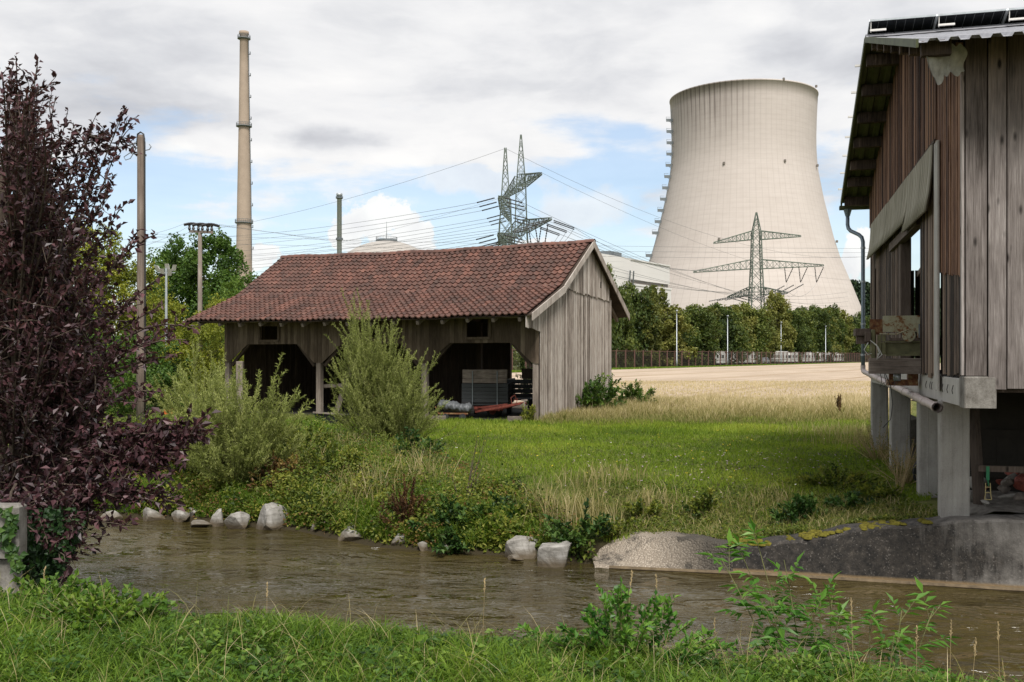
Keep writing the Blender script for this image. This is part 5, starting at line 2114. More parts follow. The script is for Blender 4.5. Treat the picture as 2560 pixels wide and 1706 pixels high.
mb = MB()
sheet(mb, -.66, XE, -2.62, TR)
roof_b = build("roof", mb, m_barnroof, barn)
mb = MB()
sheet(mb, -.66, XE, TR, 11.85)
build("back_roof", mb, m_roofunder, barn)
mb = MB()
mb.bar((-.68, -2.62, bz(-2.62) + .03), (-.68, TR, ZRB + .05), .03, .10)
mb.bar((-.68, TR, ZRB + .03), (-.68, 11.85, bz(11.85) + .02), .04, .13)
build("verge_strip", mb, m_roofunder, roof_b)
mb = MB()
mb.add([(-.68, TR - .2, bz(TR - .2) + .10), (XE, TR - .2, bz(TR - .2) + .10), (XE, TR, ZRB + .15), (-.68, TR, ZRB + .15), (XE, TR + .2, bz(TR + .2) + .10), (-.68, TR + .2, bz(TR + .2) + .10)],
       [(0, 1, 2, 3), (3, 2, 4, 5)])
build("ridge_cap", mb, m_barnroof, roof_b)
# purlins that carry the roof past the gable wall
for y in (-2.3, -1.2, -.1, 1.0, 2.1, 3.2, 4.2):
    mb = MB()
    mb.cbox(-.60, -.25 if y < -1.5 else XE, y - .06, y + .06, bz(y) - .15, bz(y) + .03, .005, .5)
    build("purlin", mb, m_barnside, barn)
for y in (5.1, 6.2, 7.3, 8.4, 9.5, 10.4, 11.5):
    mb = MB()
    mb.cbox(-.62, XE, y - .08, y + .08, bz(y) - .19, bz(y) + .03, .005, .4)
    build("purlin", mb, m_barnside, barn)
# solar panels on the back slope, standing a little proud of the ridge
for k in range(7):
    x0 = -.62 + k * 1.2
    t_ = thing("solar_panel", f"dark framed solar panel, {ORD[k]} from the left along the barn ridge", "solar panel", barn_pt(x0, TR, 0).to_tuple(), BA, "solar panels along the barn ridge")
    mb = MB()
    y0, y1 = -.25, 1.42
    za, zb_ = ZRB + .33, ZRB + .33 - .283 * (y1 - y0)
    mb.hexa([(0, y0, za), (1.17, y0, za), (1.17, y1, zb_), (0, y1, zb_)], [(0, y0, za + .008), (1.17, y0, za + .008), (1.17, y1, zb_ + .008), (0, y1, zb_ + .008)])
    build("cells", mb, m_panel, t_)
    mb = MB()
    for (p_, q_) in (((0, y0, za), (1.17, y0, za)), ((0, y1, zb_), (1.17, y1, zb_)), ((0, y0, za), (0, y1, zb_)), ((1.17, y0, za), (1.17, y1, zb_))):
        mb.bar(p_, q_, .022, .035)
    build("frame", mb, m_galv, t_)
    mb = MB()
    mb.cbox(.42, .58, .15, .3, za - .19, za - .13, .01)
    mb.tube([(.5, .1, za - .15), (.45, -.05, za - .2), (.5, -.1, za - .28)], .01, 5)
    build("junction_box", mb, m_black, t_)
    mb = MB()
    mb.cbox(.0, .29, y0 - .02, y0 + .02, ZRB + .125, ZRB + .16, .004)
    mb.bar((.02, y0 + .05, ZRB + .12), (.02, y0 + .0, za + .03), .014)
    build("clamp", mb, m_caravan, t_)
for y in (5.6, 6.6, 7.6, 8.5, 9.4, 10.3, 11.2):
    mb = MB()
    mb.box(-.80, -.3, y - .02, y + .02, bz(y) + .10, bz(y) + .14)
    build("mounting_rail", mb, m_caravan, roof_b)

wt_top = lambda y: bz(y) - .02
# gable side wall, x = 0 (faces the lawn)
mb = MB()
wall_of_planks(mb, 'y', .42, TB_, -.03, lambda y: 5.66, wt_top, .085, .022, .018, 21, .02, holes=[], tint0=.5, tv=.5, jit=.006)
wall_of_planks(mb, 'y', TF + .05, .40, -.02, lambda y: 3.6 + .1 * y, wt_top, .10, .022, .016, 22, .02, holes=[(-.75, -.6, 5.1, 5.6)], tint0=.45, tv=.35, jit=.008)
build("upper_side_wall", mb, m_barnred, barn)
mb = MB()
wall_of_planks(mb, 'y', TF + .05, -.01, .0, lambda y: ZBOT + .02, lambda y: 3.7, .10, .022, .008, 23, .03, tint0=.45, tv=.35)
wall_of_planks(mb, 'y', 2.1, 5.0, -.02, lambda y: 4.74, lambda y: 5.62, .12, .022, .003, 40, .0)
wall_of_planks(mb, 'y', .34, 2.1, -.03, lambda y: ZBOT - .02, lambda y: 5.62, .10, .024, .014, 24, .05, tint0=.5, tv=.5)
wall_of_planks(mb, 'y', 5.0, 9.6, -.02, lambda y: ZBOT + .02, lambda y: 5.62, .13, .024, .010, 25, .03, holes=[(6.1, 6.35, 2.2, 3.25)], tint0=.45, tv=.35)
wall_of_planks(mb, 'y', 10.0, TB_, -.02, lambda y: ZBOT + .02, lambda y: 5.7, .13, .024, .008, 26, .03, tint0=.45, tv=.35)
wall_of_planks(mb, 'y', 9.6, 10.0, -.02, lambda y: 4.5, lambda y: 5.62, .13, .022, .003, 41, .0)
build("lower_side_wall", mb, m_barnside, barn)
mb = MB()
mb.cbox(-.04, .16, 4.72, 5.02, ZBOT, 4.75, .015, .45)
mb.cbox(-.05, .14, 6.0, 6.22, ZBOT, 4.75, .015, .4)
mb.bar((-.02, 2.1, 4.66), (-.02, 6.2, 4.62), .14, .16, tint=.4)
mb.bar((.12, 2.1, 4.0), (.30, 4.8, 3.95), .07, .09, tint=.7)
build("door_frame", mb, m_beam, barn)
# fibre cement strip: fine corrugation, three overlapping sheets, lower edge kicked outwards
fs0 = None
for i, (ya, yb, dz0) in enumerate(((.55, 3.35, -.10), (3.30, 6.6, 0), (6.55, 10.15, .0))):
    mb = MB()
    n = int((yb - ya) / .020)
    V, Fq = [], []
    rowsz = ((5.60, -.055), (5.25, -.075), (4.98, -.105), (4.72 + (.03 if i else -.02), -.16))
    for j, (zz, off) in enumerate(rowsz):
        for k in range(n + 1):
            y = ya + (yb - ya) * k / n
            V.append((off - .022 * math.sin(2 * math.pi * y / .10) - .012 * i % 2, y, zz + dz0 * (zz - 5.6) / -.88 * (1 if i == 0 else 0) * 1.0))
    for j in range(3):
        for k in range(n):
            a = j * (n + 1) + k
            Fq.append((a, a + n + 1, a + n + 2, a + 1))
    V2 = [(x_ + .008, y_, z_) for x_, y_, z_ in V]
    o_ = len(V)
    mb.add(V + V2, Fq + [tuple(reversed([q + o_ for q in f])) for f in Fq] + [(3 * (n + 1) + k, o_ + 3 * (n + 1) + k, o_ + 3 * (n + 1) + k + 1, 3 * (n + 1) + k + 1) for k in range(n)])
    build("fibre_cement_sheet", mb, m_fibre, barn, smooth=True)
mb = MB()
mb.box(-.05, -.01, .45, 10.2, 5.60, 5.655)  # dark strip along the top edge of the sheets
build("dark_batten", mb, m_inner, barn)

# front wall: wide boards
mb = MB()
rg = random.Random(31)
edges = [0, .265, .49, .73, .99, 1.22, 1.5, 1.72, 1.98, 2.25, 2.48, 2.75, 3.0, 3.3, 3.55, 3.8, 4.1, 4.4, 4.65, 4.9, 5.2, 5.5, 5.8, 6.1, 6.4, 6.7, 7, 7.3, 7.6, 7.9, 8.2, 8.5]
for i in range(len(edges) - 1):
    a, b_ = edges[i] + .009, edges[i + 1] - .009
    zb_ = 2.145 if i == 0 else 1.98 + rg.uniform(-.01, .01)
    z1 = bz(TF) + .02
    off = (.0, -.012, .0, -.008, .004)[i % 5]
    mb.plank('x', a, b_, TF + off - .03, .03, zb_, zb_, z1, z1, rg.uniform(.25, .8))
build("front_wall", mb, m_barnfront, barn)
mb = MB()
mb.cbox(-.045, -.008, TF - .03, TF + .05, 2.15, bz(TF) - .1, .006, .75)
build("corner_board", mb, m_barnfront, barn)
mb = MB()
mb.box(-.01, XE, TF + .01, TF + .03, 2.3, bz(TF) - .1)
build("inner_boarding", mb, m_inner, barn)

# floor slab edge, pillars
mb = MB()
mb.cbox(.0, .30, TF + .33, TB_, 1.74, 2.10, .012)
build("side_beam", mb, m_beamc, barn)
mb = MB()
mb.cbox(-.012, .37, TF - .045, TF + .32, 1.73, 2.135, .015)
build("beam_end", mb, m_blockc, barn)
mb = MB()
mb.box(.38, XE, TF + .05, TB_, 1.93, 2.05)
build("floor", mb, m_inner, barn)
for (y, zb_) in ((0, -.05), (2.28, -.3), (6.5, -.1), (10.75, .1)):
    mb = MB()
    mb.cbox(-.022, .37, y, y + .32, zb_ - .5, 1.76, .02)
    if y == 0:
        mb.cbox(-.06, .44, -.07, .40, -.35, .02, .05)
    build("pillar", mb, m_concrete, barn)
mb = MB()
mb.cbox(-.075, -.035, .0, .30, 1.90, 5.55, .01)
build("concrete_strip", mb, m_beamc, barn)
for k in range(8):
    y = .4 + k * .34 + (k % 3) * .08 - 1.4
    mb = MB()
    mb.tube([(-.016, y, 2.0), (-.03, y + .01, 1.93), (-.02, y + .015, 1.88)], .006, 4)
    build("wire_hook", mb, m_black, barn)

# back gable end: gappy boards with an opening that shows the sky
mb = MB()
wall_of_planks(mb, 'x', .05, XE, TB_ - .03, lambda x: 2.0, lambda x: bz(TB_) - .02, .20, .024, .022, 28, .0, holes=[(.75, 1.32, 4.55, 5.75)], tint0=.3, tv=.2)
build("back_wall", mb, m_inner, barn)
mb = MB()
wall_of_planks(mb, 'y', TF + .1, TB_, XE - .05, lambda y: 2.0, wt_top, .22, .024, .003, 29, .0, tint0=.3, tv=.2)
build("far_side_wall", mb, m_inner, barn)
# boarding below the floor
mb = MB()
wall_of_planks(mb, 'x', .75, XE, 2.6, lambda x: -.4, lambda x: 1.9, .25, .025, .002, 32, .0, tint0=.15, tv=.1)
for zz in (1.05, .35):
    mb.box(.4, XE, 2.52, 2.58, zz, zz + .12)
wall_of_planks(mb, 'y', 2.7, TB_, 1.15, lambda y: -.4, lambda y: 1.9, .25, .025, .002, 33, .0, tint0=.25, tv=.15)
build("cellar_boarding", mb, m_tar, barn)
mb = MB()
mb.bar((.5, .15, .76), (XE, .15, .76), .07, .085, tint=.4)
mb.bar((.62, .6, -.1), (.52, .7, 1.9), .12, .12, tint=.2)
build("cellar_rail", mb, m_beam, barn)
mb = MB()
for k in range(4):
    for j in range(3):
        mb.cbox(.42, .70, 7.2 + k * .62, 7.78 + k * .62, -.2 + j * .42, .2 + j * .42, .02)
t = thing("block_stack", "stack of dark grey blocks under the barn between the rear pillars", "block stack", (6.27, 14.5, 0), BA)
build("blocks", mb, m_blockc, t)

# gutter and downpipe at the low end
t = thing("rain_gutter", "short green-grey half-round gutter with outlet at the low barn eave", "gutter", barn_pt(0, 12, 0).to_tuple(), BA)
zg = P(2110, 523, 26.3).z
mb = MB()
n = 8
V, Fq = [], []
for x_ in (-.72, 2.5):
    for k in range(n + 1):
        a = math.pi + math.pi * k / n
        V.append((x_, .0 + .085 * math.cos(a), zg + .06 + .10 * math.sin(a)))
for k in range(n):
    Fq.append((k, k + 1, n + 2 + k, n + 1 + k))
V2 = [(x_, y_ * .93, z_ + .008) for x_, y_, z_ in V]
mb.add(V + V2, Fq + [tuple(reversed([q + len(V) for q in f])) for f in Fq] + [tuple(range(n + 1))])
mb.tube([(-.72, -.085, zg + .06), (2.5, -.085, zg + .06)], .014, 6)
build("trough", mb, m_roofunder, t)
mb = MB()
mb.tube([(-.51, 0, zg - .02), (-.51, 0, zg - .14), (-.51, 0, zg - .2)], [.11, .075, .06], 12)
build("outlet", mb, m_zincp, t)
t = thing("downpipe", "blue-grey metal downpipe with a swan neck along the barn's far corner", "downpipe", barn_pt(0, 12, 0).to_tuple(), BA)
mb = MB()
pts = [(-.45, 0, zg - .15), (-.45, 0, zg - .42), (-.42, 0, zg - .52), (-.32, 0, zg - .60), (-.0, .0, zg - .72), (.12, 0, zg - .80), (.17, 0, zg - .92), (.17, 0, zg - 1.1)]
pts = [(-.51 + (x_ + .45) * .58, y_ - .3 * min(1, max(0, (x_ + .45) / .6)), z_) for x_, y_, z_ in pts] + [(-.15, -.3, 3.2), (-.15, -.3, 2.05)]
mb.tube(pts, .050, 14)
build("pipe", mb, m_zincp, t, smooth=True)
mb = MB()
for zz in (zg - 1.1, 4.3, 3.2, 2.4):
    mb.tube([(-.15, -.3, zz), (-.15, -.3, zz + .05)], .062, 14)
build("bracket", mb, m_galv, t)
# pale drain pipe slung along the side beam
t = thing("drain_pipe", "pale pinkish plastic drain pipe slung along the concrete beam, open end facing out", "pipe", (6.27, 14.5, 0), BA)
pA, pB = Vector((-.13, 11.7, 1.99)), Vector((-.13, -.42, 1.665))
mb = MB()
pts = [Vector((-.15, 11.7, 2.16)), Vector((-.15, 11.7, 2.06)), Vector((-.14, 11.62, 2.0)), pA.lerp(pB, .02), pA.lerp(pB, .33), pA.lerp(pB, .66), pB]
mb.tube(pts, .062, 16, caps=False)
mb.tube([pB + (pA - pB) * .0, pA.lerp(pB, .5)], .054, 16, caps=False)
build("pipe", mb, m_pvc, t, smooth=True)
mb = MB()
for f in (.18, .33, .52, .70, .82, .90):
    c_ = pA.lerp(pB, f)
    d_ = (pB - pA).normalized() * .05
    mb.tube([c_ - d_, c_ + d_], .072, 16)
d_ = (pB - pA).normalized()
mb.tube([pB - d_ * .12, pB], .078, 18, caps=False)
build("socket", mb, m_pvc, t, smooth=True)
mb = MB()
mb.tube([pB - d_ * .5, pB - d_ * .48], .05, 16)  # black disc put in for the shade inside the pipe
build("bore_shade", mb, m_black, t)

# fleece hanging from the front eave corner
mb = MB()
nu, nv = 40, 18
V, Fq = [], []
A_, B_ = Vector((-.55, -2.3, bz(-2.3) - .01)), Vector((-.03, -1.86, bz(-1.86) - .06))
for i in range(nu + 1):
    f = i / nu
    top = A_.lerp(B_, f)
    length = np.interp(f, [0, .12, .22, .32, .45, .7, .85, 1], [.03, .20, .40, .50, .40, .36, .38, .30])
    for j in range(nv + 1):
        g = j / nv
        w = .035 * math.sin(f * 13 + g * 2.5) * g + .012 * math.sin(f * 31 - g * 5) * g
        V.append((top.x + w * .6 + .03 * math.sin(g * 6), top.y - .03 + w, top.z - length * g + .02 * math.sin(f * 30)))
for i in range(nu):
    for j in range(nv):
        a = i * (nv + 1) + j
        Fq.append((a, a + 1, a + nv + 2, a + nv + 1))
V2 = [(x_ + .01, y_ + .012, z_) for x_, y_, z_ in V]
mb.add(V + V2, Fq + [tuple(reversed([q + len(V) for q in f])) for f in Fq])
o = build("insulation_fleece", mb, m_fleece, None, smooth=True)
o.location = (6.27, 14.5, 0)
o.rotation_euler = (0, 0, BA)
tag(o, "torn dirty-white fleece hanging below the barn's front roof corner", "fleece")

# machine platform in the side door
t = thing("feed_conveyor", "rusty cream and olive conveyor machine sticking out of the barn's side door", "conveyor", (6.27, 14.5, 0), BA)
mb = MB()
mb.cbox(-.84, .02, 1.98, 2.12, 2.10, 2.36, .012, .5)
build("support_plank", mb, m_planklong, t)
mb = MB()
mb.box(-.60, .1, 2.20, 2.24, 2.80, 3.075)
mb.box(-.07, .1, 2.12, 2.15, 2.70, 3.0)
build("cream_plate", mb, m_rustplate, t)
mb = MB()
mb.box(-.80, -.58, 2.30, 2.33, 2.76, 3.02)
build("rusty_plate", mb, m_rust, t)
mb = MB()
mb.box(-.55, .6, 2.25, 2.32, 2.42, 2.62)
mb.box(-.55, .6, 2.18, 2.32, 2.40, 2.425)
mb.box(-.55, .6, 2.18, 2.32, 2.625, 2.65)
for x_ in (-.66, -.59):
    mb.cbox(x_ - .032, x_ + .032, 2.14, 2.22, 2.42, 2.63, .006)
    mb.cbox(x_ - .028, x_ + .028, 2.13, 2.20, 2.64, 2.75, .006)
mb.cbox(-.80, -.73, 2.08, 2.16, 2.32, 2.84, .01)
mb.bar((-.83, 2.1, 2.46), (-.72, 2.1, 2.33), .07, .03)
build("frame", mb, m_olive, t)
mb = MB()
mb.tube([(-.20, 2.12, 2.74), (-.20, 2.16, 2.74)], .105, 24)
mb.tube([(-.20, 2.10, 2.74), (-.20, 2.12, 2.74)], .05, 16)
mb.tube([(-.66, 2.12, 2.77), (-.4, 2.12, 2.76), (-.2, 2.12, 2.84)], .013, 6)
build("pulley", mb, m_rustplate, t, smooth=False)
mb = MB()
mb.box(-.5, .5, 2.16, 2.5, 2.655, 2.70)
mb.cbox(-1.05, -.80, 2.1, 2.5, 2.74, 2.86, .01)
mb.cbox(-1.03, -.80, 2.2, 2.24, 2.60, 2.74, .01)
mb.cbox(-.90, -.80, 2.02, 2.2, 2.64, 2.8, .01)
build("side_bracket", mb, m_beam, t)
mb = MB()
mb.cbox(-.52, -.05, 2.15, 2.5, 1.90, 2.0, .01)
mb.cbox(-.50, -.42, 2.2, 2.3, 2.0, 2.12, .01)
mb.cbox(-.2, -.04, 2.2, 2.4, 2.0, 2.12, .01)
build("under_bracket", mb, m_rust, t)
mb = MB()
mb.tube([(-.38, 2.15, 1.98), (-.38, 2.15, 2.12)], .06, 14)
build("motor", mb, m_galv, t, smooth=True)
mb = MB()
mb.tube([(-.04, 2.1, 2.7), (-.04, 2.1, 2.93)], .014, 8)
build("lever", mb, m_plantgrey, t)
mb = MB()
rg = random.Random(6)
for (pts) in (([(-.85, 2.0, 2.62), (-.92, 1.98, 2.5), (-.86, 1.96, 2.42), (-.8, 1.97, 2.44)]),
              ([(-.82, 2.0, 2.66), (-.72, 1.97, 2.58), (-.68, 1.95, 2.45), (-.72, 1.95, 2.34), (-.70, 1.96, 2.44)]),
              ([(-.82, 2.0, 2.66), (-.70, 1.97, 2.55), (-.64, 1.95, 2.42), (-.70, 1.95, 2.36)])):
    mb.tube(pts, .007, 5)
build("loose_cable", mb, m_cable, t)
mb = MB()
for x_ in (-.66, -.6, -.45):
    mb.tube([(x_, 2.0, 2.12), (x_ + .02, 1.98, 1.98), (x_ - .01, 1.97, 1.88), (x_ + .06, 1.98, 1.96)], .006, 5)
mb.tube([(-.58, 2.0, 2.1), (-.5, 1.98, 1.9), (-.47, 1.97, 1.6), (-.5, 1.97, 1.35), (-.62, 2.0, 1.2)], .007, 5)
build("dangling_wires", mb, m_black, t)

# red machine under the barn
t = thing("red_machine", "dark red machine with a slanting cover parked behind the second pillar", "machine", barn_pt(.5, 4.0, -.1).to_tuple(), BA)
mb = MB()
mb.hexa([(-.15, 0, .55), (.35, 0, .55), (.35, 1.0, .55), (-.15, 1.0, .55)], [(-.05, .1, 1.45), (.3, .1, 1.25), (.3, .9, 1.25), (-.05, .9, 1.45)])
mb.bar((-.2, -.1, .45), (.5, -.1, .75), .06)
build("cover", mb, m_red, t)
mb = MB()
mb.tube([(-.05, -.05, .35), (-.05, .12, .35)], .35, 20)
build("wheel", mb, m_rubber, t)
mb = MB()
mb.tube([(-.1, -.15, .75), (.15, -.15, .72)], .05, 10)
build("cylinder", mb, m_olive, t)

# green ratchet strap
t = thing("ratchet_strap", "green ratchet strap with a brass buckle hanging under the barn", "strap", barn_pt(.62, .08, 0).to_tuple(), BA)
mb = MB()
mb.box(-.022, .022, -.01, .0, .60, .80)
mb.bar((0, -.005, .62), (.012, -.01, .52), .045, .008)
build("webbing", mb, m_green, t)
mb = MB()
for a_, b_ in (((-.03, -.01, .56), (-.035, -.01, .36)), ((.03, -.01, .56), (.04, -.01, .36)), ((-.045, -.01, .32), (.05, -.01, .32)), ((-.035, -.01, .38), (-.045, -.01, .32)), ((.04, -.01, .38), (.05, -.01, .32)), ((-.03, -.01, .5), (.03, -.01, .5)), ((-.03, -.01, .42), (.035, -.01, .42))):
    mb.bar(a_, b_, .011)
build("buckle", mb, m_brass, t)

# rubble under the barn: single broken pieces
rg = random.Random(77)
def chunk(mb, r, seed, sq=(1, 1, 1), n=2, sharp=.35):
    rng_ = np.random.default_rng(seed)
    import bmesh
    bm = bmesh.new()
    bmesh.ops.create_icosphere(bm, subdivisions=n, radius=1)
    pl_ = [(rand_unit(rng_, 1)[0], rng_.uniform(.32, .72)) for _ in range(15)]
    for v_ in bm.verts:
        c_ = np.array(v_.co)
        for nn_, d_ in pl_:
            k_ = c_.dot(nn_)
            if k_ > d_: c_ = c_ - nn_ * (k_ - d_) * .93
        c_ = c_ * (1 + .04 * math.sin(c_[0] * 9 + seed) * math.sin(c_[1] * 8 + c_[2] * 7))
        v_.co = Vector(c_ * r * np.array(sq))
    mb.add([tuple(v_.co) for v_ in bm.verts], [tuple(v_.index for v_ in f.verts) for f in bm.faces])
    bm.free()


RG = "broken rubble heaped under the barn"
kinds = [(m_rubble, "grey-brown broken stone"), (m_blockc, "grey lump of broken concrete"), (m_redpaint, "broken red brick piece"), (m_concrete, "pale concrete fragment")]
for k in range(44):
    f = rg.random()
    x_ = .62 + 1.5 * f + rg.uniform(-.06, .06)
    y_ = rg.uniform(.35, 1.9)
    h_ = .05 + .36 * min(1, max(0, (x_ - .45) / .5)) * min(1, y_ / 1.2)
    r_ = rg.uniform(.10, .27)
    mat_, ds = kinds[k % 4]
    mb = MB()
    chunk(mb, r_, 300 + k, (1, rg.uniform(.6, 1), rg.uniform(.4, .7)))
    o = build("rubble_chunk", mb, mat_)
    o.location = barn_pt(x_, y_, h_ * rg.uniform(.5, 1.0) + .17)
    o.rotation_euler = (rg.uniform(-.4, .4), rg.uniform(-.4, .4), rg.uniform(0, 6))
    tag(o, ds + " lying in the rubble heap under the barn", "rubble", RG)

# ------------------------------------------------------------------ retaining wall and apron
WX = [1.28, 1.7, 2.2, 2.8, 3.4, 4.0, 4.6, 5.2, 5.7, 6.2, 6.8, 7.4, 9, 12, 16, 24]
t = thing("retaining_wall", "stained concrete river wall with black algae, sloping up to the barn", "wall", (4.0, 15.4, 0))
mb = MB()
sec = []
for i, x in enumerate(np.interp(np.linspace(0, 1, 90), np.linspace(0, 1, len(WX)), WX)):
    yw = float(np.interp(x, FAR_X, FAR_Y))
    top = float(np.interp(x, WT_X, WT_Z))
    wob = .015 * math.sin(x * 5.1) + .01 * math.sin(x * 13)
    kx = min(1, max(0, (3.4 - x) / 1.6))          # the tip is a sloping slab
    rec = .03 + .75 * kx
    top += wob
    if x < 3.4 and x > 1.5: top += .04 * math.sin((x - 1.5) / 1.9 * math.pi)
    sec.append([(x, yw + .0, -1.8), (x, yw + .0, -.87), (x, yw + .035, -.85), (x, yw + .04 + rec * .5, (-.85 + top) / 2 + .0), (x, yw + .05 + rec, top - .03), (x, yw + .09 + rec, top), (x, yw + .52 + rec, top + .01), (x, yw + .56 + rec, top - .9)])
k = 8
V = [q for s_ in sec for q in s_]
Fq = []
for i in range(len(sec) - 1):
    for j in range(k - 1):
        Fq.append((i * k + j, (i + 1) * k + j, (i + 1) * k + j + 1, i * k + j + 1))
    Fq.append((i * k + k - 1, (i + 1) * k + k - 1, (i + 1) * k, i * k))
Fq.append(tuple(range(k - 1, -1, -1)))
split = [i for i, s_ in enumerate(sec) if s_[0][0] > 3.25][0]
F1 = [f for f in Fq if min(f) // k < split]
F2 = [f for f in Fq if min(f) // k >= split]
for nm, ff, mt in (("gravel_slab", F1, m_gravelc), ("wall_face", F2, m_rwall)):
    mb = MB()
    mb.add([(x - 4.0, y - 15.4, z) for x, y, z in V], ff)
    build(nm, mb, mt, t)
# waterline ledge
mb = MB()
pts = [(x - 4.0, float(np.interp(x, FAR_X, FAR_Y)) - 15.4 + .004, -.862) for x in np.linspace(1.5, 20, 50)]
mb.tube(pts, .035, 6)
build("waterline_ledge", mb, m_ledge, t)
# concrete apron behind the wall under the barn
mb = MB()
gridx, gridy = np.linspace(6.62, 13, 40), np.linspace(0, 1, 10)
V, Fq = [], []
for i, x in enumerate(gridx):
    yw = float(np.interp(x, FAR_X, FAR_Y)) + .45
    for j, g in enumerate(gridy):
        edge = min(1, (x - 6.62) / .35)
        V.append((x - 4, yw + g * (1.3 * edge + .05) - 15.4, .10 + .05 * edge + .12 * g * edge + .025 * math.sin(x * 3 + g * 4) - .1 * (1 - edge)))
for i in range(39):
    for j in range(9):
        a = i * 10 + j
        Fq.append((a, a + 10, a + 11, a + 1))
mb.add(V, Fq)
build("apron", mb, m_blockc, t, smooth=True)
# moss cushions on the wall top
mrng = np.random.default_rng(12)
cush = []
for k in range(420):
    x = mrng.uniform(3.3, 6.0)
    if math.sin(x * 7.3) + .6 * math.sin(x * 17) + mrng.normal(0, .5) < .1: continue
    yw = float(np.interp(x, FAR_X, FAR_Y))
    top = float(np.interp(x, WT_X, WT_Z))
    cush.append((x, yw + .12 + abs(mrng.normal(0, .22)), top + .005, mrng.uniform(.02, .075)))
mb = MB()
for (x, y, z, r_) in cush:
    mb.lathe((x - 4, y - 15.4, z - .01), [(r_, 0), (r_ * .9, r_ * .3), (r_ * .55, r_ * .55), (.01, r_ * .62)], 7)
mo = build("moss", mb, m_moss, t, smooth=True)
mo['kind'] = 'stuff'

# concrete block at the left edge
x1 = P(68, 1450, 8.2).x
t = thing("concrete_pier", "grey concrete pier overgrown with ivy at the left picture edge", "pier", (x1 - .5, 8.2, .4))
mb = MB()
mb.cbox(-.6, .45, -.05, .12, .34, .775, .02)
build("cap_block", mb, m_blockc, t)
mb = MB()
mb.cbox(-.6, .42, .0, .10, -.4, .335, .02)
build("base_block", mb, m_blockc, t)

# ------------------------------------------------------------------ rocks on the far waterline
rocks = [  # px, bottom row, width px, height px, squash, label
    (275, 1297, 60, 22, "flat tan stone just showing under the purple branches"),
    (380, 1297, 58, 34, "greyish angular rock at the left end of the row, beside the flat tan stone"),
    (448, 1300, 52, 28, "low wedge-shaped grey rock, third from the left on the waterline"),
    (478, 1296, 28, 30, "narrow grey rock leaning on the low wedge-shaped one"),
    (498, 1315, 60, 16, "flat tan-footed rock lying lowest in the water"),
    (541, 1312, 36, 44, "upright dark-cleft grey rock between the flat one and the squarish one"),
    (590, 1318, 60, 42, "squarish grey rock with tan water stain left of the biggest boulder"),
    (632, 1300, 30, 34, "small grey rock tucked behind the biggest boulder's left flank"),
    (668, 1321, 84, 66, "biggest grey boulder of the row, rounded top"),
    (784, 1328, 24, 26, "small lone grey stone between the biggest boulder and the white wedge"),
    (880, 1346, 102, 38, "white wedge-shaped rock sloping down to the right"),
    (952, 1352, 50, 22, "low brown-edged stone touching the mossy mound"),
    (1002, 1362, 52, 32, "pale angular stone right of the mossy mound"),
    (1060, 1372, 36, 24, "dim stone half hidden in bank weeds right of the mossy mound"),
    (1110, 1378, 34, 22, "dark round stone at the water under the brambles"),
    (1304, 1390, 84, 56, "large white rock, left one of the bright pair"),
    (1290, 1398, 44, 16, "flat white stone at the foot of the bright pair"),
    (1386, 1410, 86, 62, "large cube-like pale rock, right one of the bright pair"),
]
for k, (px, yb, w_, h_, lab) in enumerate(rocks):
    Y = 3.28 * F / (yb - HZ) - .22
    wm, hm = w_ / F * Y, h_ / F * Y
    mb = MB()
    sd_ = 500 + k
    r_ = 1.0
    chunk(mb, r_, sd_, (1, 1, 1), 3)
    vs = np.array(mb.v)
    if "wedge-shaped rock sloping" in lab or "low wedge" in lab:
        vs[:, 2] *= np.interp(vs[:, 0], [-1, -.6, -.45, 1], [.4, 1.1, 1.15, .25])
    if "cube-like" in lab:
        vs = np.sign(vs) * np.abs(vs) ** .6
        vs[:, 2] += vs[:, 0] * -.08
    if "biggest" in lab:
        vs[:, 0] *= np.interp(vs[:, 2], [-1, 1], [1.15, .55])
        vs[:, 0] += vs[:, 2] * .15
    mn, mx_ = vs.min(0), vs.max(0)
    vs[:, 0] = ((vs[:, 0] - mn[0]) / (mx_[0] - mn[0]) - .5) * wm
    vs[:, 1] = ((vs[:, 1] - mn[1]) / (mx_[1] - mn[1]) - .25) * wm * .8
    vs[:, 2] = ((vs[:, 2] - mn[2]) / (mx_[2] - mn[2])) * (hm * 1.45) - hm * .45
    mb.v = [tuple(q) for q in vs]
    o = build("rock", mb, m_rock)
    o.location = ((px - 1280) / F * Y, Y, WATER)
    tag(o, lab, "rock", "rocks along the far waterline")

# ------------------------------------------------------------------ purple tree on the near bank
def bez(p0, p1, p2, n):
    t_ = np.linspace(0, 1, n)[:, None]
    return (1 - t_) ** 2 * p0 + 2 * t_ * (1 - t_) * p1 + t_ ** 2 * p2


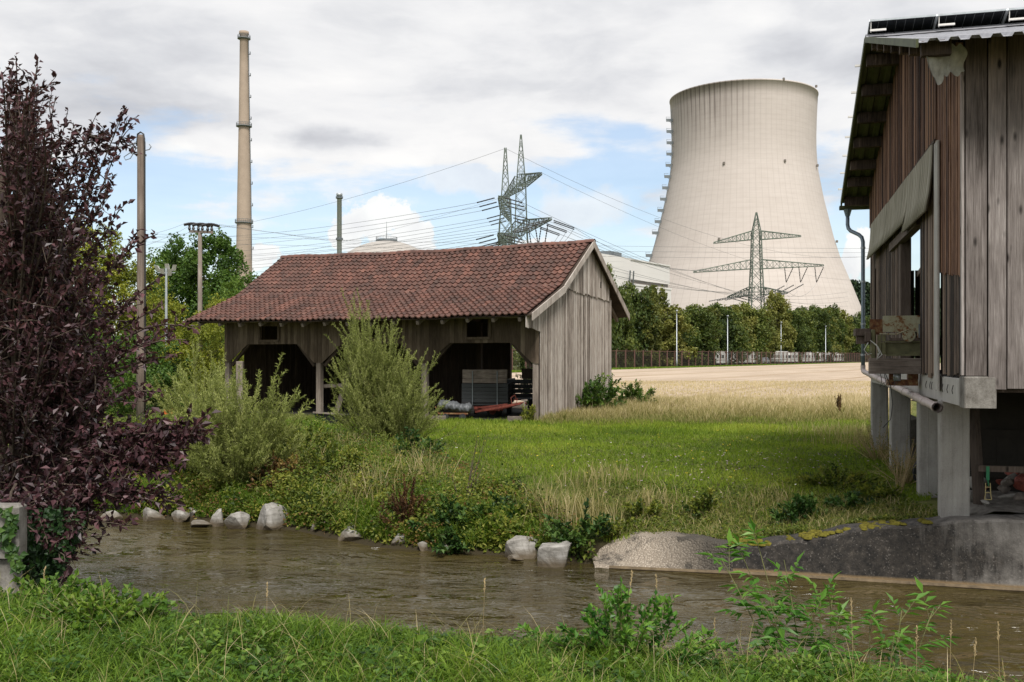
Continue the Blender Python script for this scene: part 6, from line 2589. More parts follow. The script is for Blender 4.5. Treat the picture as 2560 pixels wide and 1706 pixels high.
def shoot_leaves(rng, pts, r_from, step, L, Wd, tn, spread=.9, up=.0, per=2, jit=.0, droop=0.0):
    """alternate leaves along a polyline, from fraction r_from on"""
    seg = np.linalg.norm(np.diff(pts, axis=0), axis=1)
    cum_ = np.concatenate([[0], np.cumsum(seg)])
    tot = cum_[-1]
    s_ = np.arange(tot * r_from, tot, step)
    if len(s_) == 0: s_ = np.array([tot * .9])
    s_ = np.repeat(s_, per)
    Pp = np.stack([np.interp(s_, cum_, pts[:, i]) for i in range(3)], 1)
    ix = np.clip(np.searchsorted(cum_, s_) - 1, 0, len(seg) - 1)
    T_ = unit(np.diff(pts, axis=0))[ix]
    n = len(s_)
    rv = unit(rng.normal(size=(n, 3)) + np.array([0, 0, up]))
    D_ = unit(T_ * (1 - spread * .5) + rv * spread - np.array([0, 0, droop]))
    N_ = unit(rng.normal(size=(n, 3)) * .6 + np.array([0, 0, 1.0]))
    if jit: Pp = Pp + rng.normal(size=(n, 3)) * jit
    l_ = L * rng.uniform(.6, 1.2, n)
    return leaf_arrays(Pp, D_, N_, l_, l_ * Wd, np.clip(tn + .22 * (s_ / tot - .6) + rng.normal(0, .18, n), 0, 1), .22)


def purple_tree():
    rng = np.random.default_rng(42)
    bx, by = -5.15, 10.6
    zb = gz(bx, by)
    t = thing("purple_leaf_tree", "large dark purple-leaved tree filling the left picture edge, branches reaching over the river", "tree", (bx, by, zb))
    ys = [130, 170, 220, 300, 400, 500, 600, 700, 800, 900, 1000, 1100, 1200, 1300, 1400]
    rs = [30, 60, 85, 115, 150, 200, 240, 262, 280, 300, 300, 290, 270, 215, 150]
    arrs, stems = [], []
    base = np.array([bx, by, zb])
    trunk_top = np.array([bx - .3, by, EYE + 1.6])

    def add_shoot(tip, org=None, n_twigs=5, dens=.032, tn=.5, leafL=.085, r_from=.35, tw=.45, r0=.02):
        if org is None:
            f = np.clip((tip[2] - zb) / 5.5 * .6 + rng.uniform(-.1, .05), .12, .9)
            org = base * (1 - f) + trunk_top * f
        mid_ = (org + tip) / 2 + np.array([0, 0, np.linalg.norm(tip - org) * .10]) + rng.normal(size=3) * .12
        pts = bez(org, mid_, tip, 12)
        stems.append((pts, r0, .004))
        arrs.append(shoot_leaves(rng, pts, r_from, dens, leafL, .55, tn, .8, .2, 1, .012, .12))
        for q in range(n_twigs):
            f = rng.uniform(.35, .95)
            i = int(f * 11)
            o_ = pts[i]
            d_ = unit(unit(tip - org) * .7 + rng.normal(size=3) * .6 + np.array([0, 0, .15]))
            l_ = tw * rng.uniform(.5, 1.2)
            p2 = o_ + d_ * l_
            tp_ = bez(o_, (o_ + p2) / 2 + rng.normal(size=3) * .04, p2, 6)
            stems.append((tp_, .006, .002))
            arrs.append(shoot_leaves(rng, tp_, .1, dens, leafL, .55, np.clip(tn + rng.normal(0, .12), 0, 1), .85, .2, 1, .01, .12))

    def pix(px, py, Y):
        v_ = P(px, py, Y)
        return np.array(v_)
    # body of the crown
    for k in range(330):
        py = rng.uniform(200, 1330)
        if py < 620 and rng.uniform() < .35: continue
        rmax = np.interp(py, ys, rs)
        px = rmax * (1 - abs(rng.normal(0, .42))) if k % 3 else rng.uniform(-260, rmax)
        if px < -300: px = rng.uniform(-300, 100)
        Y = 10.4 + rng.uniform(-1.5, 1.3)
        if py > 1150: Y = 9.5 + rng.uniform(-.9, .6)
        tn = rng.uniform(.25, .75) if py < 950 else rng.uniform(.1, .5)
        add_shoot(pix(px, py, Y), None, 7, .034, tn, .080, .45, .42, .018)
    # single shoots that stand out of the outline
    for (px, py, Y, ox, oy) in ((40, 140, 10.2, 20, 520), (92, 168, 10.0, 60, 520), (105, 215, 10.4, 40, 560), (170, 275, 10.1, 60, 640), (242, 285, 10.3, 110, 640), (232, 310, 10.0, 100, 620),
                                (312, 275, 9.9, 150, 690), (318, 300, 9.9, 160, 680), (262, 330, 10.2, 130, 640), (245, 395, 10.1, 130, 660), (280, 470, 9.9, 140, 720), (182, 340, 10.4, 60, 600),
                                (300, 520, 10, 120, 760), (345, 575, 9.8, 180, 760), (395, 585, 9.7, 200, 800), (330, 640, 9.9, 160, 800), (405, 690, 9.6, 220, 860), (430, 830, 9.5, 220, 920),
                                (490, 825, 9.3, 240, 930), (465, 850, 9.3, 240, 930), (440, 890, 9.3, 200, 960), (380, 905, 9.4, 180, 980), (400, 980, 9.3, 150, 1040), (345, 1010, 9.2, 120, 1060),
                                (540, 1068, 9.0, 160, 1140), (520, 1085, 9.0, 170, 1145), (470, 1110, 9.0, 160, 1160), (455, 1135, 8.9, 150, 1190), (415, 1170, 8.9, 130, 1200), (455, 1245, 8.8, 120, 1255),
                                (330, 1315, 8.7, 110, 1250), (300, 1250, 8.8, 100, 1230), (228, 1372, 8.6, 100, 1290), (190, 1420, 8.5, 90, 1250), (150, 1400, 8.4, 80, 1240), (120, 1360, 8.4, 60, 1220), (210, 1330, 8.5, 90, 1230), (90, 1330, 8.3, 40, 1210), (170, 1350, 8.4, 80, 1215), (30, 180, 10.3, 0, 520), (130, 330, 10.2, 60, 640), (140, 240, 10.2, 70, 600),
                                (0, 170, 10.5, -40, 500), (355, 760, 9.6, 180, 860), (410, 760, 9.5, 200, 880)):
        add_shoot(pix(px, py, Y), pix(ox, oy, Y + .5), 9 if py < 560 else 5 if py < 1000 else 9, .030, .55, .080, .12, .28 if py < 560 else .16 if py < 1000 else .22, .012)
        if px > 400 and py > 1000:
            for q in range(3):
                add_shoot(pix(px - 10 - 30 * q + rng.uniform(-6, 6), py + 10 + rng.uniform(-8, 12), Y), pix(ox, oy, Y + .4), 9, .026, .5, .085, .1, .22, .010)
    V, Fc, T = join(arrs)
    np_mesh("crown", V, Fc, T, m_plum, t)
    mb = MB()
    mb.tube([tuple(base - np.array([0, 0, .4])), tuple(base * .6 + trunk_top * .4 + np.array([.1, 0, 0])), tuple(trunk_top), tuple(trunk_top + np.array([.2, 0, 1.2]))], [.17, .12, .07, .03], 10)
    for pts, r0, r1 in stems:
        st_ = pts[::2] if len(pts) > 8 else pts[::2]
        st_ = np.vstack([st_, pts[-1]])
        mb.tube([tuple(q) for q in st_], list(np.linspace(r0, r1, len(st_))), 4, False)
    build("trunk", mb, m_bark, t, world=True)


purple_tree()


def scatter_bush(name, label, cat, c, n_st, h, spread, L, Wd, dens, mat, seed, stem_mat=None, group=None, lean=(0, 0), tn=.5, up=.4, r0=.010, per=1, splay=.9, droop=0.0, twigs=3, inner=.15, tvar=.15, zb=None, tw=.22, clumps=None):
    rng = np.random.default_rng(seed)
    zb = gz(c[0], c[1]) if zb is None else zb
    t = thing(name, label, cat, (c[0], c[1], zb), 0, group)
    arrs, stems = [], []
    o0 = np.array([c[0], c[1], zb])
    full = (h, spread, lean)
    plan = [(n_st, h, spread, lean, 0.0)] if not clumps else clumps
    plan = [(hq, sq_, lq, ox_) for (nq, hq, sq_, lq, ox_) in plan for _ in range(nq)]
    for (h, spread, lean, ox_) in plan:
        a = rng.uniform(0, 2 * math.pi)
        rr = spread * math.sqrt(rng.uniform(0, 1)) * (1 + .25 * math.sin(2 * a + seed))
        if rng.uniform() < .07: rr *= 1.25
        hh = h * max(.3, 1 - .50 * (rr / spread) ** 2) * rng.uniform(.45, 1.0)
        tip = o0 + np.array([ox_ + math.cos(a) * rr + lean[0] * hh / h, math.sin(a) * rr + lean[1] * hh / h, hh])
        org = o0 + np.array([ox_ * .5 + math.cos(a) * rr * .12, math.sin(a) * rr * .12, -.05])
        mid_ = org * .5 + tip * .5 + np.array([math.cos(a), math.sin(a), 0]) * rr * .10 * splay + np.array([0, 0, .12 * hh]) * (1 if droop == 0 else 1.6)
        pts = bez(org, mid_, tip, 9)
        stems.append((pts, r0, .0025))
        tk = np.clip(tn + rng.normal(0, tvar), .05, .95)
        arrs.append(shoot_leaves(rng, pts, inner, dens, L, Wd, tk, .75, up, per, .004, droop))
        for q in range(twigs):
            i = int(rng.uniform(.3, .9) * 8)
            d_ = unit(unit(tip - org) + rng.normal(size=3) * .35)
            l_ = h * tw * rng.uniform(.4, 1.0)
            tp_ = bez(pts[i], pts[i] + d_ * l_ * .5 + rng.normal(size=3) * .02, pts[i] + d_ * l_ + np.array([0, 0, .1 * l_]), 5)
            stems.append((tp_, .004, .0015))
            arrs.append(shoot_leaves(rng, tp_, .05, dens, L, Wd, tk, .75, up, per, .004, droop))
    V, Fc, T = join(arrs)
    np_mesh("foliage", V, Fc, T, mat, t)
    mb = MB()
    for pts, r0_, r1 in stems:
        mb.tube([tuple(q) for q in pts[::2]], list(np.linspace(r0_, r1, len(pts[::2]))), 4, False)
    build("stems", mb, stem_mat or m_stem, t, world=True)
    return t


def on_ground(px, Y):
    return ((px - 1280) / F * Y, Y)


# the two willows
scatter_bush("willow_shrub", "broad grey-green willow shrub on the left bank slope before the shed", "willow", on_ground(602, 21.0), 170, 3.15, 1.75, .085, .17, .021, m_willow, 61, per=2, twigs=5, r0=.012, tn=.48, clumps=[(75, 3.0, 1.3, (-.7, 0), -.4), (35, 2.4, .9, (.9, 0), .3), (40, 2.7, 1.0, (.1, .2), .1), (12, 3.3, .7, (.35, 0), .2)])
scatter_bush("willow_shrub", "long shoots of a small willow growing up against the shed's left corner", "willow", on_ground(505, 22.6), 60, 3.0, .85, .085, .16, .026, m_willow, 62, per=2, twigs=4, tn=.55)
scatter_bush("willow_shrub", "tall upright yellow-green willow before the middle of the tiled shed", "willow", on_ground(945, 26.6), 125, 4.4, 1.5, .070, .19, .022, m_willow, 63, per=2, twigs=6, tn=.5, r0=.013, splay=.5, clumps=[(55, 4.6, .75, (-.35, 0), -.25), (35, 4.0, .7, (.1, 0), .3), (45, 3.0, 1.0, (.75, 0), .5), (22, 2.9, .8, (-.8, 0), -.3)])
scatter_bush("willow_shrub", "dense lower willow growth on the right side of the tall willow", "willow", on_ground(1010, 26.2), 90, 2.3, 1.0, .065, .19, .022, m_willow, 64, per=2, twigs=5, tn=.42)

# elder bushes at the gable foot
gp = shed_pt(.75, 4.2)
scatter_bush("elder_bush", "leafy green elder bush against the grey gable wall", "bush", (gp.x, gp.y), 46, 1.9, .95, .19, .42, .085, m_leafgreen, 71, per=2, twigs=3, tn=.45, droop=.15, zb=gz(gp.x, gp.y))
gp = shed_pt(1.5, 6.6)
scatter_bush("elder_bush", "smaller elder bush right of the gable wall at the stubble edge", "bush", (gp.x, gp.y), 34, 1.35, .95, .18, .42, .085, m_leafgreen, 72, per=2, twigs=3, tn=.40, droop=.15)
scatter_bush("sapling", "small green sapling behind the shed seen through the open bay", "sapling", (.75, 47.5), 14, 3.0, .5, .16, .45, .10, m_leafgreen, 73, per=2)
gp = shed_pt(-.35, -.25)
scatter_bush("elder_bush", "little light green plant at the shed's front corner post", "bush", (gp.x, gp.y), 16, .75, .4, .10, .5, .05, m_weed, 74, per=2, tn=.7)

# far bank: bramble mass, dock, dry herb, mossy mound
WEEDS = (
        (1170, 17.0, .50, .7, 40, m_bramble, "dark green bramble thicket left of the bright rock pair"),
        (1270, 17.3, .50, .6, 34, m_bramble, "dark bramble clump right above the bright rock pair"),
        (1115, 17.2, .50, .6, 30, m_bramble, "dark bramble clump under the leaning twiggy shrub"),
        (1140, 16.6, .30, .6, 40, m_bramble, "low bramble fringe hanging over the water"),
        (640, 21.6, 1.0, .9, 46, m_bramble, "green bramble clump at the foot of the broad willow"),
        (820, 21.0, .9, .9, 50, m_weed, "leafy weed clump on the bank between the willows"),
        (760, 24.0, .9, 1.0, 50, m_weed, "leafy weed clump behind the bank, below the black trough"),
        (700, 20.6, .8, .7, 40, m_weedred, "reddish weed clump right of the biggest boulder"),
        (455, 22.5, .9, 1.0, 60, m_weedred, "reddish-green weed clump above the left end of the rock row"),
        (380, 24.0, .9, 1.1, 60, m_weed, "yellowish weed clump on the left bank slope"),
        (540, 21.4, .6, .8, 40, m_weedred, "low rusty weed clump over the squarish rock"),
        (1045, 22.5, .8, .7, 34, m_bramble, "dark green clump at the foot of the tall willow"),
        (1350, 17.3, .4, .5, 26, m_weed, "weeds above and behind the bright rock pair"),
        (1450, 16.2, .55, .7, 36, m_bramble, "low dark weeds just right of the cube-like rock"),
        (1530, 16.6, .4, .5, 24, m_weed, "low green weeds at the top of the sloping gravel slab"),
        (1995, 16.0, .40, .42, 44, m_bramble, "bushy dark nettles above the retaining wall"),
        (2128, 16.2, .30, .35, 30, m_bramble, "small dark shrub on the wall top near the pillars"),
        (2090, 18.2, .38, .9, 50, m_weed, "green nettle patch on the lawn edge left of the pillars"),
        (2190, 16.6, .30, .5, 40, m_weed, "green weeds at the foot of the second pillar"),
        (1610, 17.2, .35, .5, 26, m_weed, "small green tuft behind the gravel slab"),
        (1760, 17.0, .45, .35, 20, m_weed, "round green tuft on the worn lawn edge"))
for wi, (px, Y, h, sp, n_, mt, lab) in enumerate(WEEDS):
    sd_ = 200 + wi
    scatter_bush("weed_clump", lab, "weeds", on_ground(px, Y), int(n_ * (.6 if mt is m_bramble else 1.2)), h, sp, .10 if mt is m_bramble else .075, .62, .042, mt, sd_, per=2, twigs=3, tn=.5, up=.5, droop=.1, tvar=.2, tw=.35,
                 group="weed clumps along the far bank")
scatter_bush("dock_plant", "dry rust-red dock plant standing above the bank brambles", "plant", on_ground(1015, 17.4), 26, 1.05, .45, .045, .5, .018, m_weedred, 240, per=2, twigs=4, tn=.15, stem_mat=m_rust, up=.6)
scatter_bush("dock_plant", "dark brown dried seed stalk in the tall grass near the barn", "plant", on_ground(2100, 37.5), 5, 1.15, .14, .05, .5, .02, m_weedred, 241, per=2, tn=.05, stem_mat=m_rust, twigs=5)
scatter_bush("twiggy_shrub", "thin twiggy shrub leaning right above the brambles", "shrub", on_ground(1160, 18.2), 6, 2.0, .35, .05, .4, .09, m_weed, 242, per=1, twigs=5, tn=.5, lean=(.35, 0), r0=.014, stem_mat=m_bark, inner=.4)
scatter_bush("wild_herb", "brown dried herb on the lawn edge before the barn pillars", "plant", on_ground(2262, 18.6), 40, 1.0, .6, .05, .3, .04, m_dry, 243, per=1, twigs=3, tn=.25, stem_mat=m_straw)
scatter_bush("wild_herb", "brown dried weeds leaning against the third barn pillar", "plant", on_ground(2195, 22.6), 50, 1.0, .8, .05, .3, .04, m_dry, 244, per=1, twigs=3, tn=.2, stem_mat=m_straw)
scatter_bush("wild_herb", "pale straw stalks fanned beside the second barn pillar", "plant", on_ground(2247, 17.2), 16, 1.25, .28, .06, .08, .2, m_dry, 245, per=1, twigs=0, tn=.7, stem_mat=m_straw, lean=(.15, 0), r0=.007)

# ------------------------------------------------------------------ grasses (uncountable)
def stuff_mesh(name, arrs, mat):
    V, Fc, T = join(arrs)
    o = np_mesh(name, V, Fc, T, mat)
    return tag(o, kind='stuff')


def density_keep(rng, x, y, s, lo, hi, seed=0):
    v = np.sin(x * s + seed) * np.sin(y * s * 1.3 + seed * 2) + .6 * np.sin(x * s * 2.7 + y * s * 1.9 + seed) + .4 * np.sin(x * s * 5.1 - y * s * 4.3)
    v = (v + 2) / 4
    return rng.uniform(0, 1, len(x)) < lo + (hi - lo) * v, v


def in_barn(x, y, m=0.0):
    bx_, by_ = x - 6.27, y - 14.5
    lx = bx_ * .967 - by_ * .2556
    ly = bx_ * .2556 + by_ * .967
    return (lx > .3 + m) & (ly > -2.2) & (ly < 11.6)


def in_shed(x, y, m=0.0):
    bx_, by_ = x - .998, y - 36
    lx = bx_ * .910 - by_ * .415
    ly = bx_ * .415 + by_ * .910
    return (lx > -14.5 - m) & (lx < .08 + m) & (ly > -.05 - m) & (ly < 8.1 + m)


rng = np.random.default_rng(7)
# mown lawn between river and shed
arrs = []
n = 230000
y = 16.2 + (37.5 - 16.2) * rng.uniform(0, 1, n) ** 1.25
x = rng.uniform(-9, 15, n) * 1.0
u_ = x / y
keep = (u_ > -.18) & (u_ < .42)
x, y = x[keep], y[keep]
yw = np.interp(x, FAR_X, FAR_Y)
wallx = np.where(x > 1.2, .75, .35)
k1, v1 = density_keep(rng, x, y, .9, .55, 1.2, 1)
keep = (y > yw + wallx) & ~in_barn(x, y) & ~in_shed(x, y) & k1
x, y, v1 = x[keep], y[keep], v1[keep]
worn = np.exp(-((y - np.interp(x, FAR_X, FAR_Y) - 1.3) / .8) ** 2) * (x > 1.5)
keep = rng.uniform(0, 1, len(x)) > worn * .35
x, y, v1 = x[keep], y[keep], v1[keep]
z = ground_z(x, y)
h = rng.uniform(.045, .13, len(x)) * (.7 + .6 * v1) * np.where(y > 30, 1.5, 1.0)
bigv = .5 + .5 * np.sin(x * .8 + 1.7 * np.sin(y * .35)) * np.sin(y * .55 + .8 * np.sin(x * .5))
tn = np.clip(.16 + .46 * bigv + .40 * (v1 - .5) + rng.normal(0, .17, len(x)) + .12 * (y > 31), 0, 1)
arrs.append(blade_arrays(rng, x, y, z, h, rng.uniform(.012, .026, len(x)) * (y / 20) ** .8, rng.uniform(.1, .9, len(x)), tn))
stuff_mesh("lawn_grass", arrs, m_lawn)
# clover and small leaves in the lawn
n = 30000
y = 16.5 + 18 * rng.uniform(0, 1, n) ** 1.5
x = rng.uniform(-2, 11, n)
kk, vv_ = density_keep(rng, x, y, .7, -.3, 1.1, 4)
keep = kk & (y > np.interp(x, FAR_X, FAR_Y) + .9) & ~in_barn(x, y)
x, y = x[keep], y[keep]
Pp = np.stack([x, y, ground_z(x, y) + rng.uniform(.02, .10, len(x))], 1)
stuff_mesh("clover", [leaf_arrays(Pp, unit(rng.normal(size=Pp.shape) * np.array([1, 1, .3])), unit(rng.normal(size=Pp.shape) * .4 + np.array([0, -.3, 1])), rng.uniform(.03, .07, len(x)), rng.uniform(.025, .05, len(x)), np.clip(rng.normal(.5, .2, len(x)), 0, 1))], m_weed)
# small weeds on the worn strip behind the river wall
n = 16000
x = rng.uniform(1.3, 6.4, n)
y = np.interp(x, FAR_X, FAR_Y) + .62 + .6 * np.clip((3.2 - x) / 1.6, 0, 1) + rng.uniform(0, 1, n) ** 1.5 * 3.0
kk, vv_ = density_keep(rng, x, y, 2.4, .05, 1.1, 11)
kk &= ~in_barn(x, y)
x, y, vv_ = x[kk], y[kk], vv_[kk]
Pp = np.stack([x, y, ground_z(x, y) + rng.uniform(0, .16, len(x)) * vv_], 1)
stuff_mesh("wall_top_weeds", [leaf_arrays(Pp, unit(rng.normal(size=Pp.shape) * np.array([1, 1, .5])), unit(rng.normal(size=Pp.shape) * .5 + np.array([0, -.3, 1])), rng.uniform(.03, .07, len(x)), rng.uniform(.02, .045, len(x)), np.clip(rng.normal(.45, .2, len(x)), 0, 1))], m_weed)
n = 6000
x = rng.uniform(1.3, 6.3, n)
y = np.interp(x, FAR_X, FAR_Y) + .6 + .6 * np.clip((3.2 - x) / 1.6, 0, 1) + rng.uniform(0, 1, n) * 2.2
kk = ~in_barn(x, y)
x, y = x[kk], y[kk]
stuff_mesh("worn_grass", [blade_arrays(rng, x, y, ground_z(x, y), rng.uniform(.05, .22, len(x)), rng.uniform(.006, .012, len(x)), rng.uniform(.2, 1, len(x)), np.clip(rng.normal(.3, .25, len(x)), 0, 1), 2)], m_dry)
# tiny blossoms
for nm, n, mt, x0, x1, y0, y1, sd_ in (("clover_blossoms", 150, plain("pale_pink_bloom", (.42, .32, .34), .8), 1, 8, 17.5, 24, 3), ("white_blossoms", 36, m_flower, -9, 9, 17.5, 32, 8), ("yellow_blossoms", 90, plain("yellow_bloom", (.55, .42, .03), .8), -3, 9, 18, 33, 9)):
    r2 = np.random.default_rng(sd_)
    x, y = r2.uniform(x0, x1, n), r2.uniform(y0, y1, n)
    keep = (y > np.interp(x, FAR_X, FAR_Y) + .8) & ~in_barn(x, y) & ~in_shed(x, y)
    x, y = x[keep], y[keep]
    Pp = np.stack([x, y, ground_z(x, y) + r2.uniform(.06, .14, len(x))], 1)
    A = [leaf_arrays(Pp, unit(r2.normal(size=Pp.shape) * np.array([1, 1, .2])), np.tile(np.array([[0, -.4, 1.0]]), (len(x), 1)), .028, .026, .5) for _ in range(3)]
    stuff_mesh(nm, A, mt)

# rough bank vegetation on the far side, left part
def band(rng, n, x0, x1, d0, d1, pw=1.0):
    x = rng.uniform(x0, x1, n)
    d = d0 + (d1 - d0) * rng.uniform(0, 1, n) ** pw
    return x, np.interp(x, FAR_X, FAR_Y) + d, d


rng = np.random.default_rng(17)
arrs, larrs, darr = [], [], []
x, y, d = band(rng, 100000, -13, 1.35, .42, 15, 1.7)
keep = ~in_shed(x, y) & (x < 1.35 - d * .55 + .0) & ((x / y) < -.07 + .13 * (d < 3.0))
x, y, d = x[keep], y[keep], d[keep]
k1, v1 = density_keep(rng, x, y, 1.6, .25, 1.2, 2)
x, y, d, v1 = x[k1], y[k1], d[k1], v1[k1]
z = ground_z(x, y)
h = rng.uniform(.12, .42, len(x)) * (.6 + .8 * v1)
arrs.append(blade_arrays(rng, x, y, z, h, rng.uniform(.010, .022, len(x)) * (y / 18), rng.uniform(.2, 1.0, len(x)), np.clip(rng.normal(.45, .2, len(x)), 0, 1), 2))
stuff_mesh("bank_grass", arrs, m_grass)
x, y, d = band(rng, 60000, -13, 1.3, .36, 12, 1.7)
keep = ~in_shed(x, y) & (x < 1.45 - d * .6) & ((x / y) < -.06 + .13 * (d < 3.0))
x, y = x[keep], y[keep]
k1, v1 = density_keep(rng, x, y, 1.3, -.1, 1.3, 6)
x, y, v1 = x[k1], y[k1], v1[k1]
cl = np.clip(.5 + .5 * np.sin(x * 2.1 + 3 * np.sin(y * .9)) * np.sin(y * 2.4), 0, 1)
Pp = np.stack([x, y, ground_z(x, y) + rng.uniform(.02, .72, len(x)) * (.3 + .8 * v1)], 1)
la = leaf_arrays(Pp, unit(rng.normal(size=Pp.shape) * np.array([1, 1, .6])), unit(rng.normal(size=Pp.shape) * .55 + np.array([0, -.3, 1])), rng.uniform(.04, .095, len(x)), rng.uniform(.025, .06, len(x)), np.clip(.2 + .5 * cl + rng.normal(0, .17, len(x)), 0, 1))
stuff_mesh("bank_weeds", [la], m_weed)
x, y, d = band(rng, 42000, -12, 1.3, .32, 8, 1.6)
keep = ~in_shed(x, y) & (x < 1.45 - d * .5)
x, y = x[keep], y[keep]
k1, v1 = density_keep(rng, x, y, 2.0, -.5, .9, 9)
x, y = x[k1], y[k1]
Pp = np.stack([x, y, ground_z(x, y) + rng.uniform(.02, .4, len(x))], 1)
stuff_mesh("reddish_bank_weeds", [leaf_arrays(Pp, unit(rng.normal(size=Pp.shape) * np.array([1, 1, .8])), unit(rng.normal(size=Pp.shape) + np.array([0, -.3, 1])), rng.uniform(.04, .08, len(x)), rng.uniform(.02, .045, len(x)), np.clip(rng.normal(.5, .25, len(x)), 0, 1))], m_weedred)

x, y, d = band(rng, 30000, -7.5, 1.3, .32, 3.2, 1.2)
keep = (x < 1.45 - d * .4)
x, y = x[keep], y[keep]
k1, v1 = density_keep(rng, x, y, 2.2, -.35, 1.25, 21)
x, y, v1 = x[k1], y[k1], v1[k1]
cl = np.clip(.5 + .5 * np.sin(x * 3.1 + 2 * np.sin(y * 1.9)) * np.sin(y * 3.4), 0, 1)
Pp = np.stack([x, y, ground_z(x, y) + rng.uniform(.0, 1, len(x)) ** .8 * (.12 + .62 * v1 ** 1.5) * np.where(x > -2.2, .55, .9)], 1)
stuff_mesh("tall_bank_herbs", [leaf_arrays(Pp, unit(rng.normal(size=Pp.shape) * np.array([1, 1, .6]) - np.array([0, 0, .2])), unit(rng.normal(size=Pp.shape) * .5 + np.array([0, -.4, 1])), rng.uniform(.05, .12, len(x)), rng.uniform(.035, .08, len(x)), np.clip(.12 + .75 * cl + rng.normal(0, .17, len(x)), 0, 1))], m_weed)

# tall dry grass: strip between lawn and stubble, tufts on the bank, around the gable
arrs = []
rng = np.random.default_rng(27)
n = 125000
y = 33.6 + 15.5 * rng.uniform(0, 1, n) ** .9
x = rng.uniform(-2, 26, n)
edge = 34.2 + .5 * np.sin(x * 1.3) + .3 * np.sin(x * 3.7)
fieldf = 43.2 + .5 * np.sin(x * .9)
keep = (y > edge) & (y < fieldf + 1.5) & ~in_shed(x, y, .15) & (x / y < .40) & (x > 1.1)
x, y = x[keep], y[keep]
prog = np.clip((y - 34.2) / 7.5, 0, 1)
z = ground_z(x, y)
v1 = .5 + .5 * np.sin(x * 1.7 + 2 * np.sin(y * .8)) * np.sin(y * 1.1 + x * .4)
h = rng.uniform(.22, .56, len(x)) * (.35 + .65 * np.clip(prog * 2.5, 0, 1)) * (.7 + .5 * v1)
tn = np.clip(-.05 + .85 * prog ** .8 + .16 * v1 + rng.normal(0, .17, len(x)), 0, 1)
arrs.append(blade_arrays(rng, x, y, z, h, rng.uniform(.014, .030, len(x)), rng.uniform(.1, .6, len(x)), tn, 2))
# thin tufts at the gable foot, bank tufts
for (cx_, cy_, r_, k_, hh, tt) in [(*shed_pt(.4, .3).xy, .7, 600, .45, .35), (*shed_pt(.5, 2.0).xy, .9, 900, .6, .5), (*shed_pt(1.3, 4.5).xy, 1.2, 1500, .7, .55), (*shed_pt(2.2, 6.5).xy, 1.5, 2000, .7, .6)]:
    x, y = rng.normal(cx_, r_ * .5, k_), rng.normal(cy_, r_ * .4, k_)
    kq = ~in_shed(x, y)
    x, y = x[kq], y[kq]
    arrs.append(blade_arrays(rng, x, y, ground_z(x, y), rng.uniform(.3, 1, len(x)) * hh, .02, rng.uniform(.1, .6, len(x)), np.clip(rng.normal(tt, .2, len(x)), 0, 1), 2))
for (px, Y, r_, k_, hh) in ((1400, 16.7, .5, 170, .9), (1450, 17.2, .7, 120, .75), (1350, 17.4, .4, 120, .8), (900, 18.6, .7, 200, .9), (960, 19.5, .8, 200, .8), (800, 20.5, 1.2, 300, .6), (640, 24, 1.5, 300, .6), (760, 21.5, .8, 240, .8), (1060, 19.8, .5, 160, 1.0), (1480, 17.2, .5, 300, .5), (1500, 19.3, 1.0, 300, .5),
                            (1010, 23.0, 1.0, 350, .6), (850, 25.5, 1.3, 500, .6), (680, 25.5, 1.2, 360, .7), (440, 25.0, 1.2, 350, .6), (2180, 27.0, 1.6, 700, .55), (2120, 30.5, 2.0, 900, .5), (1620, 17.6, .5, 200, .45), (1900, 17.3, .8, 220, .3)):
    cx_, cy_ = on_ground(px, Y)
    x, y = rng.normal(cx_, r_ * .5, k_), rng.normal(cy_, r_ * .45, k_)
    ok = y > np.interp(x, FAR_X, FAR_Y) + np.where(x > 1.2, .75, .25)
    x, y = x[ok], y[ok]
    arrs.append(blade_arrays(rng, x, y, ground_z(x, y), rng.uniform(.45, 1, len(x)) * hh, rng.uniform(.006, .013, len(x)), rng.uniform(.1, .55, len(x)), np.clip(rng.normal(.42, .24, len(x)), 0, 1), 3))
stuff_mesh("dry_grass", arrs, m_dry)
# stubble straws of the field's near part
n = 60000
x = rng.uniform(1, 34, n)
y = 43.5 + 24 * rng.uniform(0, 1, n) ** 1.6
keep = (x / y < .40) & (x > 2.5)
x, y = x[keep], y[keep]
stuff_mesh("stubble_straws", [blade_arrays(rng, x, y, ground_z(x, y) + .04, rng.uniform(.06, .16, len(x)), rng.uniform(.02, .035, len(x)), rng.uniform(0, .5, len(x)), np.clip(rng.normal(.85, .15, len(x)), 0, 1))], m_dry)
# green verge at the fence foot
n = 26000
s_ = rng.uniform(-42, 150, n)
of = rng.uniform(.2, 3.6, n)
nrm = np.array([FN[1].y, -FN[1].x])
x = FN[0].x + FN[1].x * s_ + nrm[0] * of
y = FN[0].y + FN[1].y * s_ + nrm[1] * of
stuff_mesh("verge_grass", [blade_arrays(rng, x, y, np.full(n, .62), rng.uniform(.1, .28, n) * np.clip(1.2 - s_ / 260, .4, 1.2), rng.uniform(.08, .18, n), rng.uniform(.2, .8, n), np.clip(rng.normal(.55, .2, n), 0, 1))], m_grass)

